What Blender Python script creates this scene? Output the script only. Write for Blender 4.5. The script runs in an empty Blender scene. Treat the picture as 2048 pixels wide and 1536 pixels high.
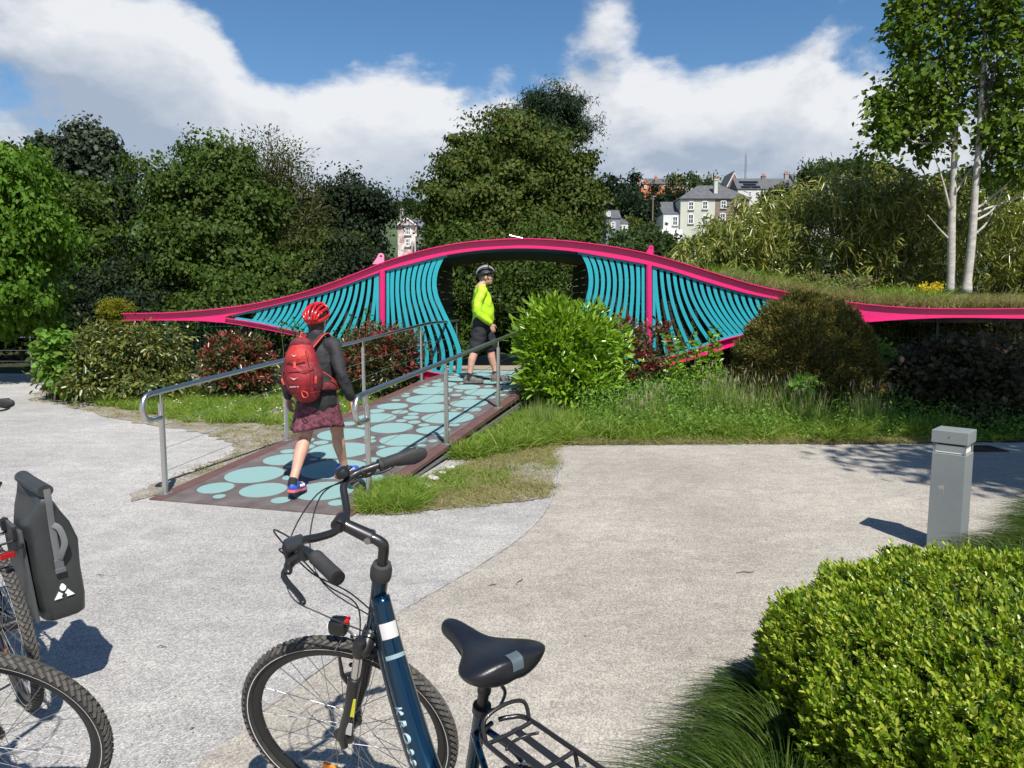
import bpy, bmesh, math, random
import numpy as np
from mathutils import Vector, Matrix

R = math.radians
S = bpy.context.scene
COL = S.collection
rng = np.random.default_rng(11)
random.seed(11)

# ------------------------------------------------------------------ camera
CAM_H, PITCH, FPX = 1.73, R(6.5), 1538.0
cam_d = bpy.data.cameras.new('camera')
cam = bpy.data.objects.new('camera', cam_d)
COL.objects.link(cam)
cam.location = (0, 0, CAM_H)
cam.rotation_euler = (R(90) - PITCH, 0, 0)
cam_d.sensor_width = 36.0
cam_d.lens = 36.0 * FPX / 2048.0
cam_d.clip_end = 4000
cam_d.clip_start = 0.05
S.camera = cam

# ------------------------------------------------------------------ sun, sky, exposure
SUN_AZ = Vector((0.30, -0.954, 0)).normalized()
SUN_EL = R(53)
S.view_settings.view_transform = 'Standard'
S.view_settings.look = 'None'
S.view_settings.exposure = 0.47
S.view_settings.gamma = 1.0
S.view_settings.use_curve_mapping = False
sun_d = bpy.data.lights.new('sun', 'SUN')
sun_d.energy = 5.0
sun_d.angle = R(0.55)
sun_d.color = (1.0, 0.955, 0.88)
sun = bpy.data.objects.new('sun', sun_d)
COL.objects.link(sun)
sun.location = (6, -18, 26)
sun.rotation_euler = Vector((-SUN_AZ.x * math.cos(SUN_EL), -SUN_AZ.y * math.cos(SUN_EL), -math.sin(SUN_EL))).to_track_quat('-Z', 'Y').to_euler()

world = bpy.data.worlds.new('World')
S.world = world
world.use_nodes = True


def make_world():
    nt = world.node_tree
    N, L = nt.nodes, nt.links
    N.clear()
    out = N.new('ShaderNodeOutputWorld')
    bg = N.new('ShaderNodeBackground')
    bg.inputs['Strength'].default_value = 0.085
    sky = N.new('ShaderNodeTexSky')
    sky.sky_type = 'NISHITA'
    sky.sun_disc = False
    sky.sun_elevation = SUN_EL
    sky.sun_rotation = math.atan2(SUN_AZ.x, SUN_AZ.y)
    sky.air_density = 1.0
    sky.dust_density = 0.3
    sky.ozone_density = 3.0
    tc = N.new('ShaderNodeTexCoord')

    def math_(op, a, b=None, clamp=False):
        n = N.new('ShaderNodeMath'); n.operation = op; n.use_clamp = clamp
        for i, v in enumerate((a, b)):
            if v is None:
                continue
            if isinstance(v, (int, float)):
                n.inputs[i].default_value = v
            else:
                L.new(v, n.inputs[i])
        return n.outputs[0]

    def vadd(vec):
        n = N.new('ShaderNodeVectorMath'); n.operation = 'ADD'
        L.new(tc.outputs['Generated'], n.inputs[0]); n.inputs[1].default_value = vec
        return n.outputs[0]

    def ray_dir(px, py):
        u = (px - 1024) / FPX; v = (py - 768) / FPX
        return Vector((u, math.cos(PITCH) - v * math.sin(PITCH), -math.sin(PITCH) - v * math.cos(PITCH))).normalized()

    sep = N.new('ShaderNodeSeparateXYZ'); L.new(tc.outputs['Generated'], sep.inputs[0])
    # cloud banks and the clear gaps between them: (direction, radius, amount)
    lumps = [((100, 60), .20, .24), ((340, 110), .12, .14), ((60, 200), .07, -.10), ((470, 60), .10, -.12), ((330, 300), .20, .26), ((560, 260), .20, .24), ((860, 220), .17, .30), ((640, 360), .2, .2),
             ((1220, 230), .18, .24), ((1450, 270), .16, .16), ((1700, 220), .20, .30), ((1400, 330), .25, .14), ((700, 20), .22, -.30), ((1000, 40), .20, -.22),
             ((1480, 40), .24, -.34), ((60, 240), .08, -.12),
             ((1230, 30), .06, .20), ((940, 60), .05, .14), ((1850, 30), .14, -.22), ((540, 110), .07, -.16)]

    def density(vec):
        m = N.new('ShaderNodeMapping'); m.inputs['Scale'].default_value = (1.0, 1.0, 1.75)
        L.new(vec, m.inputs[0])
        n1 = N.new('ShaderNodeTexNoise'); n1.inputs['Scale'].default_value = 5.2; n1.inputs['Detail'].default_value = 9
        n1.inputs['Roughness'].default_value = .56; n1.inputs['Distortion'].default_value = .25
        L.new(m.outputs[0], n1.inputs['Vector'])
        n2 = N.new('ShaderNodeTexNoise'); n2.inputs['Scale'].default_value = 17.0; n2.inputs['Detail'].default_value = 7; n2.inputs['Roughness'].default_value = .6
        L.new(m.outputs[0], n2.inputs['Vector'])
        acc = math_('ADD', n1.outputs[0], math_('MULTIPLY', math_('SUBTRACT', n2.outputs[0], .5), .30))
        for (p, r, a) in lumps:
            d = ray_dir(*p)
            dn = N.new('ShaderNodeVectorMath'); dn.operation = 'DISTANCE'
            L.new(vec, dn.inputs[0]); dn.inputs[1].default_value = d
            mr = N.new('ShaderNodeMapRange'); mr.interpolation_type = 'SMOOTHSTEP'
            mr.inputs['From Min'].default_value = r; mr.inputs['From Max'].default_value = 0
            mr.inputs['To Min'].default_value = 0; mr.inputs['To Max'].default_value = a
            L.new(dn.outputs['Value'], mr.inputs['Value'])
            acc = math_('ADD', acc, mr.outputs[0])
        # more cloud low down, less high up, all the way round
        s2 = N.new('ShaderNodeSeparateXYZ'); L.new(vec, s2.inputs[0])
        el = N.new('ShaderNodeMapRange'); el.inputs['From Min'].default_value = .02; el.inputs['From Max'].default_value = .55
        el.inputs['To Min'].default_value = .20; el.inputs['To Max'].default_value = -.10
        L.new(s2.outputs[2], el.inputs['Value'])
        return math_('ADD', acc, el.outputs[0])

    d0 = density(tc.outputs['Generated'])
    d1 = density(vadd((.015, -.03, .05)))
    cov = N.new('ShaderNodeMapRange'); cov.interpolation_type = 'SMOOTHSTEP'
    cov.inputs['From Min'].default_value = .50; cov.inputs['From Max'].default_value = .70
    L.new(d0, cov.inputs['Value'])
    shade = math_('SUBTRACT', d0, d1)
    sh = N.new('ShaderNodeMapRange'); sh.inputs['From Min'].default_value = -.15; sh.inputs['From Max'].default_value = .30
    L.new(shade, sh.inputs['Value'])
    thick = N.new('ShaderNodeMapRange'); thick.inputs['From Min'].default_value = .62; thick.inputs['From Max'].default_value = 1.05
    thick.inputs['To Min'].default_value = 1.0; thick.inputs['To Max'].default_value = .5
    L.new(d0, thick.inputs['Value'])
    lit = math_('MULTIPLY', sh.outputs[0], thick.outputs[0], True)
    ramp = N.new('ShaderNodeValToRGB')
    ramp.color_ramp.elements[0].color = (3.4, 4.0, 5.0, 1); ramp.color_ramp.elements[0].position = 0.12
    ramp.color_ramp.elements[1].color = (7.4, 7.5, 7.7, 1); ramp.color_ramp.elements[1].position = .72
    e = ramp.color_ramp.elements.new(.42); e.color = (5.2, 5.6, 6.2, 1)
    L.new(lit, ramp.inputs[0])
    hsv = N.new('ShaderNodeHueSaturation'); hsv.inputs['Saturation'].default_value = 1.2; hsv.inputs['Value'].default_value = 1.0
    L.new(sky.outputs[0], hsv.inputs['Color'])
    mix = N.new('ShaderNodeMix'); mix.data_type = 'RGBA'
    L.new(math_('MULTIPLY', cov.outputs[0], .96), mix.inputs['Factor'])
    L.new(hsv.outputs[0], mix.inputs[6]); L.new(ramp.outputs[0], mix.inputs[7])
    L.new(mix.outputs[2], bg.inputs[0]); L.new(bg.outputs[0], out.inputs[0])


make_world()


# ------------------------------------------------------------------ pixels of the photograph to places
def ray(px, py):
    u = (px - 1024) / FPX; v = (py - 768) / FPX
    return Vector((u, math.cos(PITCH) - v * math.sin(PITCH), -math.sin(PITCH) - v * math.cos(PITCH)))


def G(px, py, z=0.0):
    d = ray(px, py); t = (z - CAM_H) / d.z
    return Vector((d.x * t, d.y * t, z))


def AY(px, py, Y):
    d = ray(px, py); t = Y / d.y
    return Vector((d.x * t, Y, CAM_H + d.z * t))


# ------------------------------------------------------------------ objects
def obj(name, me, mat, parent=None, kind=None):
    o = bpy.data.objects.new(name, me)
    COL.objects.link(o)
    if mat is not None and not me.materials:
        me.materials.append(mat)
    if parent is not None:
        o.parent = parent
    if kind:
        o['kind'] = kind
    return o


def tag(o, label, cat, group=None):
    o['label'] = label; o['category'] = cat
    if group:
        o['group'] = group
    return o


def thing(name, label, cat, loc=(0, 0, 0), rz=0.0, group=None):
    o = bpy.data.objects.new(name, None)
    COL.objects.link(o)
    o.empty_display_size = .1
    o.location = loc; o.rotation_euler = (0, 0, rz)
    return tag(o, label, cat, group)


def copy_tree(o, parent=None):
    c = o.copy(); COL.objects.link(c); c.parent = parent
    for ch in list(o.children):
        copy_tree(ch, c)
    return c


class MB:
    """collects solid shapes; build() links them as ONE mesh object"""

    def __init__(s):
        s.v = []; s.f = []

    def add(s, vs, fs):
        b = len(s.v)
        s.v += [tuple(p) for p in vs]
        s.f += [tuple(i + b for i in f) for f in fs]
        return s

    def box(s, c, d, rot=None, bev=0.0):
        c = Vector(c); hx, hy, hz = d[0] / 2, d[1] / 2, d[2] / 2
        if bev <= 0:
            vs = [Vector((x, y, z)) for x in (-hx, hx) for y in (-hy, hy) for z in (-hz, hz)]
            fs = [(0, 1, 3, 2), (4, 6, 7, 5), (0, 4, 5, 1), (2, 3, 7, 6), (0, 2, 6, 4), (1, 5, 7, 3)]
        else:
            bm = bmesh.new(); bmesh.ops.create_cube(bm, size=1)
            bmesh.ops.scale(bm, vec=d, verts=bm.verts)
            bmesh.ops.bevel(bm, geom=bm.edges[:], offset=bev, segments=2, affect='EDGES', profile=.6)
            bm.verts.index_update()
            vs = [v.co.copy() for v in bm.verts]; fs = [[v.index for v in f.verts] for f in bm.faces]
            bm.free()
        if rot is not None:
            vs = [rot @ v for v in vs]
        return s.add([c + v for v in vs], fs)

    def tube(s, pts, rad, n=8, caps=True, up=None, round_end=False):
        pts = [Vector(p) for p in pts]
        m = len(pts)
        if not isinstance(rad, (list, tuple)):
            rad = [rad] * m
        rad = [(r, r) if not isinstance(r, (list, tuple)) else r for r in rad]
        T = []
        for i in range(m):
            t = pts[min(i + 1, m - 1)] - pts[max(i - 1, 0)]
            T.append(t.normalized() if t.length > 1e-9 else Vector((0, 0, 1)))
        u0 = Vector(up) if up is not None else (Vector((0, 0, 1)) if abs(T[0].z) < .9 else Vector((1, 0, 0)))
        vs = []
        a = (u0 - T[0] * u0.dot(T[0])).normalized()
        for i in range(m):
            if i:
                a = a - T[i] * a.dot(T[i])
                a = a.normalized() if a.length > 1e-6 else T[i].orthogonal().normalized()
            b = T[i].cross(a)
            for k in range(n):
                th = 2 * math.pi * k / n
                vs.append(pts[i] + a * (math.cos(th) * rad[i][1]) + b * (math.sin(th) * rad[i][0]))
        fs = []
        for i in range(m - 1):
            for k in range(n):
                k2 = (k + 1) % n
                fs.append((i * n + k, (i + 1) * n + k, (i + 1) * n + k2, i * n + k2))
        if caps:
            fs.append(tuple(range(n)))
            fs.append(tuple((m - 1) * n + k for k in range(n - 1, -1, -1)))
        return s.add(vs, fs)

    def chain(s, pts, rad, n=12, steps=5):
        """tapered limb with rounded ends"""
        pts = [Vector(p) for p in pts]
        rad = [(r, r) if not isinstance(r, (list, tuple)) else r for r in rad]
        P, Q = [], []
        d0 = (pts[1] - pts[0]).normalized(); d1 = (pts[-1] - pts[-2]).normalized()
        for a in (80, 60, 35):
            P.append(pts[0] - d0 * max(rad[0]) * math.sin(R(a)) * .8); Q.append((rad[0][0] * math.cos(R(a)), rad[0][1] * math.cos(R(a))))
        for i in range(len(pts) - 1):
            for k in range(steps):
                t = k / steps
                P.append(catmull(pts, i, t)); Q.append((rad[i][0] * (1 - t) + rad[i + 1][0] * t, rad[i][1] * (1 - t) + rad[i + 1][1] * t))
        P.append(pts[-1]); Q.append(rad[-1])
        for a in (35, 60, 80):
            P.append(pts[-1] + d1 * max(rad[-1]) * math.sin(R(a)) * .8); Q.append((rad[-1][0] * math.cos(R(a)), rad[-1][1] * math.cos(R(a))))
        return s.tube(P, Q, n, True, up=(0, 1, 0) if abs(d0.y) < .9 else (0, 0, 1))

    def ellipsoid(s, c, r, nu=16, nv=10, rot=None, z0=-1.0):
        c = Vector(c); vs = []; fs = []
        for j in range(nv + 1):
            zz = z0 + (1 - z0) * j / nv
            ph = math.asin(max(-1, min(1, zz)))
            for i in range(nu):
                th = 2 * math.pi * i / nu
                v = Vector((math.cos(ph) * math.cos(th) * r[0], math.cos(ph) * math.sin(th) * r[1], math.sin(ph) * r[2]))
                vs.append(c + (rot @ v if rot is not None else v))
        for j in range(nv):
            for i in range(nu):
                i2 = (i + 1) % nu
                fs.append((j * nu + i, j * nu + i2, (j + 1) * nu + i2, (j + 1) * nu + i))
        fs.append(tuple(range(nu - 1, -1, -1)))
        return s.add(vs, fs)

    def lathe(s, prof, M=None, n=24, closed=False):
        """profile of (radius, height) turned about local z, placed by matrix M"""
        M = M or Matrix(); vs = []; fs = []
        for (r, h) in prof:
            for k in range(n):
                th = 2 * math.pi * k / n
                vs.append(M @ Vector((r * math.cos(th), r * math.sin(th), h)))
        m = len(prof)
        for i in range(m if closed else m - 1):
            i2 = (i + 1) % m
            for k in range(n):
                k2 = (k + 1) % n
                fs.append((i * n + k, i * n + k2, i2 * n + k2, i2 * n + k))
        if not closed:
            fs.append(tuple(range(n - 1, -1, -1))); fs.append(tuple((m - 1) * n + k for k in range(n)))
        return s.add(vs, fs)

    def prism(s, poly, M, t):
        """2-D outline (local x,y) extruded by t along local z"""
        n = len(poly)
        vs = [M @ Vector((x, y, 0)) for x, y in poly] + [M @ Vector((x, y, t)) for x, y in poly]
        fs = [tuple(range(n - 1, -1, -1)), tuple(range(n, 2 * n))]
        for i in range(n):
            j = (i + 1) % n
            fs.append((i, j, n + j, n + i))
        return s.add(vs, fs)

    def mesh(s, name='part', smooth=False, recalc=True):
        me = bpy.data.meshes.new(name)
        me.from_pydata(s.v, [], s.f)
        if recalc:
            bm = bmesh.new(); bm.from_mesh(me); bmesh.ops.recalc_face_normals(bm, faces=bm.faces); bm.to_mesh(me); bm.free()
        if smooth:
            me.polygons.foreach_set('use_smooth', [True] * len(me.polygons))
            if smooth != 'all':
                me.set_sharp_from_angle(angle=R(38))
        me.update()
        return me

    def build(s, name, mat, parent=None, smooth=False, kind=None):
        return obj(name, s.mesh(name, smooth), mat, parent, kind)


def catmull(p, i, t):
    a = p[max(i - 1, 0)]; b = p[i]; c = p[i + 1]; d = p[min(i + 2, len(p) - 1)]
    return 0.5 * ((2 * b) + (c - a) * t + (2 * a - 5 * b + 4 * c - d) * t * t + (3 * b - a - 3 * c + d) * t ** 3)


def curve_pts(pts, k=6):
    pts = [Vector(p) for p in pts]
    o = [catmull(pts, i, j / k) for i in range(len(pts) - 1) for j in range(k)]
    return o + [pts[-1]]


def raw_mesh(name, V, F):
    """numpy arrays: V (n,3), F (m,k)"""
    me = bpy.data.meshes.new(name)
    n, (m, k) = len(V), F.shape
    me.vertices.add(n); me.vertices.foreach_set('co', np.ascontiguousarray(V, dtype=np.float32).ravel())
    me.loops.add(m * k); me.loops.foreach_set('vertex_index', np.ascontiguousarray(F, dtype=np.int32).ravel())
    me.polygons.add(m); me.polygons.foreach_set('loop_start', np.arange(0, m * k, k, dtype=np.int32))
    me.update(calc_edges=True)
    return me


def evaluated(o, name):
    dg = bpy.context.evaluated_depsgraph_get(); dg.update()
    me = bpy.data.meshes.new_from_object(o.evaluated_get(dg))
    me.name = name
    return me


def melt(mb, name, mat, parent, voxel=.008, smooth=6):
    """one continuous skin over overlapping limbs"""
    o = bpy.data.objects.new('tmp', mb.mesh('tmp')); COL.objects.link(o)
    m = o.modifiers.new('r', 'REMESH'); m.mode = 'VOXEL'; m.voxel_size = voxel
    m2 = o.modifiers.new('s', 'SMOOTH'); m2.iterations = smooth; m2.factor = .5
    me = evaluated(o, name)
    bpy.data.objects.remove(o)
    me.polygons.foreach_set('use_smooth', [True] * len(me.polygons))
    return obj(name, me, mat, parent)


def text_mesh(body, size, M, extrude=.0006, space=1.0, shear=0.0):
    cu = bpy.data.curves.new('txt', 'FONT'); cu.body = body; cu.size = size; cu.extrude = extrude
    cu.align_x = 'CENTER'; cu.align_y = 'CENTER'; cu.space_character = space; cu.shear = shear
    o = bpy.data.objects.new('tmp', cu); COL.objects.link(o)
    me = evaluated(o, 'lettering')
    bpy.data.objects.remove(o)
    me.transform(M)
    me.materials.clear()
    return me


# ------------------------------------------------------------------ materials
MATS = {}


def M_(name, col, rough=.6, metal=0.0, col2=None, scale=12.0, bump=0.0, bscale=None, coat=0.0, detail=5, spec=.5, lo=.35, hi=.65, aniso=None, trans=0.0):
    if name in MATS:
        return MATS[name]
    m = bpy.data.materials.new(name); m.use_nodes = True; MATS[name] = m
    nt = m.node_tree; N, L = nt.nodes, nt.links
    p = N['Principled BSDF']
    p.inputs['Base Color'].default_value = (*col, 1); p.inputs['Roughness'].default_value = rough
    p.inputs['Metallic'].default_value = metal; p.inputs['Coat Weight'].default_value = coat
    p.inputs['Specular IOR Level'].default_value = spec
    p.inputs['Transmission Weight'].default_value = trans
    if coat:
        p.inputs['Coat Roughness'].default_value = .08
    tc = N.new('ShaderNodeTexCoord')
    mp = N.new('ShaderNodeMapping'); L.new(tc.outputs['Object'], mp.inputs[0])
    if aniso:
        mp.inputs['Scale'].default_value = aniso
    if col2 is not None:
        n = N.new('ShaderNodeTexNoise'); n.inputs['Scale'].default_value = scale; n.inputs['Detail'].default_value = detail
        n.inputs['Roughness'].default_value = .6
        L.new(mp.outputs[0], n.inputs['Vector'])
        r = N.new('ShaderNodeValToRGB')
        r.color_ramp.elements[0].position = lo; r.color_ramp.elements[0].color = (*col, 1)
        r.color_ramp.elements[1].position = hi; r.color_ramp.elements[1].color = (*col2, 1)
        L.new(n.outputs[0], r.inputs[0]); L.new(r.outputs[0], p.inputs['Base Color'])
    if bump:
        n = N.new('ShaderNodeTexNoise'); n.inputs['Scale'].default_value = bscale or scale * 3; n.inputs['Detail'].default_value = 6
        L.new(mp.outputs[0], n.inputs['Vector'])
        b = N.new('ShaderNodeBump'); b.inputs['Strength'].default_value = bump; b.inputs['Distance'].default_value = .02
        L.new(n.outputs[0], b.inputs['Height']); L.new(b.outputs[0], p.inputs['Normal'])
    return m


def leaf_mat(name, cols, rough=.55, transl=.25, spec=.15):
    """leaf colours spread leaf by leaf"""
    if name in MATS:
        return MATS[name]
    m = bpy.data.materials.new(name); m.use_nodes = True; MATS[name] = m
    nt = m.node_tree; N, L = nt.nodes, nt.links
    p = N['Principled BSDF']; out = N['Material Output']
    p.inputs['Roughness'].default_value = rough; p.inputs['Specular IOR Level'].default_value = spec
    g = N.new('ShaderNodeNewGeometry')
    r = N.new('ShaderNodeValToRGB'); cr = r.color_ramp
    k = len(cols)
    cr.elements[0].color = (*cols[0], 1); cr.elements[0].position = 0
    cr.elements[1].color = (*cols[-1], 1); cr.elements[1].position = 1
    for i in range(1, k - 1):
        e = cr.elements.new(i / (k - 1)); e.color = (*cols[i], 1)
    L.new(g.outputs['Random Per Island'], r.inputs[0]); L.new(r.outputs[0], p.inputs['Base Color'])
    t = N.new('ShaderNodeBsdfTranslucent')
    h = N.new('ShaderNodeHueSaturation'); h.inputs['Hue'].default_value = .485; h.inputs['Value'].default_value = 1.5; h.inputs['Saturation'].default_value = 1.1
    L.new(r.outputs[0], h.inputs['Color']); L.new(h.outputs[0], t.inputs['Color'])
    mx = N.new('ShaderNodeMixShader'); mx.inputs[0].default_value = transl
    L.new(p.outputs[0], mx.inputs[1]); L.new(t.outputs[0], mx.inputs[2]); L.new(mx.outputs[0], out.inputs[0])
    return m


# ------------------------------------------------------------------ leaves and blades (numpy)
def unit(a):
    return a / np.maximum(np.linalg.norm(a, axis=1, keepdims=True), 1e-9)


def rand_dir(n, g):
    return unit(g.normal(size=(n, 3)))


def leaf_arrays(P, D, Ln, W, g, fold=.12, droop=0.0, six=False, side=None):
    n = len(P)
    Ln = np.broadcast_to(Ln, n)[:, None]; W = np.broadcast_to(W, n)[:, None]
    s = side if side is not None else np.cross(D, rand_dir(n, g)); s = unit(s)
    nn = np.cross(s, D)
    dz = np.array([0, 0, -1.0])[None, :]
    tip = P + D * Ln + dz * Ln * droop
    if not six:
        a = P + D * Ln * .42 + s * W * .5 + nn * W * fold + dz * Ln * droop * .2
        b = P + D * Ln * .42 - s * W * .5 + nn * W * fold + dz * Ln * droop * .2
        V = np.stack([P, a, tip, b], 1).reshape(-1, 3)
        i = np.arange(n)[:, None] * 4
        F = np.concatenate([i + np.array([[0, 1, 2]]), i + np.array([[0, 2, 3]])], 0)
        return V, F
    a1 = P + D * Ln * .28 + s * W * .42 + nn * W * fold; a2 = P + D * Ln * .68 + s * W * .45 + nn * W * fold + dz * Ln * droop * .5
    b1 = P + D * Ln * .28 - s * W * .42 + nn * W * fold; b2 = P + D * Ln * .68 - s * W * .45 + nn * W * fold + dz * Ln * droop * .5
    V = np.stack([P, a1, a2, tip, b2, b1], 1).reshape(-1, 3)
    i = np.arange(n)[:, None] * 6
    F = np.concatenate([i + np.array([[0, 1, 2, 3]]), i + np.array([[0, 3, 4, 5]])], 0)
    return V, F


def blade_arrays(P, D, Ln, W, g, droop=.35, seg=3):
    """grass blades: strips that bend over. P base, D lean direction, seg segments"""
    n = len(P)
    Ln = np.broadcast_to(Ln, n)[:, None]; W = np.broadcast_to(W, n)[:, None]
    s = unit(np.cross(D, np.array([[0, 0, 1.0]])) + g.normal(size=(n, 3)) * .5)
    rows = []
    for k in range(seg + 1):
        t = k / seg
        c = P + D * Ln * t; c = c + np.array([[0, 0, -1.0]]) * Ln * droop * t * t
        h = D * np.array([[1, 1, 0]]); c = c + h * Ln * droop * t * t * .8
        w = W * (1 - t) * .5 + W * .04
        rows += [c - s * w, c + s * w]
    k2 = 2 * (seg + 1)
    V = np.stack(rows, 1).reshape(-1, 3)
    i = np.arange(n)[:, None] * k2
    F = np.concatenate([i + np.array([[2 * k, 2 * k + 1, 2 * k + 3, 2 * k + 2]]) for k in range(seg)], 0)
    return V, F


def join_arrays(lst):
    V = []; F = []; b = 0
    for v, f in lst:
        V.append(v); F.append(f + b); b += len(v)
    return np.concatenate(V), np.concatenate(F)


def crown_points(blobs, nclump, g, shell=.62, over=.08, jit=.10):
    """clump centres through a union of ellipsoids; returns centres and outward directions"""
    w = np.array([b[1][0] * b[1][2] + b[1][0] * b[1][1] for b in blobs]); w = w / w.sum()
    idx = g.choice(len(blobs), size=nclump, p=w)
    C = np.array([b[0] for b in blobs])[idx]; Rr = np.array([b[1] for b in blobs])[idx]
    d = rand_dir(nclump, g)
    rad = shell + (1 + over - shell) * np.sqrt(g.random(nclump))
    rad *= 1 + jit * g.normal(size=nclump)
    return C + d * Rr * rad[:, None], d


def foliage(blobs, nclump, nleaf, ln, wd, cr, g, shell=.62, flat=.6, updir=.15, droop=.1, six=False, spread=.9, over=.08, dome=False):
    C, O = crown_points(blobs, nclump, g, shell, over, .17 if dome else .10)
    n = nclump * nleaf
    cs = cr * ((.45 + 1.0 * g.random(nclump) ** 1.5) if dome else (.6 + .8 * g.random(nclump)))
    if dome:
        dd = rand_dir(n, g); dd[:, 2] = np.where(dd[:, 2] < -.25, -dd[:, 2] * .8, dd[:, 2])
        off = dd * (np.repeat(cs, nleaf) * (.45 + .62 * np.sqrt(g.random(n))))[:, None]
        off[:, 2] *= np.repeat(flat * (.7 + .6 * g.random(nclump)), nleaf)
        tl = np.repeat(g.normal(size=(nclump, 2)) * .35, nleaf, 0); off[:, 2] += off[:, 0] * tl[:, 0] + off[:, 1] * tl[:, 1]
        off += g.normal(size=(n, 3)) * np.repeat(cs, nleaf)[:, None] * .10
    else:
        off = g.normal(size=(n, 3)) * np.repeat(cs, nleaf)[:, None] * np.array([[.55, .55, .55 * flat]])
    P = np.repeat(C, nleaf, 0) + off
    Od = np.repeat(O, nleaf, 0)
    D = unit(Od * .7 + unit(off + 1e-6) * .5 + rand_dir(n, g) * spread + np.array([[0, 0, updir]]))
    sz = (.7 + .6 * g.random(n))
    # leaves lie roughly flat to the light: side vector mostly horizontal
    side = np.cross(D, unit(np.array([[0, 0, 1.0]]) + rand_dir(n, g) * (.6 if dome else .9) + Od * .4))
    if dome:
        # leaves lie like shingles on each bough: faces turned outward from the clump
        nr = unit(unit(off) + Od * .2 + rand_dir(n, g) * .85 + np.array([[0, 0, .25]]))
        D = unit(np.cross(nr, rand_dir(n, g)) + np.array([[0, 0, -.35]])); side = np.cross(D, nr)
    V, F = leaf_arrays(P, D, ln * sz, wd * sz, g, droop=droop, six=six, side=side)
    return V, F, C


def limbs(mb, base, top, r0, r1, C, g, nl=10, wob=.04, n=8):
    base = Vector(base); top = Vector(top)
    h = (top - base).length
    tr = [base.lerp(top, t) + Vector((g.normal() * wob * h * .3 * (t > 0), g.normal() * wob * h * .3 * (t > 0), 0)) for t in (0, .2, .4, .6, .8, 1)]
    cp = curve_pts(tr, 3)
    mb.tube(cp, [r0 + (r1 - r0) * i / (len(cp) - 1) for i in range(len(cp))], n)
    for k in range(nl):
        t = Vector(C[int(g.integers(len(C)))])
        u = .25 + .7 * g.random()
        i = int(u * (len(cp) - 1)); s = cp[i]
        rr = (r0 + (r1 - r0) * u) * .5
        mid = s.lerp(t, .5) + Vector((0, 0, .06 * (t - s).length)) + Vector(g.normal(size=3)) * .05 * (t - s).length
        q = curve_pts([s, mid, t], 4)
        mb.tube(q, [rr * (1 - .8 * j / (len(q) - 1)) for j in range(len(q))], 6)


def pxblob(px, py, rx, ry, Y, dz=None):
    c = AY(px, py, Y); k = Y / FPX
    return (np.array(c), np.array([rx * k, (dz if dz is not None else rx * k * .9), ry * k]))


def tree(name, label, cat, group, base, blobs, nclump, nleaf, ln, wd, cr, mat, bark, r0=.2, top=None, nl=12, seed=1, **kw):
    g = np.random.default_rng(seed)
    t = thing(name, label, cat, base, 0, group)
    b = Vector(base)
    V, F, C = foliage(blobs, nclump, nleaf, ln, wd, cr, g, **kw)
    if top is None:
        zz = max(bb[0][2] - bb[1][2] * .3 for bb in blobs)
        cx = np.mean([bb[0][0] for bb in blobs]); cy = np.mean([bb[0][1] for bb in blobs])
        top = (cx, cy, zz)
    mb = MB(); limbs(mb, (0, 0, 0), Vector(top) - b, r0, r0 * .25, C - np.array(b), g, nl)
    mb.build('trunk', bark, t, smooth='all')
    obj('crown', raw_mesh('crown', V - np.array(b), F), mat, t)
    return t
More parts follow.
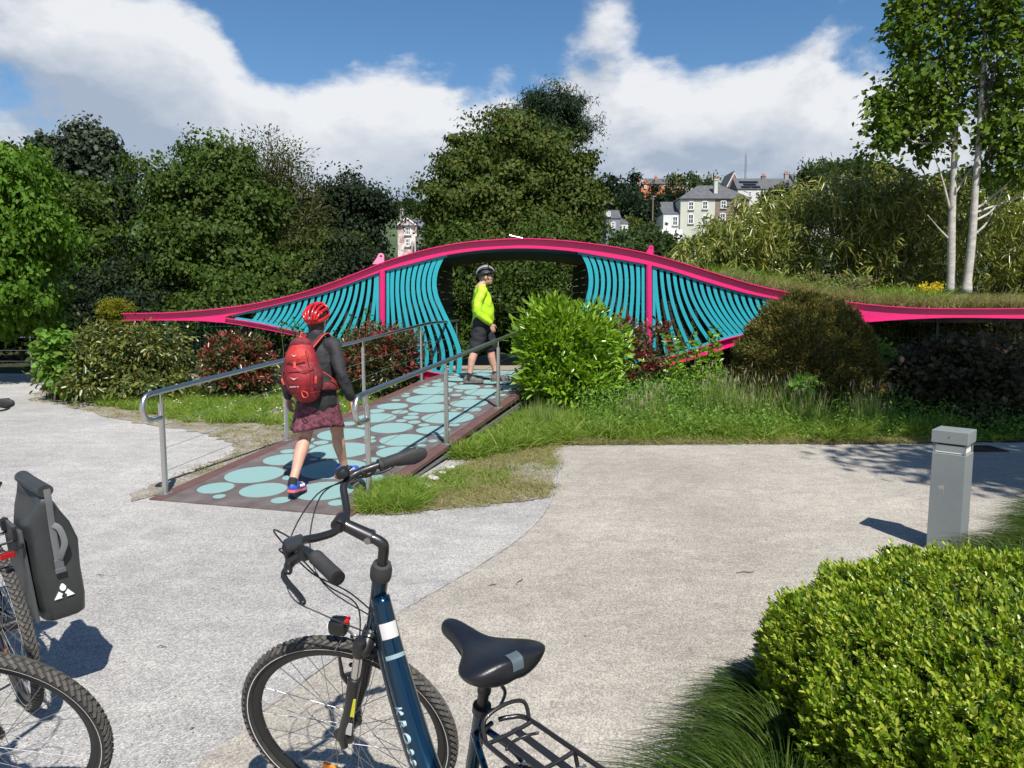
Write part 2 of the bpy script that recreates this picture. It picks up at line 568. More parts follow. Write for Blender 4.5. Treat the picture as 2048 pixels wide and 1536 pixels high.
# ------------------------------------------------------------------ the ground
def ground_mat(name, c1, c2, c3, big=.35, grit=260.0, bump=.5, rough=.9, patch=(.4, .62), worn=None):
    m = bpy.data.materials.new(name); m.use_nodes = True; MATS[name] = m
    nt = m.node_tree; N, L = nt.nodes, nt.links; p = N['Principled BSDF']
    p.inputs['Roughness'].default_value = rough; p.inputs['Specular IOR Level'].default_value = .25
    tc = N.new('ShaderNodeTexCoord')

    def noise(sc, det, rg=.6, stretch=None):
        n = N.new('ShaderNodeTexNoise'); n.inputs['Scale'].default_value = sc; n.inputs['Detail'].default_value = det; n.inputs['Roughness'].default_value = rg
        if stretch:
            mp = N.new('ShaderNodeMapping'); mp.inputs['Scale'].default_value = stretch; L.new(tc.outputs['Object'], mp.inputs[0]); L.new(mp.outputs[0], n.inputs['Vector'])
        else:
            L.new(tc.outputs['Object'], n.inputs['Vector'])
        return n.outputs[0]

    def ramp(src, a, b, ca, cb):
        r = N.new('ShaderNodeValToRGB'); r.color_ramp.elements[0].position = a; r.color_ramp.elements[1].position = b
        r.color_ramp.elements[0].color = (*ca, 1); r.color_ramp.elements[1].color = (*cb, 1); L.new(src, r.inputs[0]); return r.outputs[0]

    def mul(a, b, f=1.0, mode='MULTIPLY'):
        x = N.new('ShaderNodeMix'); x.data_type = 'RGBA'; x.blend_type = mode; x.inputs['Factor'].default_value = f
        L.new(a, x.inputs[6]); L.new(b, x.inputs[7]); return x.outputs[2]

    base = ramp(noise(big, 8, .65), patch[0], patch[1], c1, c2)
    mid = ramp(noise(big * 16, 10, .75, (.6, 1, 1)), .38, .62, (.84, .84, .85), (1.07, 1.065, 1.05))
    vo = N.new('ShaderNodeTexVoronoi'); vo.inputs['Scale'].default_value = grit * .42; L.new(tc.outputs['Object'], vo.inputs['Vector'])
    bw = N.new('ShaderNodeRGBToBW'); L.new(vo.outputs['Color'], bw.inputs[0])
    st = ramp(bw.outputs[0], .15, .85, (.62, .62, .63), (1.28, 1.26, 1.22))
    fine = ramp(noise(grit, 4, .75), .32, .68, (.72, .72, .73), (1.22, 1.21, 1.18))
    c = mul(mul(mul(base, mid), st), fine)
    pale = ramp(noise(big * 2.3, 10, .72, (1, .4, 1)), .60, .74, (0, 0, 0), (.5, .5, .5))
    pm = N.new('ShaderNodeMix'); pm.data_type = 'RGBA'; L.new(pale, pm.inputs['Factor']); L.new(c, pm.inputs[6]); pm.inputs[7].default_value = (*c3, 1)
    L.new(pm.outputs[2], p.inputs['Base Color'])
    b = N.new('ShaderNodeBump'); b.inputs['Strength'].default_value = bump; b.inputs['Distance'].default_value = .012
    ad = N.new('ShaderNodeMath'); ad.operation = 'ADD'; L.new(noise(grit, 3), ad.inputs[0]); L.new(vo.outputs['Distance'], ad.inputs[1])
    L.new(ad.outputs[0], b.inputs['Height']); L.new(b.outputs[0], p.inputs['Normal'])
    return m


GRAVEL = ground_mat('gravel', (.40, .395, .39), (.52, .51, .50), (.66, .645, .62), grit=300, bump=.6)
TARMAC = ground_mat('worn tarmac', (.36, .335, .30), (.465, .435, .39), (.55, .52, .475), big=.5, grit=340, bump=.45)
SOIL = ground_mat('soil', (.05, .04, .028), (.10, .085, .055), (.12, .11, .06), big=1.2, grit=90, bump=.8)
DRYTURF = ground_mat('dry turf', (.25, .22, .15), (.40, .375, .33), (.48, .46, .43), big=2.6, grit=160, bump=.8)
FOREST = ground_mat('woodland floor', (.03, .04, .018), (.06, .065, .03), (.07, .08, .03), big=.4, grit=40, bump=.8)


def sheet(name, pts, z, mat, label=None):
    me = bpy.data.meshes.new(name)
    me.from_pydata([(p[0], p[1], z) for p in pts], [], [tuple(range(len(pts)))])
    bm = bmesh.new(); bm.from_mesh(me)
    for f in bm.faces:
        if f.normal.z < 0:
            f.normal_flip()
    bm.to_mesh(me); bm.free()
    o = obj(name, me, mat, None, 'structure')
    return o


def g2(px, py, z=0):
    v = G(px, py, z); return (v.x, v.y)


def soft(pts, k=5, amp=.05, seed=3):
    """ragged, rounded border"""
    g = np.random.default_rng(seed)
    q = curve_pts([(p[0], p[1], 0) for p in pts], k)
    return [(p.x + g.normal() * amp, p.y + g.normal() * amp) for p in q]


sheet('ground', [(-400, -60), (400, -60), (400, 900), (-400, 900)], 0.0, GRAVEL)
sheet('tarmac_path', soft([g2(1108, 893), g2(1122, 940), g2(1105, 1000), g2(1055, 1065), g2(960, 1132), g2(800, 1226), g2(560, 1400), g2(360, 1560), (-2.0, .9), (-3.2, -1)], 5, .012)
      + [(-3, -6), (14, -6), (14, 9.6), (8.0, 9.4)] + soft([(7.0, 9.3), g2(1850, 889), g2(1500, 892), g2(1108, 893)], 6, .025), .004, TARMAC)
_sm = curve_pts([(p[0], p[1], 0) for p in (g2(1118, 935), g2(1105, 1000), g2(1055, 1065), g2(960, 1132), g2(800, 1226), g2(640, 1340), g2(520, 1430))], 8)
_v = []
for i, p in enumerate(_sm):
    t = (_sm[min(i + 1, len(_sm) - 1)] - _sm[max(i - 1, 0)]).normalized(); nn = Vector((-t.y, t.x, 0)); w = .0035 + .003 * abs(math.sin(i * 1.7))
    _v += [p + nn * w + Vector((0, 0, .0075)), p - nn * w + Vector((0, 0, .0075))]
MB().add(_v, [(2 * i, 2 * i + 1, 2 * i + 3, 2 * i + 2) for i in range(len(_sm) - 1)]).build('path_seam', M_('seam dirt', (.20, .19, .18), .9, col2=(.34, .32, .30), scale=9, lo=.45, hi=.55), None, kind='structure')
BED_R = soft([(.78, 9.4), g2(1104, 889), g2(1300, 889), g2(1500, 887), g2(1700, 889), g2(1850, 886), (7.2, 9.1), (13, 9.2)], 5, .03)
sheet('planting_bed', BED_R + [(14, 20), (1.35, 20), (1.2, 12.5)], .010, SOIL)
TURF_R = [g2(735, 1025), g2(800, 1030), g2(870, 1020), g2(960, 1012), g2(1040, 1003), g2(1098, 990), g2(1112, 950), g2(1106, 900)]
sheet('worn_verge', soft(TURF_R, 9, .025) + [(.78, 9.6), (.1, 9.2), (-1.28, 6.2)], .007, DRYTURF)
TURF_L = [g2(256, 999), g2(330, 960), g2(430, 925), g2(470, 893), g2(410, 868), g2(300, 850), g2(180, 826), g2(75, 787)]
sheet('shrub_verge', soft(TURF_L, 9, .035) + [(-8.6, 13.6), (-8.6, 19), (-1.9, 19), (-1.9, 11), (-3.0, 6.8)], .006, DRYTURF)
sheet('woodland_floor', [(-60, 17.5), (-14, 17.2), (-9, 17.3), (60, 17.3), (60, 75), (-60, 75)], .014, FOREST)


# ------------------------------------------------------------------ the hill behind
def hill_z(x, y):
    t = max(0.0, y - 92)
    z = .185 * t * t / (t + 14) if t > 0 else 0.0
    w = min(1, t / 60)
    z += (2.0 * math.sin(x * .021 + y * .013) + 1.0 * math.sin(x * .05 - y * .03)) * w
    if y > 340:
        z -= (y - 340) * .14
    return z - .4 * (1 - min(1, t / 10)) - .1


def build_hill():
    nx, ny = 90, 70
    V = []; F = []
    for j in range(ny):
        y = 58 + (j / (ny - 1)) ** 1.3 * 560
        for i in range(nx):
            x = (-1 + 2 * i / (nx - 1)) * (260 + .4 * y)
            V.append((x, y, hill_z(x, y)))
    for j in range(ny - 1):
        for i in range(nx - 1):
            a = j * nx + i; F.append((a, a + 1, a + nx + 1, a + nx))
    me = bpy.data.meshes.new('hill'); me.from_pydata(V, [], F)
    me.polygons.foreach_set('use_smooth', [True] * len(me.polygons))
    obj('hill', me, M_('hill grass', (.035, .06, .018), .95, col2=(.07, .10, .035), scale=.12), None, 'structure')


build_hill()

# ------------------------------------------------------------------ the pink and teal bridge pavilion
Y0 = 13.4
PINK = M_('pink gloss paint', (.64, .007, .150), .36, col2=(.56, .010, .125), scale=1.6, coat=.25, bump=.03, bscale=6)
PINKD = M_('pale pink paint', (.80, .28, .42), .4, col2=(.75, .2, .36), scale=14)
TEAL = M_('teal paint', (.014, .325, .385), .42, col2=(.018, .29, .35), scale=3.0, bump=.03, bscale=9)
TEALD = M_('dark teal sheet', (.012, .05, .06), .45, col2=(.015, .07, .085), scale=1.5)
BOARD = M_('black stained board', (.012, .010, .009), .7, col2=(.022, .018, .016), scale=4, aniso=(1, 8, 8), bump=.2)
topx = [247, 293, 349, 400, 452, 495, 547, 607, 671, 736, 766, 822, 865, 925, 994, 1060, 1102, 1205, 1287, 1348, 1409, 1461, 1512, 1609, 1676, 1742, 1819, 1921, 2048, 2400]
topy = [626, 625.5, 624, 620.5, 615, 609, 599, 584, 562.5, 537, 525, 507, 496, 485, 479, 477, 479, 490, 505, 521, 540, 556, 570.5, 590, 601, 609, 614.5, 616.6, 616, 616]
upx = [452, 521, 564, 607, 650, 693, 757, 772, 822, 890, 950, 1036, 1102, 1153, 1205, 1287, 1317, 1409, 1486, 1563, 1640, 1724]
upy = [633, 617, 607, 595.6, 584, 569, 546, 541, 528, 511, 502, 497, 499, 504, 513, 528, 534.7, 563, 585, 601, 613, 625]
lox = [452, 521, 572, 628, 689, 760, 860, 920, 1110, 1200, 1294, 1327, 1379, 1440, 1512, 1620, 1724]
loy = [635, 646, 657, 670, 688, 713, 742, 752, 752, 742, 722, 716, 701, 680, 662.6, 641, 627]
lbx = [247, 349, 400, 452, 521, 572, 615, 689, 760, 858, 920, 1110, 1200, 1302, 1379, 1504, 1620, 1721, 1798, 1880, 2048, 2400]
lby = [641, 641, 642, 646, 657, 667, 677, 703, 728, 757, 764, 764, 757, 739, 720, 680.5, 657, 645.5, 639.6, 636, 637, 637]


def smooth_interp(xs, ys):
    xs = np.array(xs, float); ys = np.array(ys, float)
    d = np.gradient(ys, xs)

    def f(x):
        i = int(np.clip(np.searchsorted(xs, x) - 1, 0, len(xs) - 2))
        h = xs[i + 1] - xs[i]; t = min(1, max(0, (x - xs[i]) / h))
        return ((2 * t ** 3 - 3 * t * t + 1) * ys[i] + (t ** 3 - 2 * t * t + t) * h * d[i] + (-2 * t ** 3 + 3 * t * t) * ys[i + 1] + (t ** 3 - t * t) * h * d[i + 1])
    return f


f_top, f_up, f_lo, f_lb = smooth_interp(topx, topy), smooth_interp(upx, upy), smooth_interp(lox, loy), smooth_interp(lbx, lby)


def W0(px, py, Y=Y0):
    return AY(px, py, Y)


pav = thing('bridge_pavilion', 'arched pink steel footbridge canopy with wavy teal slat panels', 'pavilion', (W0(1024, 740).x, Y0, 0))
PO = Vector(pav.location)


def channel(x0, x1, ft, fb, n, Yf=Y0, flip=1):
    """C-section steel beam along the curve: web, projecting top and bottom flanges"""
    mb = MB(); rows = []
    for i in range(n + 1):
        x = x0 + (x1 - x0) * i / n
        a = W0(x, ft(x)); b = W0(x, fb(x)); zt, zb = a.z, b.z; X = a.x
        f = flip
        sec = [(-.085, zt), (-.085, zt - .016), (-.012, zt - .017), (-.012, zb + .016), (-.055, zb + .015), (-.055, zb), (.02, zb), (.02, zt)]
        rows.append([Vector((X, Yf + f * y, z)) - PO for y, z in sec])
    k = 8
    vs = [p for r in rows for p in r]
    fs = [(i * k + j, (i + 1) * k + j, (i + 1) * k + (j + 1) % k, i * k + (j + 1) % k) for i in range(n) for j in range(k)]
    fs += [tuple(range(k)), tuple(n * k + j for j in range(k - 1, -1, -1))]
    return mb.add(vs, fs)


channel(247, 452, f_top, f_lb, 20).build('end_beam', PINK, pav)
channel(1724, 2390, f_top, f_lb, 30).build('end_beam', PINK, pav)
channel(452, 1724, f_top, f_up, 110).build('top_chord', PINK, pav)
channel(452, 902, f_lo, f_lb, 36).build('bottom_chord', PINK, pav)
channel(1150, 1724, f_lo, f_lb, 40).build('bottom_chord', PINK, pav)
BACK = 4.4
mbk = channel(452, 1724, lambda x: f_top(x), f_up, 80, Y0 + BACK, -1); mbk.build('rear_chord', PINK, pav)
for x in (765, 1297):
    mb = MB(); a = W0(x, f_up(x) - 1); b = W0(x, f_lo(x) + 2)
    mb.tube([a + Vector((0, -.03, 0)) - PO, b + Vector((0, -.03, 0)) - PO], .055, 20)
    mb.build('post', PINK, pav, smooth=True)
    mb = MB(); mb.tube([Vector((a.x, Y0 + BACK, a.z)) - PO, Vector((a.x, Y0 + BACK, .38)) - PO], .055, 16)
    mb.build('post', PINK, pav, smooth=True)
# end piers hidden under the wings
for x in (470, 1750, 2150):
    a = W0(x, f_lb(x)); mb = MB(); mb.box(Vector((a.x, Y0 + .5, a.z / 2 - .01)) - PO, (.12, .12, a.z - .02)); mb.build('pier', M_('black steel', (.012, .012, .013), .5), pav)
# lifting lugs
for x, yy, lean, mt in ((760, 526, .25, PINKD), (1300, 508, -.05, PINK)):
    c = W0(x, yy) + Vector((0, -.02, 0)) - PO
    poly = [(-.13, -.02), (.07, -.02), (.075, .10)] + [(.02 + .055 * math.cos(t), .115 + .055 * math.sin(t)) for t in np.linspace(0, math.pi, 7)] + [(-.05, .09)]
    hole = [(.02 + .02 * math.cos(t), .115 + .02 * math.sin(t)) for t in np.linspace(0, 2 * math.pi, 12, endpoint=False)]
    bm = bmesh.new()
    ov = [bm.verts.new((x_, 0, y_)) for x_, y_ in poly]; hv = [bm.verts.new((x_, 0, y_)) for x_, y_ in hole]
    es = [bm.edges.new((ov[i], ov[(i + 1) % len(ov)])) for i in range(len(ov))] + [bm.edges.new((hv[i], hv[(i + 1) % len(hv)])) for i in range(len(hv))]
    bmesh.ops.triangle_fill(bm, edges=es, use_beauty=True)
    r = bmesh.ops.extrude_face_region(bm, geom=bm.faces[:])
    bmesh.ops.translate(bm, vec=(0, .04, 0), verts=[v for v in r['geom'] if isinstance(v, bmesh.types.BMVert)])
    bmesh.ops.recalc_face_normals(bm, faces=bm.faces)
    if x > 1000:
        bmesh.ops.scale(bm, vec=(.75, 1, .9), verts=bm.verts)
    me = bpy.data.meshes.new('lug'); bm.to_mesh(me); bm.free(); me.transform(Matrix.Translation(c))
    obj('lifting_lug', me, mt, pav)
mb = MB(); c = W0(1036, 476) - PO
mb.tube([c + Vector((-.14, .05, .045)), c + Vector((.08, .05, .0))], .012, 8); mb.tube([c + Vector((-.15, .05, .05)), c + Vector((-.11, .05, .038))], .02, 8)
mb.build('cable_fitting', M_('grey steel', (.3, .3, .3), .35, .8), pav)


def strip(pts, w, Y, th=.022):
    """flat steel strip through points (px) at depth Y, width w in metres"""
    P = [W0(x, y, Y0) for x, y in pts]; m = len(P); vs = []
    for i in range(m):
        t = (P[min(i + 1, m - 1)] - P[max(i - 1, 0)]); t = Vector((t.x, 0, t.z)).normalized(); nrm = Vector((t.z, 0, -t.x))
        for s in (-1, 1):
            for yy in (Y, Y + th):
                q = P[i] + nrm * (w[i] if isinstance(w, list) else w) * .5 * s; vs.append(Vector((q.x, yy, q.z)) - PO)
    fs = []
    for i in range(m - 1):
        a, b = i * 4, (i + 1) * 4
        fs += [(a, a + 2, b + 2, b), (a + 1, b + 1, b + 3, a + 3), (a, b, b + 1, a + 1), (a + 2, a + 3, b + 3, b + 2)]
    fs += [(0, 1, 3, 2), ((m - 1) * 4, (m - 1) * 4 + 2, (m - 1) * 4 + 3, (m - 1) * 4 + 1)]
    return MB().add(vs, fs)


YS = Y0 - .006


def slat(pts, w=.07):
    strip(pts, w, YS).build('slat', TEAL, pav)


# triangular wing panels
def wing_slat(xt, sgn):
    y0 = f_up(xt); h = f_lo(xt) - y0
    B = h * .42
    xb = xt - sgn * B
    for _ in range(8):
        hb = f_lo(xb) - y0; B = min(max(hb, 2), h) * (.06 + .50 * min(1, abs(xt - (765 if sgn > 0 else 1297)) / 85)); xb = xt - sgn * B
    yb = f_lo(xb)
    pts = []
    for i in range(15):
        v = i / 14
        pts.append((xt - sgn * B * (v ** 1.75), y0 + (yb - y0) * v))
    pts[0] = (pts[0][0], pts[0][1] - 1); pts[-1] = (pts[-1][0], pts[-1][1] + 1)
    slat(pts, .060)


xs = 752.0; k = 0
while xs > 510:
    wing_slat(xs, 1); xs -= 12.2 + .08 * k; k += 1
xs = 1310.0; k = 0
while xs < 1655:
    wing_slat(xs, -1); xs += 12.8 + .10 * k; k += 1
# wave panels beside the opening
EDGE_L = [(889, 0), (878, .09), (872.5, .21), (876, .33), (890, .475), (912, .67), (923, .81), (921, 1.0)]
e_f = smooth_interp([q[1] for q in EDGE_L], [q[0] for q in EDGE_L])
EDGE_R = [(1162, 0), (1173, .09), (1178, .21), (1175, .33), (1164, .475), (1142, .67), (1132, .81), (1134, 1.0)]
r_f = smooth_interp([q[1] for q in EDGE_R], [q[0] for q in EDGE_R])
NI = 9
for side in (0, 1):
    x_post = 774 if side == 0 else 1288
    for k in range(1, NI + 1):
        u = k / NI
        pts = []
        for i in range(25):
            v = i / 24
            xe = (e_f if side == 0 else r_f)(v)
            xe += -4 if side == 0 else 4
            x = x_post + (xe - x_post) * u ** 1.02
            yt = f_up(x); yb = f_lo(x) + (2 if side == 0 else 2)
            pts.append((x, yt + (yb - yt) * v))
        slat(pts, .064 if k < NI else .078)
    # flat plates where the slats run together
fr = [(x, f_up(x) + 1.2) for x in np.linspace(465, 757, 24)]
strip(fr, .05, YS - .004).build('panel_frame', TEAL, pav)
fr = [(x, f_lo(x) - 1.2) for x in np.linspace(470, 757, 24)]
strip(fr, .05, YS - .004).build('panel_frame', TEAL, pav)
fr = [(x, f_up(x) + 1.5) for x in np.linspace(773, 894, 14)]
strip(fr, .045, YS - .004).build('panel_frame', TEAL, pav)
fr = [(x, f_lo(x) - 1.5) for x in np.linspace(773, 924, 16)]
strip(fr, .06, YS - .004).build('panel_frame', TEAL, pav)
fr = [(x, f_up(x) + 1.5) for x in np.linspace(1156, 1289, 14)]
strip(fr, .045, YS - .004).build('panel_frame', TEAL, pav)
fr = [(x, f_lo(x) - 1.5) for x in np.linspace(1130, 1289, 16)]
strip(fr, .06, YS - .004).build('panel_frame', TEAL, pav)
fr = [(x, f_up(x) + 1.2) for x in np.linspace(1305, 1712, 24)]
strip(fr, .05, YS - .004).build('panel_frame', TEAL, pav)
fr = [(x, f_lo(x) - 1.2) for x in np.linspace(1305, 1712, 24)]
strip(fr, .05, YS - .004).build('panel_frame', TEAL, pav)
for x in (755, 776, 1286, 1308):
    strip([(x, f_up(x) + 1), (x, f_lo(x) - 1)], .05, YS - .006).build('panel_frame', TEAL, pav)
# curved roof sheet with the planted top
def roof_sheet(x0, x1, dz0, th, ya, yb, n=50):
    mb = MB(); vs = []
    for i in range(n + 1):
        x = x0 + (x1 - x0) * i / n
        z = W0(x, f_top(x)).z; zu = W0(x, f_up(x)).z; X = W0(x, f_top(x)).x
        zl = max(zu, z - .17) + .012
        for y in (ya, yb):
            vs += [Vector((X, y, zl)) - PO, Vector((X, y, zl + th)) - PO]
    fs = []
    for i in range(n):
        a, b = i * 4, (i + 1) * 4
        fs += [(a, b, b + 2, a + 2), (a + 1, a + 3, b + 3, b + 1), (a, a + 1, b + 1, b), (a + 2, b + 2, b + 3, a + 3)]
    fs += [(0, 2, 3, 1), (n * 4, n * 4 + 1, n * 4 + 3, n * 4 + 2)]
    return mb.add(vs, fs)


roof_sheet(460, 1715, 0, .07, Y0 + .025, Y0 + BACK - .025).build('roof', TEALD, pav, smooth='all')
# dark board walls behind the slats, lining the wings and the passage
for side in (0, 1):
    if side == 0:
        xa, xb = W0(520, 600).x, W0(878, 600).x
    else:
        xa, xb = W0(1172, 600).x, W0(1620, 600).x
    z = .06
    while z < 2.5:
        # clip each board to the arch above and the V of the bottom chord
        pxs = [x for x in np.linspace(480, 1700, 240) if xa <= W0(x, 600).x <= xb and W0(x, f_up(x)).z > z + .16 and (W0(x, f_lo(x)).z < z + .25)]
        if len(pxs) > 4:
            a, b = W0(min(pxs), 600).x, W0(max(pxs), 600).x
            mb = MB(); mb.box(Vector(((a + b) / 2, Y0 + .30, z + .07)) - PO, (b - a, .025, .128), bev=.004)
            mb.build('board', BOARD, pav)
        z += .14
    xw = W0(868 if side == 0 else 1184, 600).x
    z = .42
    while z < 2.35:
        mb = MB(); mb.box(Vector((xw, Y0 + .30 + 2.0, z + .06)) - PO, (.03, 3.6, .12), bev=.004); mb.build('board', BOARD, pav)
        z += .14
# ------------------------------------------------------------------ ramp, landing, handrails
RO = Vector((-3.1, 6.42)); RA = Vector((.265, .964)).normalized(); RR = Vector((RA.y, -RA.x))
RW, SLOPE, RTOP = 1.9, .06, .384


def rz(s):
    return max(.012, min(SLOPE * s, RTOP) + .012)


def RL(s, t, h=0.0):
    p = RO + RA * s + RR * t
    return Vector((p.x, p.y, rz(s) + h))


RAMPM = M_('brown coated deck', (.080, .062, .060), .75, detail=10, col2=(.15, .125, .12), scale=4, bump=.25, bscale=220)
EDGEM = M_('maroon deck edge', (.10, .048, .042), .7, col2=(.13, .07, .06), scale=9, bump=.15)
MINT = M_('mint coated dots', (.175, .325, .32), .8, col2=(.26, .40, .385), scale=46, detail=12, bump=.35, bscale=260, lo=.36, hi=.66)
STEEL = M_('brushed stainless steel', (.60, .59, .57), .30, 1.0)
GALV = M_('galvanised edge', (.30, .31, .31), .5, .6, col2=(.22, .22, .22), scale=20)

ramp = thing('ramp', 'brown ramp with pale mint dots leading up to the pink pavilion', 'ramp', (RO.x, RO.y, 0))
RP = Vector(ramp.location)


def deck_strip(t0, t1, zo, th, s0, s1, mat, name):
    S_ = [s0, .2, 6.2, s1] if s0 < .2 else [s0, s1]
    mb = MB(); vs = []
    for s in S_:
        for t in (t0, t1):
            p = RL(s, t, zo); vs += [p - RP, Vector((p.x, p.y, max(.001, p.z - th))) - RP]
    fs = []; m = len(S_)
    for i in range(m - 1):
        a, b = i * 4, (i + 1) * 4
        fs += [(a, a + 2, b + 2, b), (a + 1, b + 1, b + 3, a + 3), (a, b, b + 1, a + 1), (a + 2, a + 3, b + 3, b + 2)]
    fs += [(0, 1, 3, 2), ((m - 1) * 4, (m - 1) * 4 + 2, (m - 1) * 4 + 3, (m - 1) * 4 + 1)]
    mb.add(vs, fs).build(name, mat, ramp)


deck_strip(.13, RW - .13, 0, .06, 0, 8.1, RAMPM, 'deck')
deck_strip(0, .13, .003, .06, 0, 8.1, EDGEM, 'edge_board')
deck_strip(RW - .13, RW, .003, .06, 0, 8.1, EDGEM, 'edge_board')
deck_strip(RW - .02, RW + .004, -.058, .10, 1.0, 8.1, GALV, 'side_channel')
deck_strip(.10, .13, -.062, .12, 1.0, 8.1, GALV, 'side_channel')
mb = MB()
for s in (2.2, 4.2, 6.2, 7.9):
    for t in (.25, RW - .25):
        p = RL(s, t); mb.box(Vector((p.x, p.y, (p.z - .06) / 2)) - RP, (.1, .1, p.z - .062))
mb.build('deck_feet', GALV, ramp)
# the dots: packed circles
g = np.random.default_rng(5)
dots = []
for rad, tries, ymin in ((.30, 500, 3), (.23, 900, 0), (.165, 1600, 0), (.115, 2600, 0), (.075, 3000, 0), (.05, 1200, 0)):
    for _ in range(tries):
        s = g.uniform(.12 + rad, 7.95 - rad); t = g.uniform(.17 + rad, RW - .17 - rad)
        r = rad * g.uniform(.85, 1.12)
        if all((s - a) ** 2 + (t - b) ** 2 > (r + c + .028) ** 2 for a, b, c in dots) and len(dots) < 150:
            if t - r > .15 and t + r < RW - .15 and s - r > .08:
                dots.append((s, t, r))
DISC = {}
for (s, t, r) in dots:
    me = DISC.get('d')
    if me is None:
        mb = MB(); mb.lathe([(1, 0), (1, .0035), (.985, .0042)], None, 36); me = mb.mesh('dot'); DISC['d'] = me
    o = obj('dot', me, MINT, ramp)
    p = RL(s, t, .0) - RP
    sl = SLOPE if s < 6.2 else 0
    ax = Vector((RA.x, RA.y, sl)).normalized(); rr = Vector((RR.x, RR.y, 0)); up = rr.cross(ax)
    Mx = Matrix((ax * r, rr * r, up)).transposed().to_4x4()
    o.matrix_basis = Matrix.Translation(p) @ Mx

# landing paved with wooden setts under the pavilion roof
land = thing('landing', 'paved landing of tan setts under the arched roof', 'landing', (RL(8.1, .9).x, RL(8.1, .9).y, 0))
LP = Vector(land.location)
RROT = math.atan2(RR.y, RR.x)
c = RL(10.1, .95)
mb = MB(); mb.box(Vector((c.x, c.y, RTOP / 2 - .02)) - LP, (3.2, 3.95, RTOP - .045), Matrix.Rotation(RROT, 3, 'Z')); mb.build('slab', M_('dark mortar', (.05, .045, .04), .9), land)
SETT = M_('tan sett', (.27, .215, .165), .85, col2=(.34, .28, .22), scale=7, bump=.2)
sm = MB(); sm.box((0, 0, 0), (.235, .112, .05), bev=.006); sme = sm.mesh('sett')
for nr in range(20):
    s_ = 8.17 + nr * .12
    t = -.55 + (.12 if nr % 2 else 0)
    while t < 2.4:
        o = obj('sett', sme, SETT, land); p = RL(s_, t); o.location = Vector((p.x, p.y, RTOP - .012 + random.uniform(-.003, .003))) - LP
        o.rotation_euler = (random.uniform(-.01, .01), random.uniform(-.01, .01), RROT + random.uniform(-.01, .01))
        t += .243
c = RL(11.3, .95)
mb = MB(); mb.box(Vector((c.x, c.y, RTOP - .018)) - LP, (3.1, 1.5, .04), Matrix.Rotation(RROT, 3, 'Z')); mb.build('far_paving', SETT, land)


def wire(a, b, r=.0022):
    return MB().tube([a, b], r, 5)


def handrail(name, label, t, posts, s_end, near=True):
    h = .90
    root = thing(name, label, 'handrail', RL(posts[0], t) - Vector((0, 0, .0)))
    O_ = Vector(root.location)
    for s in posts:
        b = RL(s, t) - O_; mb = MB()
        mb.tube([b, b + Vector((0, 0, h - .10))], .0245, 16)
        mb.tube([b + Vector((0, 0, h - .11)), b + Vector((0, 0, h - .02))], .009, 8)
        mb.build('post', STEEL, root, smooth=True)
        mb = MB(); mb.box(b + Vector((0, 0, .006)), (.10, .10, .010), Matrix.Rotation(R(-15), 3, 'Z'))
        for dx in (-.035, .035):
            for dy in (-.035, .035):
                mb.tube([b + Vector((dx, dy, .01)), b + Vector((dx, dy, .022))], .006, 6)
        mb.build('base_plate', GALV, root)
    s0 = posts[0]
    pts = []
    # loop back into the first post at the near end
    lo = .68
    pts += [RL(s0, t, lo), RL(s0 - .10, t, lo)]
    for a in np.linspace(-80, 80, 9):
        pts.append(RL(s0 - .13 - .09 * math.cos(R(a)), t, (lo + h) / 2 + .11 * math.sin(R(a)) * ((h - lo) / .22)))
    pts += [RL(s0 - .10, t, h)]
    ss = [s0] + [s for s in (1, 2, 3, 4, 5, 5.9, 6.1, 6.3, 6.6, 7.2) if s0 + .2 < s < s_end - .1] + [s_end]
    pts += [RL(s, t, h) for s in ss]
    mb = MB(); mb.tube([p - O_ for p in pts], .0235, 14); mb.build('rail', STEEL, root, smooth='all')
    for q in (.20, .40, .60):
        for a, b in zip(posts[:-1], posts[1:]):
            if a < 6.2 < b:
                wire(RL(a, t, q) - O_, RL(6.2, t, q) - O_).build('wire', STEEL, root); wire(RL(6.2, t, q) - O_, RL(b, t, q) - O_).build('wire', STEEL, root)
            else:
                wire(RL(a, t, q) - O_, RL(b, t, q) - O_).build('wire', STEEL, root)
    return root


handrail('handrail', 'steel handrail running along the shrubs, the woman keeps right of it', .05, [.14, 2.08, 4.0, 6.05, 7.75], 7.85)
handrail('handrail', 'steel handrail on the side of the ramp next to the glossy laurel', RW - .04, [.40, 2.28, 4.25, 6.2, 7.75], 7.85)


# ------------------------------------------------------------------ rails beyond, mesh fences
def plain_rail(label, pts, h, every, mat, group=None, r=.02, bars=(.25, .5)):
    root = thing('guard_rail', label, 'railing', pts[0], 0, group); O_ = Vector(pts[0])
    P = [Vector(p) for p in pts]
    MB().tube([p + Vector((0, 0, h)) - O_ for p in P], r, 10).build('rail', mat, root, smooth='all')
    for q in bars:
        MB().tube([p + Vector((0, 0, q)) - O_ for p in P], .005, 6).build('bar', mat, root)
    for a, b in zip(P[:-1], P[1:]):
        n = max(1, round((b - a).length / every))
        for i in range(n + (1 if b == P[-1] else 0)):
            p = a.lerp(b, i / n) - O_
            MB().tube([p, p + Vector((0, 0, h - .06))], r * 1.25, 10).build('post', mat, root, smooth=True)
            MB().tube([p + Vector((0, 0, h - .07)), p + Vector((0, 0, h))], r * .4, 6).build('bracket', mat, root)
    return root


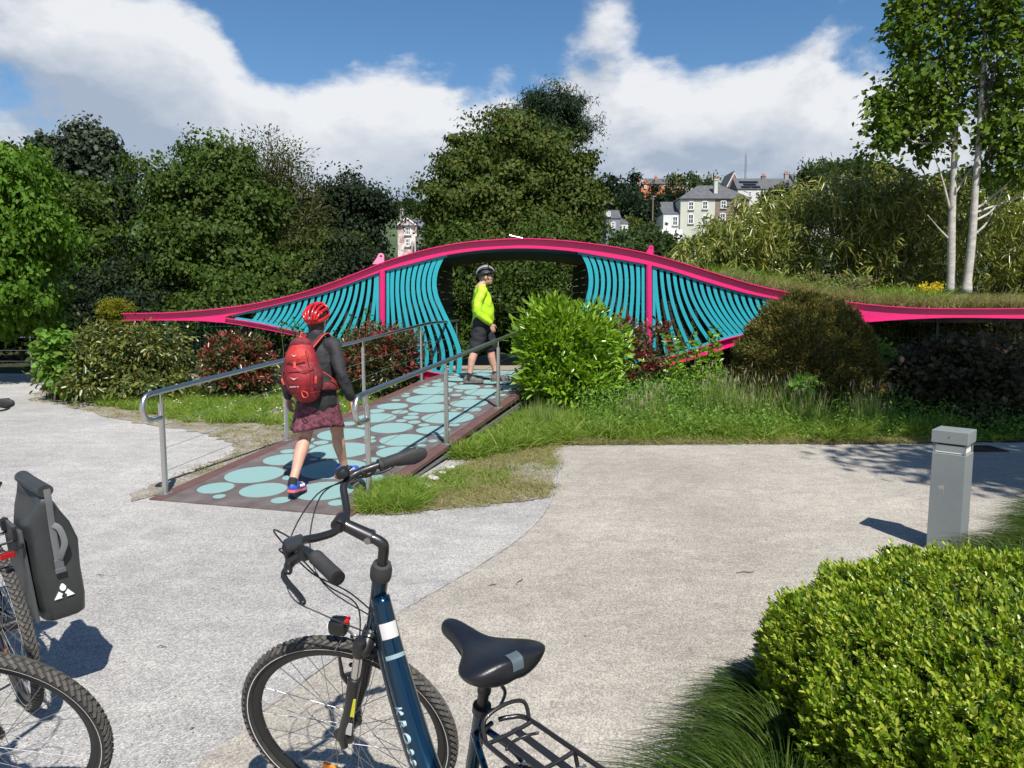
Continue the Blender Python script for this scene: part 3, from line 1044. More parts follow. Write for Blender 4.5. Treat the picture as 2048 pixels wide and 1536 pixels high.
DARKST = M_('dark steel tube', (.02, .021, .022), .4, .6)
p0 = G(65, 744); d = Vector((-1, .03, 0))
plain_rail('low steel railing at the gravel path edge beside the metal sphere', [p0 + Vector((3.4, .15, 0)), p0, p0 + Vector((-7.0, .1, 0))], .80, 1.05, STEEL)
plain_rail('dark railing inside the passage behind the man', [(-.35, 17.55, RTOP), (.75, 17.55, RTOP)], .95, 1.1, DARKST, bars=(.3, .6))
plain_rail('dark upper railing inside the passage behind the glossy laurel', [(.85, 17.45, RTOP), (2.4, 17.45, RTOP)], 1.08, 1.2, DARKST, bars=(.3, .6))

FENCE = M_('green coated wire', (.006, .055, .038), .45)


def mesh_fence(label, x0, x1, y, h, pitch=.075, z0=.02):
    root = thing('mesh_fence', label, 'fence', (x0, y, 0)); n = int((x1 - x0) / 2.3) + 1
    w = (x1 - x0) / n
    for i in range(n + 1):
        MB().box((i * w, .04, h / 2 + .03), (.05, .05, h + .06)).build('post', FENCE, root)
    for i in range(n):
        mb = MB(); k = int(w / pitch)
        for j in range(k + 1):
            x = i * w + .03 + (w - .06) * j / k
            mb.tube([(x, 0, z0), (x, 0, h)], .0035, 4, caps=False)
        mb.build('wire_panel', FENCE, root, kind='stuff')
        for zz in (.06, h * .25, h * .5, h * .75, h - .04):
            MB().tube([(i * w + .03, -.008, zz), ((i + 1) * w - .03, -.008, zz)], .005, 5).build('crossbar', FENCE, root)
    return root


mesh_fence('green wire mesh fence between the red-tipped bushes and the trees', -6.4, -1.75, 14.25, 1.22)
mesh_fence('green wire mesh fence behind the clipped brown yew ball', 2.3, 11.6, 14.25, 1.3)
# ------------------------------------------------------------------ trees
BARK = M_('grey brown bark', (.075, .06, .045), .9, col2=(.13, .11, .085), scale=6, aniso=(3, 3, .6), bump=.6)
PALEBARK = M_('silver bark', (.27, .255, .22), .8, col2=(.46, .44, .40), scale=4, aniso=(1, 1, 2.5), bump=.3, lo=.3, hi=.6)
MAPLE = leaf_mat('maple leaves', [(0.022, 0.044, 0.005), (0.034, 0.065, 0.008), (0.051, 0.088, 0.012), (0.075, 0.116, 0.019)])
MAPLE2 = leaf_mat('sycamore leaves', [(0.024, 0.049, 0.007), (0.041, 0.073, 0.010), (0.068, 0.095, 0.015), (0.102, 0.109, 0.020)])
LIME = leaf_mat('lime leaves', [(0.045, 0.108, 0.009), (0.072, 0.153, 0.013), (0.117, 0.207, 0.023)], transl=.3)
POPL = leaf_mat('grey poplar leaves', [(0.015, 0.027, 0.014), (0.025, 0.043, 0.021), (0.051, 0.068, 0.038), (0.111, 0.128, 0.085)])
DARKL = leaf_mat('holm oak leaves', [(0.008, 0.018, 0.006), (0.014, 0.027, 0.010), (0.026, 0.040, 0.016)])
OLIVE = leaf_mat('olive leaves', [(0.038, 0.049, 0.011), (0.060, 0.075, 0.015), (0.090, 0.098, 0.022)])
PINEL = leaf_mat('pine needles', [(.008, .02, .008), (.015, .035, .012), (.025, .05, .018)], transl=.1)
ASPEN = leaf_mat('aspen leaves', [(.05, .10, .012), (.09, .16, .02), (.15, .22, .035)], transl=.35)
FARG = leaf_mat('far leaves', [(.03, .055, .018), (.05, .085, .026), (.08, .115, .035)])
FARD = leaf_mat('far dark leaves', [(.012, .026, .012), (.02, .04, .018), (.035, .055, .025)])

GRP = 'trees along the wooded bank'


def on_ground(px, Y):
    v = AY(px, 640, Y); return (v.x, Y, 0.0)


def B(*a):
    return [pxblob(*q) for q in a]


tree('lime_tree', 'bright lime green tree with large leaves overhanging the steel railing', 'tree', GRP, on_ground(-120, 15.5),
     B((-60, 400, 130, 100, 15), (-10, 480, 110, 90, 15.3), (40, 560, 70, 55, 15), (-40, 600, 110, 70, 15.4), (20, 380, 75, 55, 15), (55, 470, 55, 45, 14.8), (20, 650, 60, 40, 15.6)),
     185, 300, .085, .072, .46, LIME, BARK, .16, seed=21, shell=.55, flat=.75, droop=.35, dome=True)
tree('maple_tree', 'broad green maple behind the bright lime tree', 'tree', GRP, on_ground(150, 25),
     B((50, 385, 70, 55, 26), (110, 430, 60, 70, 25.5), (60, 500, 100, 80, 26), (170, 510, 70, 65, 25), (220, 600, 60, 55, 24.5), (120, 600, 110, 65, 25), (5, 355, 50, 40, 27)),
     170, 430, .135, .105, .90, MAPLE, BARK, .3, seed=22, dome=True, flat=.54, over=.14)
tree('poplar_tree', 'tall grey-leaved poplar standing above the maples', 'tree', GRP, on_ground(190, 33),
     B((180, 305, 40, 36, 33), (225, 350, 34, 45, 33), (150, 340, 45, 40, 33), (105, 300, 26, 10, 33), (238, 410, 26, 40, 33), (185, 280, 22, 22, 33), (195, 420, 60, 60, 33)),
     230, 110, .19, .16, .62, POPL, BARK, .3, seed=23, shell=.4, dome=True, flat=.9)
tree('maple_tree', 'large dense maple rising behind the left wing of the pink beam', 'tree', GRP, on_ground(420, 24),
     B((420, 345, 48, 34, 25), (365, 415, 50, 50, 24.5), (460, 430, 65, 60, 24.5), (345, 520, 52, 60, 23.5), (440, 535, 75, 65, 23), (530, 560, 60, 50, 23.5), (345, 600, 55, 40, 23), (325, 358, 20, 8, 25), (505, 620, 70, 34, 22.5), (400, 475, 60, 50, 24)),
     235, 420, .125, .10, .82, MAPLE, BARK, .32, seed=24, dome=True, flat=.52, over=.14)
tree('ash_tree', 'thin-leaved ash with bare twigs showing against the cloud', 'tree', GRP, on_ground(560, 28),
     B((530, 320, 70, 50, 28), (570, 390, 65, 60, 28), (500, 400, 60, 60, 28), (600, 450, 50, 50, 28), (560, 480, 90, 60, 27)),
     420, 34, .13, .05, .42, OLIVE, BARK, .2, nl=220, seed=25, shell=.3, over=.12)
tree('holm_oak', 'dark holm oak beside the pink gabled house', 'tree', GRP, on_ground(700, 36),
     B((700, 415, 46, 28, 36), (660, 450, 40, 40, 36), (738, 450, 26, 34, 36), (690, 500, 60, 50, 36), (640, 500, 45, 45, 36)),
     170, 330, .17, .11, 1.1, DARKL, BARK, .3, seed=26, dome=True, flat=.75)
tree('olive_green_tree', 'yellowish small tree just above the left slope of the pink arch', 'tree', GRP, on_ground(690, 23),
     B((675, 515, 46, 32, 24), (620, 540, 45, 40, 23.5), (725, 560, 34, 26, 23), (650, 590, 65, 34, 22), (590, 600, 48, 38, 22.5)),
     190, 200, .115, .07, .62, leaf_mat('yellow olive leaves', [(0.026, 0.045, 0.009), (0.045, 0.064, 0.012), (0.071, 0.083, 0.017)]), BARK, .16, seed=27, nl=40, dome=True, flat=.6)
tree('sycamore_tree', 'huge rounded sycamore rising behind the middle of the arch', 'tree', GRP, on_ground(1020, 31),
     B((1045, 315, 66, 42, 31), (955, 345, 54, 48, 31), (1105, 365, 48, 48, 31), (920, 410, 48, 48, 30.5), (1000, 420, 90, 60, 30), (1110, 435, 60, 50, 30.5), (915, 462, 40, 30, 30), (1145, 430, 28, 42, 30.5), (1030, 500, 110, 40, 29), (935, 290, 18, 10, 31), (1150, 335, 18, 14, 31)),
     290, 440, .145, .11, 1.02, MAPLE2, BARK, .45, seed=28, dome=True, flat=.52, over=.14)
tree('pine_tree', 'dark flat-topped pine showing over the huge sycamore', 'tree', GRP, on_ground(1080, 44),
     B((1100, 215, 55, 26, 44), (1040, 245, 45, 18, 44), (1130, 250, 32, 18, 44), (1085, 268, 80, 16, 44)),
     150, 160, .26, .05, .95, PINEL, BARK, .3, seed=29, flat=.4, spread=1.1, dome=True)
# dense undergrowth on the bank, seen below the crowns and through the passage
k = 0
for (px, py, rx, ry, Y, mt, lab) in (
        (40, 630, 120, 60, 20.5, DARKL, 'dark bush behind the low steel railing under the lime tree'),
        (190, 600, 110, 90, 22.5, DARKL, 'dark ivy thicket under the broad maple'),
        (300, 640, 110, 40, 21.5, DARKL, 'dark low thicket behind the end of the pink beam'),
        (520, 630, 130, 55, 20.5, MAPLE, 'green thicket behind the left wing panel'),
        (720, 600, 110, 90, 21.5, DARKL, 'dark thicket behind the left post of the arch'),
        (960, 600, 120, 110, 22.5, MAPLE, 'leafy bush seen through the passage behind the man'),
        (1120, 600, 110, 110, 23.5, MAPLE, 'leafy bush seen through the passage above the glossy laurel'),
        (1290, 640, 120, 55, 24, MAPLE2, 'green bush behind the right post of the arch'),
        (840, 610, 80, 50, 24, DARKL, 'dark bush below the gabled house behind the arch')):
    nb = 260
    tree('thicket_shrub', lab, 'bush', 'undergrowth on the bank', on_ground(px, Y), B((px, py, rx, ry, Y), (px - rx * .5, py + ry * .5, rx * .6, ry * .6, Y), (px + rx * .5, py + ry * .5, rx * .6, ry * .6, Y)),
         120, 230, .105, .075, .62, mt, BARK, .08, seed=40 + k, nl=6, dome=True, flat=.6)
    k += 1
tree('domed_shrub', 'small yellow-green domed shrub beside the tip of the pink beam', 'bush', None, on_ground(230, 19.5), B((228, 616, 26, 15, 19.5), (232, 640, 20, 20, 19.5)),
     90, 70, .05, .02, .12, leaf_mat('dome leaves', [(.12, .15, .01), (.19, .20, .015), (.25, .24, .03)]), BARK, .05, nl=4, seed=55)

# tree beside the path, outside the picture: it shades the road and the dark shrub
tree('maple_tree', 'tall maple beside the path shading the tarmac by the bollard', 'tree', None, (7.9, 3.4, 0),
     [(np.array([7.9, 3.4, 7.6]), np.array([2.6, 2.6, 2.0])), (np.array([9.4, 3.0, 6.2]), np.array([2.2, 2.2, 1.8])), (np.array([8.6, 4.2, 9.2]), np.array([2.2, 2.0, 1.6])), (np.array([7.2, 2.7, 5.8]), np.array([1.2, 1.3, 1.0]))],
     150, 150, .16, .13, .8, MAPLE, BARK, .2, seed=61, dome=True)


# ------------------------------------------------------------------ planted platform behind the right beam
bed_z = lambda x: W0(1024 + x / Y0 * FPX, f_top(min(2390, max(1500, 1024 + x / Y0 * FPX)))).z - .03
me_v = []; me_f = []
XS = np.linspace(3.6, 12.2, 30)
for x in XS:
    z = bed_z(x)
    for (yy, dz) in ((Y0 + .03, -.22), (Y0 + .03, 0), (Y0 + 2.0, .05), (Y0 + 6.5, .10), (Y0 + 6.5, -.22)):
        me_v.append((x, yy, z + dz))
for i in range(len(XS) - 1):
    for j in range(5):
        j2 = (j + 1) % 5
        me_f.append((i * 5 + j, (i + 1) * 5 + j, (i + 1) * 5 + j2, i * 5 + j2))
me_f += [tuple(range(5)), tuple((len(XS) - 1) * 5 + j for j in range(4, -1, -1))]
me = bpy.data.meshes.new('roof_garden'); me.from_pydata(me_v, [], me_f); obj('raised_bed', me, SOIL, None, 'structure')
sheet_wall = MB(); sheet_wall.box((7.8, Y0 + 6.6, .66), (8.8, .2, 1.3)); sheet_wall.build('retaining_wall', M_('dark stone wall', (.05, .048, .042), .9, col2=(.10, .095, .085), scale=3, bump=.5), None, kind='structure')


def aspen(label, bx, by, tops, blobs, seed, branches):
    g = np.random.default_rng(seed)
    bz = bed_z(bx) + .05
    t = thing('aspen_tree', label, 'tree', (bx, by, bz), 0, 'pale-barked trees in the raised bed'); O_ = Vector((bx, by, bz))
    pts = [Vector(p) - O_ for p in tops]
    cp = curve_pts(pts, 6)
    MB().tube(cp, [.082 - .058 * i / (len(cp) - 1) + (.02 if i < 2 else 0) for i in range(len(cp))], 14).build('trunk', PALEBARK, t, smooth='all')
    for br in branches:
        q = curve_pts([Vector(p) - O_ for p in br], 5)
        MB().tube(q, [.028 - .020 * i / (len(q) - 1) for i in range(len(q))], 8).build('branch', PALEBARK, t, smooth='all')
    V, F, C = foliage(blobs, 170, 42, .115, .105, .24, g, shell=.2, flat=1.2, droop=.3, spread=1.2)
    mb = MB()
    for k in range(80):
        tgt = Vector(C[int(g.integers(len(C)))]) - O_
        i = int((.48 + .5 * g.random()) * (len(cp) - 1)); s = cp[i]
        q = curve_pts([s, s.lerp(tgt, .5) + Vector((0, 0, .12)), tgt], 3)
        mb.tube(q, [.009 * (1 - .6 * j / (len(q) - 1)) for j in range(len(q))], 5)
    mb.build('twigs', BARK, t, smooth='all', kind='stuff')
    obj('crown', raw_mesh('crown', V - np.array(O_), F), ASPEN, t)


YA = 15.6
aspen('pale-trunked aspen with the lower straight trunk next to the yellow flowers', AY(1902, 585, YA).x, YA,
      [AY(1902, 588, YA), AY(1903, 470, YA), AY(1906, 380, YA), AY(1910, 280, YA), AY(1914, 150, YA), AY(1918, 0, YA), AY(1920, -150, YA)],
      B((1850, 90, 70, 110, YA), (1800, 190, 55, 60, YA), (1765, 245, 42, 45, YA), (1850, 250, 60, 60, YA), (1805, 40, 28, 60, YA), (1900, -60, 90, 100, YA), (1880, 180, 50, 80, YA), (1750, 310, 30, 18, YA)), 71,
      [[AY(1900, 480, YA), AY(1880, 460, YA), AY(1855, 430, YA - .2)], [AY(1900, 420, YA), AY(1885, 360, YA), AY(1868, 310, YA)], [AY(1906, 395, YA), AY(1930, 355, YA), AY(1950, 330, YA)],
       [AY(1908, 290, YA), AY(1890, 220, YA), AY(1880, 150, YA)], [AY(1905, 280, YA), AY(1830, 285, YA), AY(1790, 250, YA)]])
YB = 15.3
aspen('pale-trunked aspen leaning outward with long bare side branches', AY(1934, 580, YB).x, YB,
      [AY(1932, 588, YB), AY(1944, 480, YB), AY(1950, 390, YB), AY(1958, 280, YB), AY(1964, 170, YB), AY(1974, 0, YB), AY(1982, -150, YB)],
      B((2020, 60, 70, 100, YB), (2060, 180, 80, 90, YB), (2000, 230, 45, 70, YB), (2050, 300, 70, 60, YB), (1985, 120, 50, 80, YB), (1990, -60, 90, 90, YB), (1960, 330, 30, 30, YB)), 72,
      [[AY(1952, 418, YB), AY(2000, 380, YB), AY(2060, 325, YB)], [AY(1953, 425, YB), AY(2000, 408, YB), AY(2070, 385, YB)], [AY(1953, 440, YB), AY(1985, 420, YB), AY(2005, 380, YB)],
       [AY(1960, 210, YB), AY(1985, 190, YB), AY(2005, 165, YB)], [AY(1948, 470, YB), AY(1970, 450, YB), AY(1985, 425, YB)]])

# bamboo thicket
BAMB = leaf_mat('bamboo leaves', [(.075, .11, .018), (.13, .17, .028), (.21, .24, .045), (.36, .34, .09)], rough=.30, transl=.3, spec=.6)
CULM = M_('bamboo culm', (.13, .12, .045), .5, col2=(.22, .19, .08), scale=5)
gb = np.random.default_rng(81)
bam = thing('bamboo_thicket', 'tall leafy bamboo thicket behind the pale-trunked aspens', 'bamboo', (7.2, 18.2, 0)); BO = np.array([7.2, 18.2, 0])
top_prof = smooth_interp([1350, 1400, 1460, 1540, 1620, 1700, 1800, 1900, 2000, 2100, 2200], [505, 470, 430, 395, 370, 345, 350, 370, 385, 390, 390])
VP = []; DP = []
for i in range(170):
    px = gb.uniform(1352, 2180); Y = gb.uniform(17.0, 20.0)
    py = top_prof(px) + abs(gb.normal()) * 22 + (gb.random() < .3) * gb.uniform(0, 80)
    tp = np.array(AY(px, py, Y)); bs = np.array([tp[0] + gb.normal() * .35, Y + gb.normal() * .2, .02])
    lean = np.array([gb.normal() * .4, -abs(gb.normal()) * .4, 0])
    tip = tp + lean * .5
    mid = bs * .45 + tp * .55 - lean * .15
    if i < 80:
        q = curve_pts([Vector(bs - BO), Vector(mid - BO), Vector(tip - BO)], 4)
        MB().tube(q, [.013 - .010 * j / (len(q) - 1) for j in range(len(q))], 6).build('culm', CULM, bam)
    h = tp[2]
    nw = int(9 + h * 3.0)
    for w in range(nw):
        u = 1 - gb.random() ** 1.5 * .9
        c = (bs * (1 - u) + tip * u) + gb.normal(size=3) * np.array([.30, .30, .12])
        VP.append(c); DP.append(np.array([gb.normal(), gb.normal() - .6, -.15]))
VP = np.array(VP); DP = unit(np.array(DP))
nl = 17
P = np.repeat(VP, nl, 0) + gb.normal(size=(len(VP) * nl, 3)) * .085
D = unit(np.repeat(DP, nl, 0) * .55 + rand_dir(len(P), gb) * .8 + np.array([[0, 0, -.25]]))
V, F = leaf_arrays(P, D, .215 * (.6 + .7 * gb.random(len(P))), .033 * (.7 + .6 * gb.random(len(P))), gb, droop=.35, six=True)
obj('foliage', raw_mesh('foliage', V - BO, F), BAMB, bam, 'stuff')


# ------------------------------------------------------------------ grasses (nobody could count them)
DRYG = leaf_mat('dry grass', [(.30, .24, .11), (.36, .31, .16), (.22, .23, .07), (.14, .19, .05)], rough=.7, transl=.3)
GREENG = leaf_mat('green grass', [(.08, .17, .02), (.14, .25, .03), (.22, .33, .05), (.36, .37, .12)], rough=.55, transl=.42)
TALLG = leaf_mat('tall grass', [(.12, .21, .04), (.18, .28, .06), (.27, .36, .09), (.40, .42, .19)], rough=.55, transl=.45)
SEEDG = leaf_mat('seed heads', [(.26, .23, .15), (.32, .28, .19), (.22, .17, .13)], rough=.8, transl=.3)


def in_poly(x, y, poly):
    c = np.zeros(len(x), bool); n = len(poly)
    for i in range(n):
        x1, y1 = poly[i]; x2, y2 = poly[(i + 1) % n]
        k = ((y1 > y) != (y2 > y)) & (x < (x2 - x1) * (y - y1) / (y2 - y1 + 1e-12) + x1)
        c ^= k
    return c


def scatter(poly, n, g):
    a = np.array(poly); lo, hi = a.min(0), a.max(0)
    X = g.uniform(lo[0], hi[0], n * 4); Yv = g.uniform(lo[1], hi[1], n * 4)
    m = in_poly(X, Yv, poly); return X[m][:n], Yv[m][:n]


def patchy(x, y, g, f=1.3):
    a, b, c, d = g.uniform(0, 6, 4)
    return .5 + .25 * np.sin(x * f * 2.1 + a + 1.7 * np.sin(y * f + c)) + .25 * np.sin(y * f * 2.7 + b + 1.3 * np.sin(x * f * 1.9 + d))


def turf(name, label, cat, poly, n, h, w, mat, seed, z=.01, thr=.0, droop=.35, lean=.5, tuft=0, hvar=.5, seg=3):
    g = np.random.default_rng(seed)
    x, y = scatter(poly, n, g)
    if tuft:
        k = max(1, len(x) // tuft); idx = g.integers(0, k, len(x))
        x = x[idx] + g.normal(size=len(x)) * .045; y = y[idx] + g.normal(size=len(x)) * .045
    keep = patchy(x, y, g) + g.normal(size=len(x)) * .12 > thr
    x, y = x[keep], y[keep]
    zz = z(x, y) if callable(z) else np.full(len(x), z)
    P = np.stack([x, y, zz], 1)
    D = unit(np.stack([g.normal(size=len(x)) * lean, g.normal(size=len(x)) * lean, np.ones(len(x))], 1))
    V, F = blade_arrays(P, D, h * (1 - hvar + 2 * hvar * g.random(len(x))), w * (.7 + .6 * g.random(len(x))), g, droop, seg)
    o = obj(name, raw_mesh(name, V, F), mat, None, 'stuff')
    tag(o, label, cat)
    return o


poly_r = [tuple(q) for q in soft(TURF_R, 4, .02)] + [(.78, 9.2), (.10, 9.0), (-1.22, 6.25)]
turf('dry_grass', 'dry straw-coloured grass on the worn verge beside the ramp', 'grass', poly_r, 26000, .05, .006, DRYG, 91, thr=.28, lean=.9, tuft=14)
turf('verge_grass', 'short green grass tufts on the worn verge beside the ramp', 'grass', poly_r, 12000, .09, .007, GREENG, 92, thr=.62, lean=.7, tuft=40)
near_r = [g2(728, 1028), g2(850, 1020), g2(835, 985), g2(800, 965), g2(738, 990)]
turf('edge_grass', 'lush green grass tuft at the foot of the near handrail post', 'grass', near_r, 6500, .17, .008, GREENG, 93, lean=.6, tuft=90)
edge_r = [(-.62, 8.1), (-.30, 8.1), (.30, 8.75), (.75, 9.0), (.9, 9.6), (1.2, 10.0), (1.4, 12.3), (.72, 12.4), (-.1, 9.6)]
turf('ramp_side_grass', 'green weeds and grass growing along the raised ramp edge', 'grass', edge_r, 30000, .26, .012, GREENG, 94, thr=.0, lean=.7, tuft=60)
poly_l = soft(TURF_L, 4, .03) + [(-8.4, 13.5), (-8.4, 14.2), (-1.7, 14.2), (-1.75, 12.0), (-3.1, 6.75)]
turf('dry_grass', 'dry grass along the gravel edge before the left shrubs', 'grass', soft(TURF_L, 4, .03) + [(-8.0, 12.6), (-5, 11.2), (-2.3, 10), (-3.1, 6.75)], 10000, .05, .008, DRYG, 95, thr=.42, lean=.9, tuft=16)
green_l = [g2(100, 800), g2(260, 822), g2(400, 850), g2(520, 850), g2(560, 858)] + [(-2.5, 9.2), (-1.7, 12.0), (-1.75, 14.2), (-8.2, 14.2)]
turf('meadow_grass', 'green meadow grass with weeds before the left shrubs', 'grass', green_l, 34000, .20, .012, GREENG, 96, thr=.12, lean=.65, tuft=50)
BEDP = [(.65, 9.02), (2.0, 8.98), (3.2, 9.0), (4.9, 9.08), (5.6, 9.25), (5.6, 11.5), (4, 12.6), (1.3, 12.6)]
turf('bed_grass', 'dense green grass along the front of the planting bed', 'grass', BEDP, 36000, .34, .012, GREENG, 97, thr=.1, lean=.55, tuft=50)
turf('kerb_straw', 'dry straw strip where the planting bed meets the tarmac', 'grass', [(.55, 8.86), (2, 8.92), (4.9, 8.98), (4.9, 9.16), (2, 9.14), (.7, 9.12)], 22000, .09, .006, DRYG, 99, lean=1.1, tuft=12)
turf('low_weeds', 'low leafy weeds along the kerb of the tarmac', 'weeds', [(.6, 9.0), (4.9, 9.05), (7.6, 9.2), (7.6, 9.7), (.8, 9.7)], 9000, .12, .03, GREENG, 98, lean=1.0, tuft=16)


def tall_tufts(name, label, spots, n, h, seed, mat=TALLG, z=.01, heads=True):
    g = np.random.default_rng(seed)
    parts = []; hv = []
    for (x, y, r, hh) in spots:
        m = int(n * (r / .3) ** 1.5)
        px_ = x + g.normal(size=m) * r * .5; py_ = y + g.normal(size=m) * r * .4
        P = np.stack([px_, py_, np.full(m, z if not callable(z) else z(x))], 1)
        D = unit(np.stack([g.normal(size=m) * .16, g.normal(size=m) * .16, np.ones(m)], 1))
        L_ = hh * (.55 + .55 * g.random(m))
        parts.append(blade_arrays(P, D, L_, .011, g, .10, 4))
        if heads:
            q = g.random(m) < .15
            T = P[q] + D[q] * (L_[q] * .92)[:, None]
            hv.append(leaf_arrays(T, unit(D[q] + g.normal(size=(q.sum(), 3)) * .12), .12, .016, g, droop=.1))
    root = thing(name, label, 'grass', (spots[0][0], spots[0][1], 0)); O_ = np.array(root.location)
    V, F = join_arrays(parts); obj('blades', raw_mesh('blades', V - O_, F), mat, root, 'stuff')
    if hv:
        V, F = join_arrays(hv); obj('seed_heads', raw_mesh('seed_heads', V - O_, F), SEEDG, root, 'stuff')


def gx(px, Y):
    return AY(px, 800, Y).x


tall_tufts('tall_grass_clump', 'tall pale grass clump with seed heads just before the yew ball', [(gx(1580, 10.0), 10.0, .30, .75), (gx(1620, 9.7), 9.7, .25, .6)], 420, .7, 101)
tall_tufts('tall_grass_clump', 'tall upright grass clump between the laurel shoots and the yew ball', [(gx(1450, 10.2), 10.2, .34, .78), (gx(1500, 9.9), 9.9, .26, .62)], 460, .7, 102)
tall_tufts('tall_grass_clump', 'grey-green grass clump below the red-leaved bush', [(gx(1310, 10.0), 10.0, .26, .55), (gx(1270, 9.8), 9.8, .2, .45)], 380, .5, 103)
tall_tufts('tall_grass_clump', 'shaded grass clump between the yew ball and the dark shrub', [(gx(1735, 9.7), 9.7, .28, .6)], 420, .5, 104)
tall_tufts('arching_grass_clump', 'arching grass clump at the foot of the glossy laurel', [(gx(1085, 10.0), 10.0, .3, .42)], 420, .5, 105, heads=False)
# low leafy weed cover in the bed
gw = np.random.default_rng(110)
wx, wy = scatter([(.85, 9.2), (5.4, 9.2), (7.5, 9.6), (7.5, 11), (4, 12.4), (1.2, 12.4)], 1200, gw)
C = np.stack([wx, wy, .06 + .46 * gw.random(len(wx)) * np.clip((wy - 9.2) / 1.2, .25, 1)], 1)
P = np.repeat(C, 40, 0) + gw.normal(size=(len(C) * 40, 3)) * np.array([[.09, .09, .07]])
P[:, 2] = np.abs(P[:, 2])
V, F = leaf_arrays(P, unit(rand_dir(len(P), gw) + np.array([[0, -.2, .35]])), .05 * (.6 + .8 * gw.random(len(P))), .022, gw, droop=.15)
tag(obj('leafy_weeds', raw_mesh('leafy_weeds', V, F), leaf_mat('weed leaves', [(.07, .15, .02), (.12, .23, .035), (.19, .32, .06)]), None, 'stuff'), 'mixed leafy weeds filling the planting bed before the arch', 'weeds')
# small white and yellow meadow flowers
gf = np.random.default_rng(111)
fx, fy = scatter(green_l, 160, gf)
P = np.stack([fx, fy, .10 + .10 * gf.random(len(fx))], 1); P = np.repeat(P, 5, 0)
V, F = leaf_arrays(P, unit(rand_dir(len(P), gf) * np.array([[1, 1, .2]]) + np.array([[0, 0, .3]])), .02, .014, gf)
tag(obj('meadow_flowers', raw_mesh('meadow_flowers', V, F), leaf_mat('petals', [(.75, .75, .7), (.8, .78, .6), (.7, .55, .05)]), None, 'stuff'), 'tiny white and yellow flowers in the meadow grass', 'flowers')
# raised bed: dry meadow grass, weeds, yellow spurge
zb = lambda x, y: np.array([bed_z(v) for v in x]) + .02
turf('roof_grass', 'tawny meadow grass on the raised bed behind the pink beam', 'grass', [(3.7, Y0 + .1), (12, Y0 + .1), (12, Y0 + 3.2), (4.4, Y0 + 3.2)], 46000, .34, .011, leaf_mat('tawny grass', [(.26, .20, .09), (.22, .22, .07), (.14, .19, .05), (.34, .29, .15)], transl=.3), 112, z=zb, lean=.5, tuft=26)
turf('roof_weeds', 'green weeds on the raised bed before the bamboo', 'weeds', [(3.6, Y0 + .9), (8.0, Y0 + .7), (8.0, Y0 + 3), (3.6, Y0 + 3)], 16000, .52, .02, GREENG, 113, z=zb, thr=.45, lean=.6, tuft=30)
gy = np.random.default_rng(114)
yx, yY = AY(1862, 580, 14.6).x, 14.6
C = np.stack([yx + gy.normal(size=26) * .14, yY + gy.normal(size=26) * .1, bed_z(yx) + .30 + gy.random(26) * .16], 1)
P = np.repeat(C, 16, 0) + gy.normal(size=(26 * 16, 3)) * .03
V, F = leaf_arrays(P, unit(rand_dir(len(P), gy) + np.array([[0, 0, .6]])), .05, .03, gy)
yt = thing('yellow_spurge', 'bright yellow flowering plant at the foot of the aspens', 'plant', (yx, yY, bed_z(yx))); YO = np.array(yt.location)
obj('flower_heads', raw_mesh('flower_heads', V - YO, F), leaf_mat('yellow bracts', [(.55, .42, .02), (.65, .52, .03), (.45, .42, .04)]), yt, 'stuff')
mb = MB()
for c in C:
    mb.tube([(c[0] - YO[0]) * .4 * Vector((1, 0, 0)) + Vector((0, (c[1] - YO[1]) * .4, 0)), Vector(c - YO)], .005, 5)
mb.build('stems', M_('green stem', (.08, .14, .03), .6), yt, kind='stuff')
# dry tufts on the left wing of the roof
gl = np.random.default_rng(115)
xs_ = gl.uniform(340, 700, 900); P = []
for x in xs_:
    a = W0(x, f_top(x)); P.append((a.x, Y0 + gl.uniform(.03, .8), a.z - .02))
P = np.array(P); D = unit(np.stack([gl.normal(size=900) * .5, gl.normal(size=900) * .5, np.ones(900)], 1))
V, F = blade_arrays(P, D, .05 + .12 * gl.random(900) ** 2, .008, gl, .3)
tag(obj('roof_tufts', raw_mesh('roof_tufts', V, F), DRYG, None, 'stuff'), 'dry tufts growing on top of the left pink beam', 'grass')


# ------------------------------------------------------------------ shrubs
def shrub(name, label, base, blobs, nclump, nleaf, ln, wd, cr, mat, seed, group=None, stems=10, tips=None, tipn=0, six=True, cat='shrub', **kw):
    g = np.random.default_rng(seed); t = thing(name, label, cat, base, 0, group); O_ = np.array(base)
    V, F, C = foliage(blobs, nclump, nleaf, ln, wd, cr, g, six=six, **kw)
    mb = MB()
    for k in range(stems):
        c = Vector(C[int(g.integers(len(C)))] - O_)
        q = curve_pts([Vector((g.normal() * .06, g.normal() * .06, 0)), c * .5 + Vector((g.normal() * .05, g.normal() * .05, .05)), c], 4)
        mb.tube(q, [.014 * (1 - .7 * j / (len(q) - 1)) for j in range(len(q))], 5)
    mb.build('stems', BARK, t, kind='stuff')
    obj('foliage', raw_mesh('foliage', V - O_, F), mat, t, 'stuff')
    if tips is not None:
        C2, O2 = crown_points(blobs, tipn, g, .9, .12)
        C2 = C2[O2[:, 2] > -.35]; O2 = O2[O2[:, 2] > -.35]
        P = np.repeat(C2, 8, 0) + g.normal(size=(len(C2) * 8, 3)) * .018
        D = unit(np.repeat(O2, 8, 0) * .5 + rand_dir(len(P), g) * .75 + np.array([[0, 0, .55]]))
        V, F = leaf_arrays(P, D, ln * 1.05 * (.7 + .6 * g.random(len(P))), wd * .95, g, six=True)
        obj('young_leaves', raw_mesh('young_leaves', V - O_, F), tips, t, 'stuff')
    return t


def gb_(px, Y):
    return (AY(px, 780, Y).x, Y, 0.0)


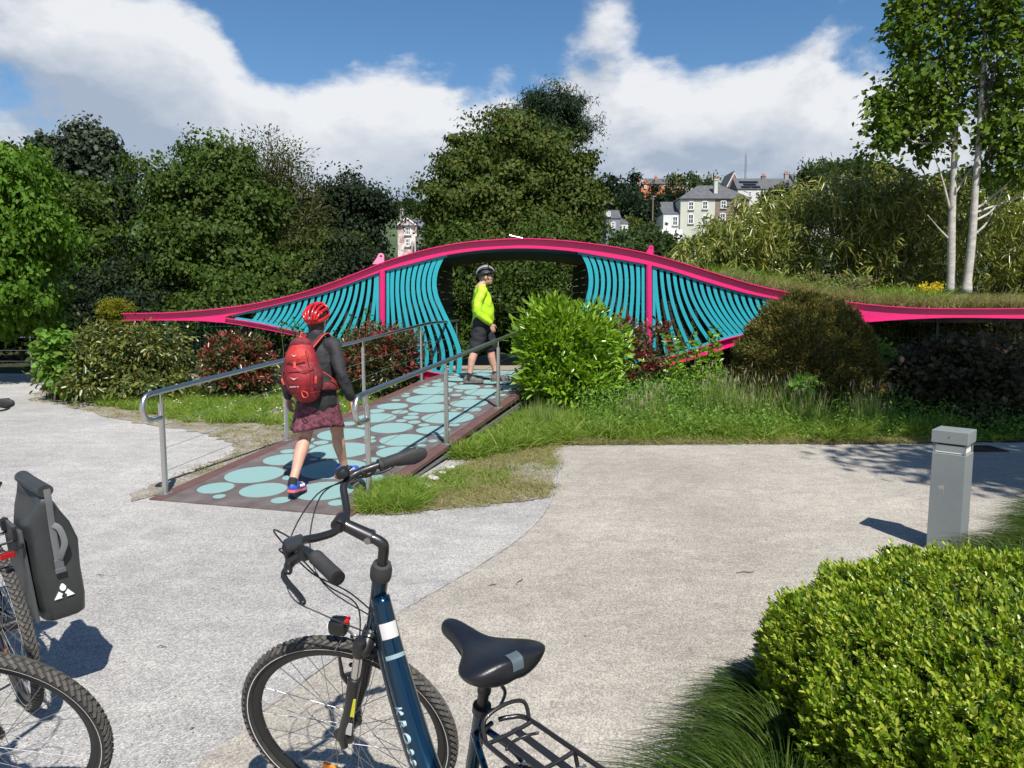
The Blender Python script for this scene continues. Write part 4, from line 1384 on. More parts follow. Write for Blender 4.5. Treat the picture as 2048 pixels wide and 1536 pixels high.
MAHON = leaf_mat('mahonia leaves', [(0.032, 0.059, 0.013), (0.059, 0.090, 0.018), (0.117, 0.140, 0.029), (0.216, 0.198, 0.041)], rough=.35, spec=.5)
PHOT = leaf_mat('photinia leaves', [(0.032, 0.059, 0.016), (0.054, 0.081, 0.023), (0.099, 0.090, 0.032), (0.108, 0.045, 0.027)], rough=.3, spec=.5)
REDT = leaf_mat('red photinia tips', [(.16, .020, .022), (.26, .04, .035), (.34, .09, .07), (.20, .06, .03)], rough=.3, spec=.5)
LAUR = leaf_mat('laurel leaves', [(.09, .19, .012), (.14, .26, .016), (.20, .34, .03), (.28, .42, .05)], rough=.28, spec=.5, transl=.3)
YEW = leaf_mat('yew needles', [(0.043, 0.064, 0.012), (0.076, 0.098, 0.019), (0.136, 0.128, 0.030), (0.204, 0.119, 0.038)], rough=.5, transl=.15)
COPP = leaf_mat('copper leaves', [(.05, .045, .028), (.08, .06, .035), (.06, .075, .03), (.10, .06, .04)], rough=.4)

shrub('mahonia_shrub', 'wide yellow-green shrub with jagged leaves beside the metal sphere', gb_(240, 13.1),
      B((200, 715, 85, 55, 13), (290, 700, 80, 48, 13), (240, 690, 90, 38, 13.3), (345, 735, 45, 42, 13), (140, 750, 50, 40, 13), (260, 760, 110, 30, 12.8)),
      330, 34, .085, .038, .17, MAHON, 121, droop=.25, updir=.0)
shrub('maple_sapling', 'fresh light green maple sapling in front of the metal sphere', gb_(112, 12.7),
      B((112, 690, 24, 30, 12.7), (105, 720, 26, 35, 12.7), (122, 745, 22, 28, 12.6)), 60, 9, .13, .12, .13, leaf_mat('sapling leaves', [(.10, .22, .03), (.15, .28, .05), (.20, .34, .07)], transl=.4), 122, stems=5, droop=.3)
shrub('photinia_shrub', 'round bush with red tips beside the wide yellow-green shrub', gb_(475, 13.0),
      B((470, 718, 52, 42, 13), (512, 722, 30, 38, 13), (438, 735, 26, 34, 13), (475, 760, 56, 28, 12.9)), 220, 26, .085, .032, .15, PHOT, 123, 'red-tipped bushes', tips=REDT, tipn=260)
shrub('photinia_shrub', 'red-tipped bush growing behind the far handrail under the left pink post', gb_(765, 12.6),
      B((760, 700, 60, 42, 12.7), (805, 700, 34, 40, 12.6), (720, 705, 35, 38, 12.7), (765, 735, 62, 35, 12.6), (700, 750, 30, 30, 12.5)), 200, 26, .085, .032, .15, PHOT, 124, 'red-tipped bushes', tips=REDT, tipn=210)
shrub('laurel_shrub', 'bright glossy green laurel bush at the top of the ramp', gb_(1140, 11.3),
      B((1130, 690, 78, 72, 11.2), (1190, 700, 55, 62, 11.3), (1085, 690, 38, 60, 11.1), (1140, 755, 80, 40, 11.1), (1110, 640, 45, 30, 11.2)), 300, 32, .125, .038, .16, LAUR, 125, updir=.45, spread=.7, tips=LAUR, tipn=190)
shrub('photinia_shrub', 'dark red leggy bush between the glossy laurel and the right pink post', gb_(1270, 11.9),
      B((1250, 690, 36, 48, 11.9), (1300, 700, 36, 55, 11.9), (1270, 740, 50, 35, 11.8)), 90, 18, .09, .033, .17, PHOT, 126, 'red-tipped bushes', tips=REDT, tipn=120)
# upright laurel shoots
gs = np.random.default_rng(127)
lt = thing('laurel_shoots', 'upright yellow-green laurel shoots below the right teal wing', 'shrub', gb_(1390, 11.3)); LO_ = np.array(lt.location); parts = []
for k in range(15):
    px = gs.uniform(1325, 1445); Y = 11.3 + gs.normal() * .15
    py = gs.uniform(650, 715)
    tp = np.array(AY(px, py, Y)); bs = np.array([LO_[0] + gs.normal() * .2 + (tp[0] - LO_[0]) * .5, Y, .02])
    q = curve_pts([Vector(bs - LO_), Vector((bs + tp) / 2 - LO_ + gs.normal(size=3) * .03), Vector(tp - LO_)], 4)
    MB().tube(q, [.008 - .005 * j / (len(q) - 1) for j in range(len(q))], 6).build('stem', M_('green stem', (.08, .14, .03), .6), lt)
    m = 40; u = .2 + .8 * gs.random(m)
    P = bs + (tp - bs) * u[:, None]; D = unit(rand_dir(m, gs) * np.array([[1, 1, .4]]) + np.array([[0, 0, .45]]))
    parts.append(leaf_arrays(P, D, .12 * (.7 + .5 * gs.random(m)), .035, gs, six=True, droop=.1))
V, F = join_arrays(parts); obj('foliage', raw_mesh('foliage', V - LO_, F), LAUR, lt, 'stuff')
# climbing sprigs with round leaves in front of the left wing panel
gv = np.random.default_rng(131)
vt = thing('climbing_vine', 'thin leafy vine sprigs climbing the left teal wing panel', 'plant', (W0(640, 700).x, Y0 - .2, 0)); VO = np.array(vt.location); parts = []
for (px, py) in ((560, 640), (585, 636), (600, 645), (672, 668), (690, 655), (705, 650), (712, 675), (735, 640), (735, 622)):
    tp = np.array(W0(px, py, Y0 - .22)); bs = np.array([tp[0] + gv.normal() * .15, Y0 - .25, .0])
    q = curve_pts([Vector(bs - VO), Vector((bs + tp) / 2 - VO + gv.normal(size=3) * .05), Vector(tp - VO)], 4)
    MB().tube(q, .004, 5).build('stem', M_('green stem', (.08, .14, .03), .6), vt)
    m = 26; u = .72 + .3 * gv.random(m)
    P = bs + (tp - bs) * u[:, None] + gv.normal(size=(m, 3)) * np.array([[.10, .04, .05]])
    parts.append(leaf_arrays(P, unit(rand_dir(m, gv) + np.array([[0, -.3, .2]])), .06, .05, gv, six=True, droop=.2))
V, F = join_arrays(parts); obj('foliage', raw_mesh('foliage', V - VO, F), leaf_mat('vine leaves', [(.03, .08, .015), (.05, .12, .02), (.08, .16, .03)]), vt, 'stuff')


def ball(name, label, c, rad, n, ln, wd, mat, seed):
    g = np.random.default_rng(seed); t = thing(name, label, 'shrub', (c[0], c[1], 0)); O_ = np.array([c[0], c[1], 0.])
    d = rand_dir(n, g); d = d[d[:, 2] > -.75]; n = len(d)
    lump = 1 + .05 * np.sin(d[:, 0] * 5 + 1) * np.sin(d[:, 2] * 6) + .035 * np.sin(d[:, 0] * 13 + d[:, 1] * 11) + .03 * np.sin(d[:, 2] * 17 + d[:, 0] * 9)
    sq = np.where(d[:, 2] < 0, 1.06, 1.0)
    P = d * np.array(rad) * (lump * sq * (1 - .16 * g.random(n) ** 2))[:, None] * np.stack([1 - .22 * np.clip(d[:, 2], 0, 1) ** 2, 1 - .22 * np.clip(d[:, 2], 0, 1) ** 2, np.ones(n)], 1) + np.array([0, 0, c[2]])
    P = P[P[:, 2] > .02]; d = d[:len(P)] if False else unit(P - np.array([0, 0, c[2]]))
    k = 5
    Pk = np.repeat(P, k, 0) + g.normal(size=(len(P) * k, 3)) * .022
    D = unit(np.repeat(d, k, 0) * .8 + rand_dir(len(Pk), g) * .8 + np.array([[0, 0, .3]]))
    V, F = leaf_arrays(Pk, D, ln * (.6 + .8 * g.random(len(Pk))), wd, g)
    core = MB(); core.ellipsoid((0, 0, c[2]), (rad[0] * .76, rad[1] * .76, rad[2] * .80), 32, 16); core.build('branches', M_('dark twigs', (.018, .014, .010), .9), t, smooth='all')
    obj('foliage', raw_mesh('foliage', V, F), mat, t, 'stuff')


yc = AY(1612, 720, 11.0)
ball('yew_ball', 'clipped dome of yew with brown-orange tinged needles', (yc.x, 11.0, .76), (.95, .95, 1.0), 22000, .05, .014, YEW, 141)
shrub('copper_shrub', 'dark copper-leaved shrub in deep shade beyond the grey bollard', gb_(1920, 10.7),
      B((1900, 770, 110, 70, 10.7), (1980, 760, 110, 75, 10.7), (1830, 800, 60, 60, 10.5), (2060, 770, 90, 90, 10.7), (1930, 840, 120, 40, 10.3), (1860, 735, 50, 30, 10.9)),
      420, 34, .10, .06, .2, COPP, 142, droop=.2, stems=24)
shrub('bright_weed', 'small sunlit light green weed between the yew ball and the dark shrub', gb_(1760, 11.2), B((1762, 712, 20, 20, 11.2), (1760, 740, 16, 24, 11.2)), 26, 10, .07, .06, .09, leaf_mat('sapling leaves', [(.1, .2, .03), (.2, .3, .05)]), 143, stems=5)
shrub('bright_weed', 'round-leaved pale weed in front of the yew ball', gb_(1605, 9.9), B((1600, 765, 24, 10, 9.9), (1608, 790, 14, 16, 9.9)), 16, 7, .075, .07, .07, leaf_mat('sapling leaves', [(.1, .2, .03), (.2, .3, .05)]), 144, stems=5)

# leafy plants on the raised bed
shrub('bed_shrub', 'pale green leafy plant on the raised bed where the beam slopes down', (AY(1480, 570, 14.3).x, 14.3, bed_z(4.3)), B((1470, 565, 34, 18, 14.3), (1500, 572, 26, 14, 14.3)), 60, 26, .07, .03, .12, leaf_mat('pale bed leaves', [(.10, .15, .04), (.15, .20, .06), (.20, .25, .08)]), 116, stems=8)
shrub('bed_shrub', 'tall leafy weed with pinkish tops before the bamboo on the raised bed', (AY(1660, 580, 14.6).x, 14.6, bed_z(6.0)), B((1640, 572, 46, 20, 14.6), (1700, 578, 40, 18, 14.6)), 80, 26, .07, .028, .12, leaf_mat('pink weed leaves', [(.09, .14, .03), (.13, .18, .05), (.18, .22, .06), (.24, .10, .11)]), 117, stems=10)

# ------------------------------------------------------------------ box hedge beside the camera, sedge clumps
BOX = leaf_mat('box leaves', [(.05, .11, .010), (.12, .22, .015), (.22, .32, .025), (.34, .41, .04), (.46, .49, .10)], rough=.32, transl=.32, spec=.45)
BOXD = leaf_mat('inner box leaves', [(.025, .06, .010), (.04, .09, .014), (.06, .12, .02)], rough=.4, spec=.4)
HC = Vector((2.46, 2.62)); HR = (1.40, 1.02); HH = .62


def hedge_pt(d, sc=1.0):
    """rounded loaf: superellipse in plan, soft shoulders"""
    a = np.arctan2(d[:, 1], d[:, 0]); e = 3.2
    rr = (np.abs(np.cos(a)) ** e + np.abs(np.sin(a)) ** e) ** (-1 / e)
    el = np.arcsin(np.clip(d[:, 2], -1, 1))
    ch = np.cos(el) ** .62; sh = np.sign(np.sin(el)) * np.abs(np.sin(el)) ** .75
    x = HR[0] * rr * np.cos(a) * ch; y = HR[1] * rr * np.sin(a) * ch; z = sh
    lump = 1 + .045 * np.sin(x * 5.1 + 1.3) * np.sin(y * 4.7 + .4) + .03 * np.sin(x * 11 + y * 9) + .02 * np.sin(x * 23 - y * 19)
    return np.stack([x * lump * sc, y * lump * sc, .22 + (HH - .22) * z * lump * (sc if sc < 1 else 1)], 1)


gh = np.random.default_rng(151)
hd = thing('box_hedge', 'clipped yellow-green box hedge mound in front of the grey bollard', 'hedge', (HC.x, HC.y, 0))
d = rand_dir(20000, gh); d = d[d[:, 2] > -.55]
P0 = hedge_pt(d, 1.0); P1 = hedge_pt(d, .96)
O_ = unit(P0 - P1 + np.array([[0, 0, .010]]))
# sprigs: short upright shoots carrying opposite pairs of leaves
n = len(P0); ln = .075 + .05 * gh.random(n)
SD = unit(O_ * .75 + np.array([[0, 0, .6]]) + rand_dir(n, gh) * .38)
base = P0 - SD * (ln * (.6 + .55 * gh.random(n)))[:, None]
parts = []
for k in range(6):
    u = .25 + .15 * k
    at = base + SD * (ln * u)[:, None]
    per = unit(np.cross(SD, rand_dir(n, gh)))
    if k == 5:
        D1 = unit(SD + rand_dir(n, gh) * .3); V, F = leaf_arrays(at, D1, .024 * (.7 + .5 * gh.random(n)), .011, gh, six=True)
        parts.append((V, F)); continue
    for sg in (-1, 1):
        D1 = unit(per * sg * (.9 - .09 * k) + SD * (.55 + .12 * k) + rand_dir(n, gh) * .2)
        sd = np.cross(D1, SD + rand_dir(n, gh) * .25)
        parts.append(leaf_arrays(at, D1, .027 * (.75 + .5 * gh.random(n)), .0135, gh, six=True, side=sd))
V, F = join_arrays(parts)
ok = True
obj('leaves', raw_mesh('leaves', V, F), BOX, hd, 'stuff')
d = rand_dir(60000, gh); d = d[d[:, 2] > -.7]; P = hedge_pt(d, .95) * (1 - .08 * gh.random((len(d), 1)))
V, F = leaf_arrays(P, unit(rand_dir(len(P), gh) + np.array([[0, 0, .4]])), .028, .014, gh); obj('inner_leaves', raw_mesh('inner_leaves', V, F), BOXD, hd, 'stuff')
core = MB(); u_ = []
for j in range(13):
    for i in range(40):
        el = R(-20 + 110 * j / 12); az = 2 * math.pi * i / 40
        u_.append((math.cos(el) * math.cos(az), math.cos(el) * math.sin(az), math.sin(el)))
vs = hedge_pt(np.array(u_), .86); fs = [(j * 40 + i, j * 40 + (i + 1) % 40, (j + 1) * 40 + (i + 1) % 40, (j + 1) * 40 + i) for j in range(12) for i in range(40)]
core.add([Vector(v) for v in vs], fs).build('branches', M_('dark twigs', (.018, .014, .010), .9), hd, smooth='all')

SEDGE = leaf_mat('sedge blades', [(0.022, 0.050, 0.007), (0.037, 0.074, 0.010), (0.062, 0.105, 0.015), (0.105, 0.149, 0.031)], rough=.4, transl=.35)


def sedge(label, x, y, r, h, n, seed, lean=(0, 0)):
    g = np.random.default_rng(seed)
    a = g.uniform(0, 2 * math.pi, n); rr = r * .32 * np.sqrt(g.random(n))
    P = np.stack([np.cos(a) * rr, np.sin(a) * rr, np.full(n, .01)], 1)
    D = unit(np.stack([np.cos(a) * (.25 + .75 * g.random(n)) + lean[0], np.sin(a) * (.25 + .75 * g.random(n)) + lean[1], 1.1 + .3 * g.random(n)], 1))
    V, F = blade_arrays(P, D, h * (.6 + .6 * g.random(n)), .0065, g, .62, 7)
    V[:, 2] = np.maximum(V[:, 2], .008 + .01 * g.random(len(V)))
    t = thing('sedge_clump', label, 'grass clump', (x, y, 0), 0, 'sedge clumps round the box hedge')
    obj('blades', raw_mesh('blades', V, F), SEDGE, t, 'stuff')


for k, (x, y, r, h, lab) in enumerate(((.80, 2.20, .42, .56, 'arching sedge clump at the middle of the box hedge side'), (.70, 1.80, .42, .56, 'arching sedge clump with the longest blades spilling over the tarmac'), (.98, 2.62, .36, .44, 'sedge clump tucked under the far shoulder of the box hedge'),
                                  (.86, 1.45, .4, .5, 'sedge clump with one dry straw at the foot of the box hedge'), (1.12, 3.0, .3, .34, 'small sedge clump between the box hedge and the bollard shadow'), (.62, 1.45, .36, .46, 'low sedge clump farthest out on the tarmac'))):
    sedge(lab, x, y, r, h, 1700, 160 + k, (-.42, -.05))
for k, (x, y, r, h, lab) in enumerate(((3.15, 4.65, .42, .44, 'sedge clump hiding the foot of the grey bollard'), (3.45, 4.75, .42, .46, 'sedge clump right beside the grey bollard'), (3.0, 4.25, .36, .36, 'low sedge clump between the grey bollard and the box hedge'),
                                       (3.75, 5.0, .45, .48, 'second sedge clump along from the grey bollard'), (4.0, 5.35, .45, .5, 'third sedge clump along from the grey bollard'), (3.6, 4.35, .4, .46, 'sedge clump behind the box hedge away from the bollard'), (2.75, 4.2, .3, .26, 'short sedge tuft at the back of the box hedge'), (4.3, 5.7, .4, .48, 'outermost sedge clump in the tree shade by the bollard'))):
    sedge(lab, x, y, r, h, 1300, 170 + k, (-.2, -.1))
# ------------------------------------------------------------------ houses on the hill
SLATE = M_('slate roof', (.07, .072, .08), .7, col2=(.11, .112, .12), scale=1.2, bump=.3, bscale=6)
CREAM = M_('cream render', (.42, .43, .36), .9, col2=(.48, .49, .42), scale=.5)
BROWNW = M_('brown brick wall', (.17, .13, .105), .9, col2=(.21, .165, .135), scale=2.5)
WHITEW = M_('white render', (.50, .51, .50), .9, col2=(.58, .58, .56), scale=.5)
GREYW = M_('slate hung wall', (.15, .17, .20), .8, col2=(.20, .22, .25), scale=1.5)
PINKW = M_('flaking pink render', (.34, .22, .20), .9, col2=(.62, .56, .53), scale=1.0, lo=.42, hi=.58)
BRICKO = M_('orange brick', (.42, .13, .06), .9, col2=(.50, .19, .10), scale=.8)
TRIM = M_('white joinery', (.78, .78, .76), .5)
GLASS = M_('dark window glass', (.045, .055, .065), .08, spec=.8)
STONEC = M_('grey stone', (.25, .24, .22), .9, col2=(.32, .30, .28), scale=2)


def rect(px0, px1, py0, py1, Y):
    a = AY(px0, py0, Y); b = AY(px1, py1, Y); return a.x, b.x, b.z, a.z


class House:
    def __init__(s, name, label, px0, px1, Y, cat='house', group=None):
        s.Y = Y; xa = AY(px0, 480, Y).x; xb = AY(px1, 480, Y).x
        s.zb = hill_z((xa + xb) / 2, Y) - 2.5
        s.o = thing(name, label, cat, ((xa + xb) / 2, Y, s.zb), 0, group); s.O = Vector(s.o.location)

    def block(s, px0, px1, pyt, mat, depth, dy=0, name='wall'):
        x0, x1, _, zt = rect(px0, px1, pyt, pyt + 10, s.Y); z0 = s.zb
        MB().box(Vector(((x0 + x1) / 2, s.Y + dy + depth / 2, (z0 + zt) / 2)) - s.O, (x1 - x0, depth, zt - z0)).build(name, mat, s.o); return x0, x1, zt

    def roof(s, px0, px1, pye, pyr, depth, kind, mat=SLATE, ov=.3, dy=0, inset=None):
        x0, x1, _, ze = rect(px0, px1, pye, pye + 5, s.Y); zr = AY(px0, pyr, s.Y + depth / 2).z
        y0, y1 = s.Y + dy - ov, s.Y + dy + depth + ov; ym = (y0 + y1) / 2; x0 -= ov; x1 += ov; xm = (x0 + x1) / 2
        e = ze + .02
        if kind == 'hip':
            i = inset if inset is not None else (x1 - x0) * .25
            vs = [(x0, y0, e), (x1, y0, e), (x1, y1, e), (x0, y1, e), (x0 + i, ym, zr), (x1 - i, ym, zr)]; fs = [(0, 1, 5, 4), (1, 2, 5), (2, 3, 4, 5), (3, 0, 4), (3, 2, 1, 0)]
        elif kind == 'x':
            vs = [(x0, y0, e), (x1, y0, e), (x1, y1, e), (x0, y1, e), (x0, ym, zr), (x1, ym, zr)]; fs = [(0, 1, 5, 4), (1, 2, 5), (2, 3, 4, 5), (3, 0, 4), (3, 2, 1, 0)]
        else:
            vs = [(x0, y0, e), (x1, y0, e), (x1, y1, e), (x0, y1, e), (xm, y0, zr), (xm, y1, zr)]; fs = [(0, 1, 4), (1, 2, 5, 4), (2, 3, 5), (3, 0, 4, 5), (3, 2, 1, 0)]
        return MB().add([Vector(v) - s.O for v in vs], fs).build('roof', mat, s.o)

    def gable(s, px0, px1, pye, pya, mat, dy=-.35):
        x0, x1, _, ze = rect(px0, px1, pye, pye + 5, s.Y); za = AY(px0, pya, s.Y).z
        vs = [(x0, s.Y + dy, ze), (x1, s.Y + dy, ze), ((x0 + x1) / 2, s.Y + dy, za), (x0, s.Y + dy + .25, ze), (x1, s.Y + dy + .25, ze), ((x0 + x1) / 2, s.Y + dy + .25, za)]
        g_ = MB().add([Vector(v) - s.O for v in vs], [(0, 1, 2), (5, 4, 3), (0, 3, 4, 1), (1, 4, 5, 2), (2, 5, 3, 0)]).build('gable', mat, s.o)
        for a, b in ((0, 2), (1, 2)):
            A = Vector(vs[a]) + Vector((0, -.06, .05)) - s.O; B_ = Vector(vs[b]) + Vector((0, -.06, .12)) - s.O
            MB().tube([A, B_], .12, 4).build('bargeboard', TRIM if mat != BRICKO else STONEC, g_)
        return g_

    def win(s, px, py, w, h, bars=1, dy=0, frame=TRIM, sill=True):
        x0, x1, z0, z1 = rect(px - w / 2, px + w / 2, py - h / 2, py + h / 2, s.Y); y = s.Y + dy
        t = .14; mb = MB()
        for (cx, cz, sx, sz) in (((x0 + x1) / 2, z0, x1 - x0, t), ((x0 + x1) / 2, z1, x1 - x0, t), (x0, (z0 + z1) / 2, t, z1 - z0 + t), (x1, (z0 + z1) / 2, t, z1 - z0 + t)):
            mb.box(Vector((cx, y - .05, cz)) - s.O, (sx, .16, sz))
        f = mb.build('window', frame, s.o)
        MB().box(Vector(((x0 + x1) / 2, y - .025, (z0 + z1) / 2)) - s.O, (x1 - x0 - t, .03, z1 - z0 - t)).build('pane', GLASS, f)
        MB().box(Vector(((x0 + x1) / 2, y - .06, (z0 + z1) / 2)) - s.O, (x1 - x0 - t, .06, .09)).build('glazing_bar', frame, f)
        for k in range(bars):
            xx = x0 + (x1 - x0) * (k + 1) / (bars + 1)
            MB().box(Vector((xx, y - .055, (z0 + z1) / 2)) - s.O, (.07, .05, z1 - z0 - t)).build('glazing_bar', frame, f)
        if sill:
            MB().box(Vector(((x0 + x1) / 2, y - .12, z0 - .13)) - s.O, (x1 - x0 + .3, .22, .12)).build('sill', STONEC, f)

    def chimney(s, px0, px1, pyt, pyb, mat, dy=3.0, pots=2):
        x0, x1, z0, z1 = rect(px0, px1, pyt, pyb, s.Y + dy); mb = MB()
        mb.box(Vector(((x0 + x1) / 2, s.Y + dy, (z0 + z1) / 2)) - s.O, (x1 - x0, .9, z1 - z0)); mb.box(Vector(((x0 + x1) / 2, s.Y + dy, z1 - .12)) - s.O, (x1 - x0 + .2, 1.1, .18))
        c = mb.build('chimney', mat, s.o)
        for k in range(pots):
            p = Vector((x0 + (x1 - x0) * (k + .5) / pots, s.Y + dy, z1 - .04)) - s.O
            MB().lathe([(.16, 0), (.12, .5), (.14, .55)], Matrix.Translation(p), 10).build('chimney_pot', BRICKO, c)


h = House('semi_detached_house', 'cream and brown semi-detached house with hipped slate roof', 1361, 1500, 150)
h.block(1361.5, 1430.5, 398, CREAM, 9); h.block(1430.6, 1499, 397.5, BROWNW, 9)
h.roof(1361, 1500, 397.5, 371, 9, 'hip', inset=4.6)
for q in ((1382, 411.5), (1410, 410.5)):
    h.win(*q, 9.5, 15)
for q in ((1381.5, 438), (1410, 440)):
    h.win(*q, 9.5, 18)
for q in ((1446.8, 409), (1475, 407.5)):
    h.win(*q, 9.5, 14)
h.win(1445, 436, 9.5, 18); h.win(1476, 436, 9.5, 18)
h.chimney(1428, 1434, 359, 388, CREAM, 1.6)
x0, x1, z0, z1 = rect(1361, 1499, 398, 400, 150); MB().box(Vector(((x0 + x1) / 2, 149.78, z1 - .02)) - h.O, (x1 - x0 + .3, .16, .16)).build('gutter', M_('black steel', (.012, .012, .013), .5), h.o)
h = House('annexe', 'pale side wing with stepped slate roof joined to the cream house', 1327, 1361, 150.6)
h.block(1327, 1361, 428, WHITEW, 7); h.roof(1327, 1361, 428, 414, 7, 'x', ov=.15); h.win(1350, 442, 9, 17); h.block(1331, 1361, 415, CREAM, 4, 3, 'upper_wall'); h.roof(1331, 1361, 414, 400, 4, 'x', dy=3, ov=.15)
h = House('flat_roofed_extension', 'low white flat-roofed extension in front of the pale side wing', 1297, 1362, 147)
h.block(1303, 1362, 462, WHITEW, 3.4); x0, x1, zt = h.block(1297, 1364, 459, TRIM, .2, -.2, 'fascia'); h.win(1348, 474, 10, 10)
h = House('village_house', 'slate-hung house with white gable end left of the cream house', 1213, 1258, 132)
h.block(1213, 1240, 437, GREYW, 7); h.roof(1213, 1241, 437, 420, 7, 'x', ov=.15); h.block(1240.2, 1258, 447, WHITEW, 5, 1, 'side_wall'); h.roof(1240, 1258, 447, 437, 5, 'x', dy=1, ov=.1); h.win(1249, 455, 6, 10, dy=1); h.win(1226, 450, 7, 11); h.win(1217, 428, 6, 8, dy=0)
h = House('small_gabled_house', 'small white gabled cottage uphill of the flat-roofed extension', 1309, 1328, 170)
h.block(1310, 1327, 446, WHITEW, 6); h.roof(1310, 1327, 446, 436, 6, 'y', ov=.2); h.gable(1310, 1327, 446, 436, WHITEW)
h = House('brick_mansion', 'orange brick mansion with stepped gables on the hilltop', 1280, 1372, 262)
h.block(1283, 1372, 368, BRICKO, 10); h.roof(1296, 1348, 368, 357, 10, 'x'); h.gable(1283, 1298, 368, 357, BRICKO); h.gable(1344, 1372, 368, 353, BRICKO); h.roof(1344, 1372, 368, 353, 10, 'y')
for px in (1291, 1306, 1318, 1330, 1352, 1364):
    h.win(px, 374, 4, 6, 1)
h.chimney(1277, 1280, 356, 368, BRICKO, 3, 1); h.chimney(1310, 1313.5, 354, 362, BRICKO, 3, 2); h.chimney(1353, 1361, 352.5, 360, BRICKO, 3, 3)
h = House('gabled_brick_house', 'steep-gabled dark brick house with stone bands under the mast', 1452, 1482, 205)
h.block(1453, 1481, 375, M_('dark red brick', (.20, .10, .08), .9, col2=(.26, .15, .12), scale=1), 9); h.roof(1453, 1481, 375, 347, 9, 'y', ov=.2); gg = h.gable(1453, 1481, 375, 347, M_('dark red brick', (.2, .1, .08))); h.win(1467, 367, 5, 8)
h = House('slate_terrace', 'slate-roofed terrace with white front and black solar panels', 1475, 1588, 198)
h.block(1476, 1588, 378, WHITEW, 8); r_ = h.roof(1476, 1588, 378, 357, 8, 'x')
for px in (1500, 1516, 1540, 1560, 1577):
    h.win(px, 388, 5, 9)
h.chimney(1523, 1530, 352, 366, BROWNW, 4, 3); h.chimney(1569, 1576, 347, 362, STONEC, 4, 3)
SOLAR = M_('solar panel', (.008, .010, .018), .25, .2)
for i in range(6):
    for j in range(3):
        if j == 1 and i in (0, 5):
            continue
        px = 1486 + i * 6.4; py = 375.4 - j * 5.0
        v = (378 - py) / 21.0
        a = Vector((AY(px, 378, 198).x, 197.72 + 4.3 * v, AY(px, 378, 198).z + v * (AY(1476, 357, 202).z - AY(1476, 378, 198).z) + .12))
        MB().box(a - h.O, (.78, .95, .05), Matrix.Rotation(math.atan2(AY(1476, 357, 202).z - AY(1476, 378, 198).z, 4.3), 3, 'X')).build('solar_panel', SOLAR, r_)
h = House('grey_roofed_house', 'grey-roofed house on the skyline above the bamboo', 1590, 1700, 215)
h.block(1592, 1698, 366, STONEC, 9); h.roof(1592, 1698, 366, 348, 9, 'x'); h.chimney(1600, 1606, 343, 354, STONEC, 4, 2); h.win(1660, 372, 5, 7); h.win(1640, 372, 5, 7); h.win(1620, 372, 5, 7)
h = House('gabled_house', 'flaking pink gabled house between the holm oak and the sycamore', 794, 846, 118)
h.block(795, 833, 451, PINKW, 7); h.roof(794, 834, 451, 437.5, 7, 'y', ov=.2); h.gable(796, 832, 451, 439, PINKW, dy=-.45); h.block(833.4, 848, 441, GREYW, 9, 1.5, 'side_wall'); h.roof(806, 850, 440, 428, 7, 'x', dy=4, ov=.2); h.block(808, 848, 440, GREYW, 6.5, 4.2, 'rear_wall')
h.win(815.5, 462, 11, 14, 2); h.win(815.5, 485, 10, 14, 2); h.chimney(800, 807, 418, 444, STONEC, 4.5, 1)
x0, x1, z0, z1 = rect(831, 858, 473, 476, 118); MB().box(Vector(((x0 + x1) / 2, 117.2, z1)) - h.O, (x1 - x0, 1.6, .15)).build('porch_roof', TRIM, h.o)
for x in (x0 + .1, x1 - .1):
    MB().box(Vector((x, 116.5, z1 - 1.3)) - h.O, (.1, .1, 2.5)).build('porch_post', TRIM, h.o)

# mast and pole
mz = AY(1490, 358, 230); mt_ = AY(1490, 306, 230); gz = hill_z(mz.x, 230)
ms = thing('radio_mast', 'thin lattice radio mast behind the slate-roofed terrace', 'mast', (mz.x, 230, gz)); H = mt_.z - gz
LAT = M_('galvanised lattice', (.28, .29, .30), .5, .5)
for dx, dy in ((-.3, -.3), (.3, -.3), (0, .3)):
    MB().tube([(dx, dy, 0), (dx * .8, dy * .8, H)], .05, 5).build('leg', LAT, ms)
mb = MB(); z = 0; k = 0
while z < H - .7:
    c = [(-.3, -.3), (.3, -.3), (0, .3)]
    for i in range(3):
        a = c[i]; b = c[(i + 1) % 3]; mb.tube([(a[0], a[1], z), (b[0], b[1], z + .7)], .03, 4); mb.tube([(a[0], a[1], z), (b[0], b[1], z)], .03, 4)
    z += .7
mb.build('bracing', LAT, ms, kind='stuff')
pz = AY(1305, 443, 138); po = thing('utility_pole', 'wooden utility pole between the slate-hung house and the cream house', 'pole', (pz.x, 138, hill_z(pz.x, 138)))
H = AY(1305, 391, 138).z - hill_z(pz.x, 138)
MB().tube([(0, 0, 0), (0, 0, H)], [.17, .12], 10).build('shaft', M_('weathered pole', (.16, .12, .085), .9), po, smooth=True)
MB().box((.25, 0, H - .15), (.6, .2, .18)).build('lamp_head', M_('grey steel', (.3, .3, .3), .35, .8), po)
MB().tube([(-.35, 0, H - .6), (.35, 0, H - .6)], .04, 6).build('cross_arm', LAT, po)

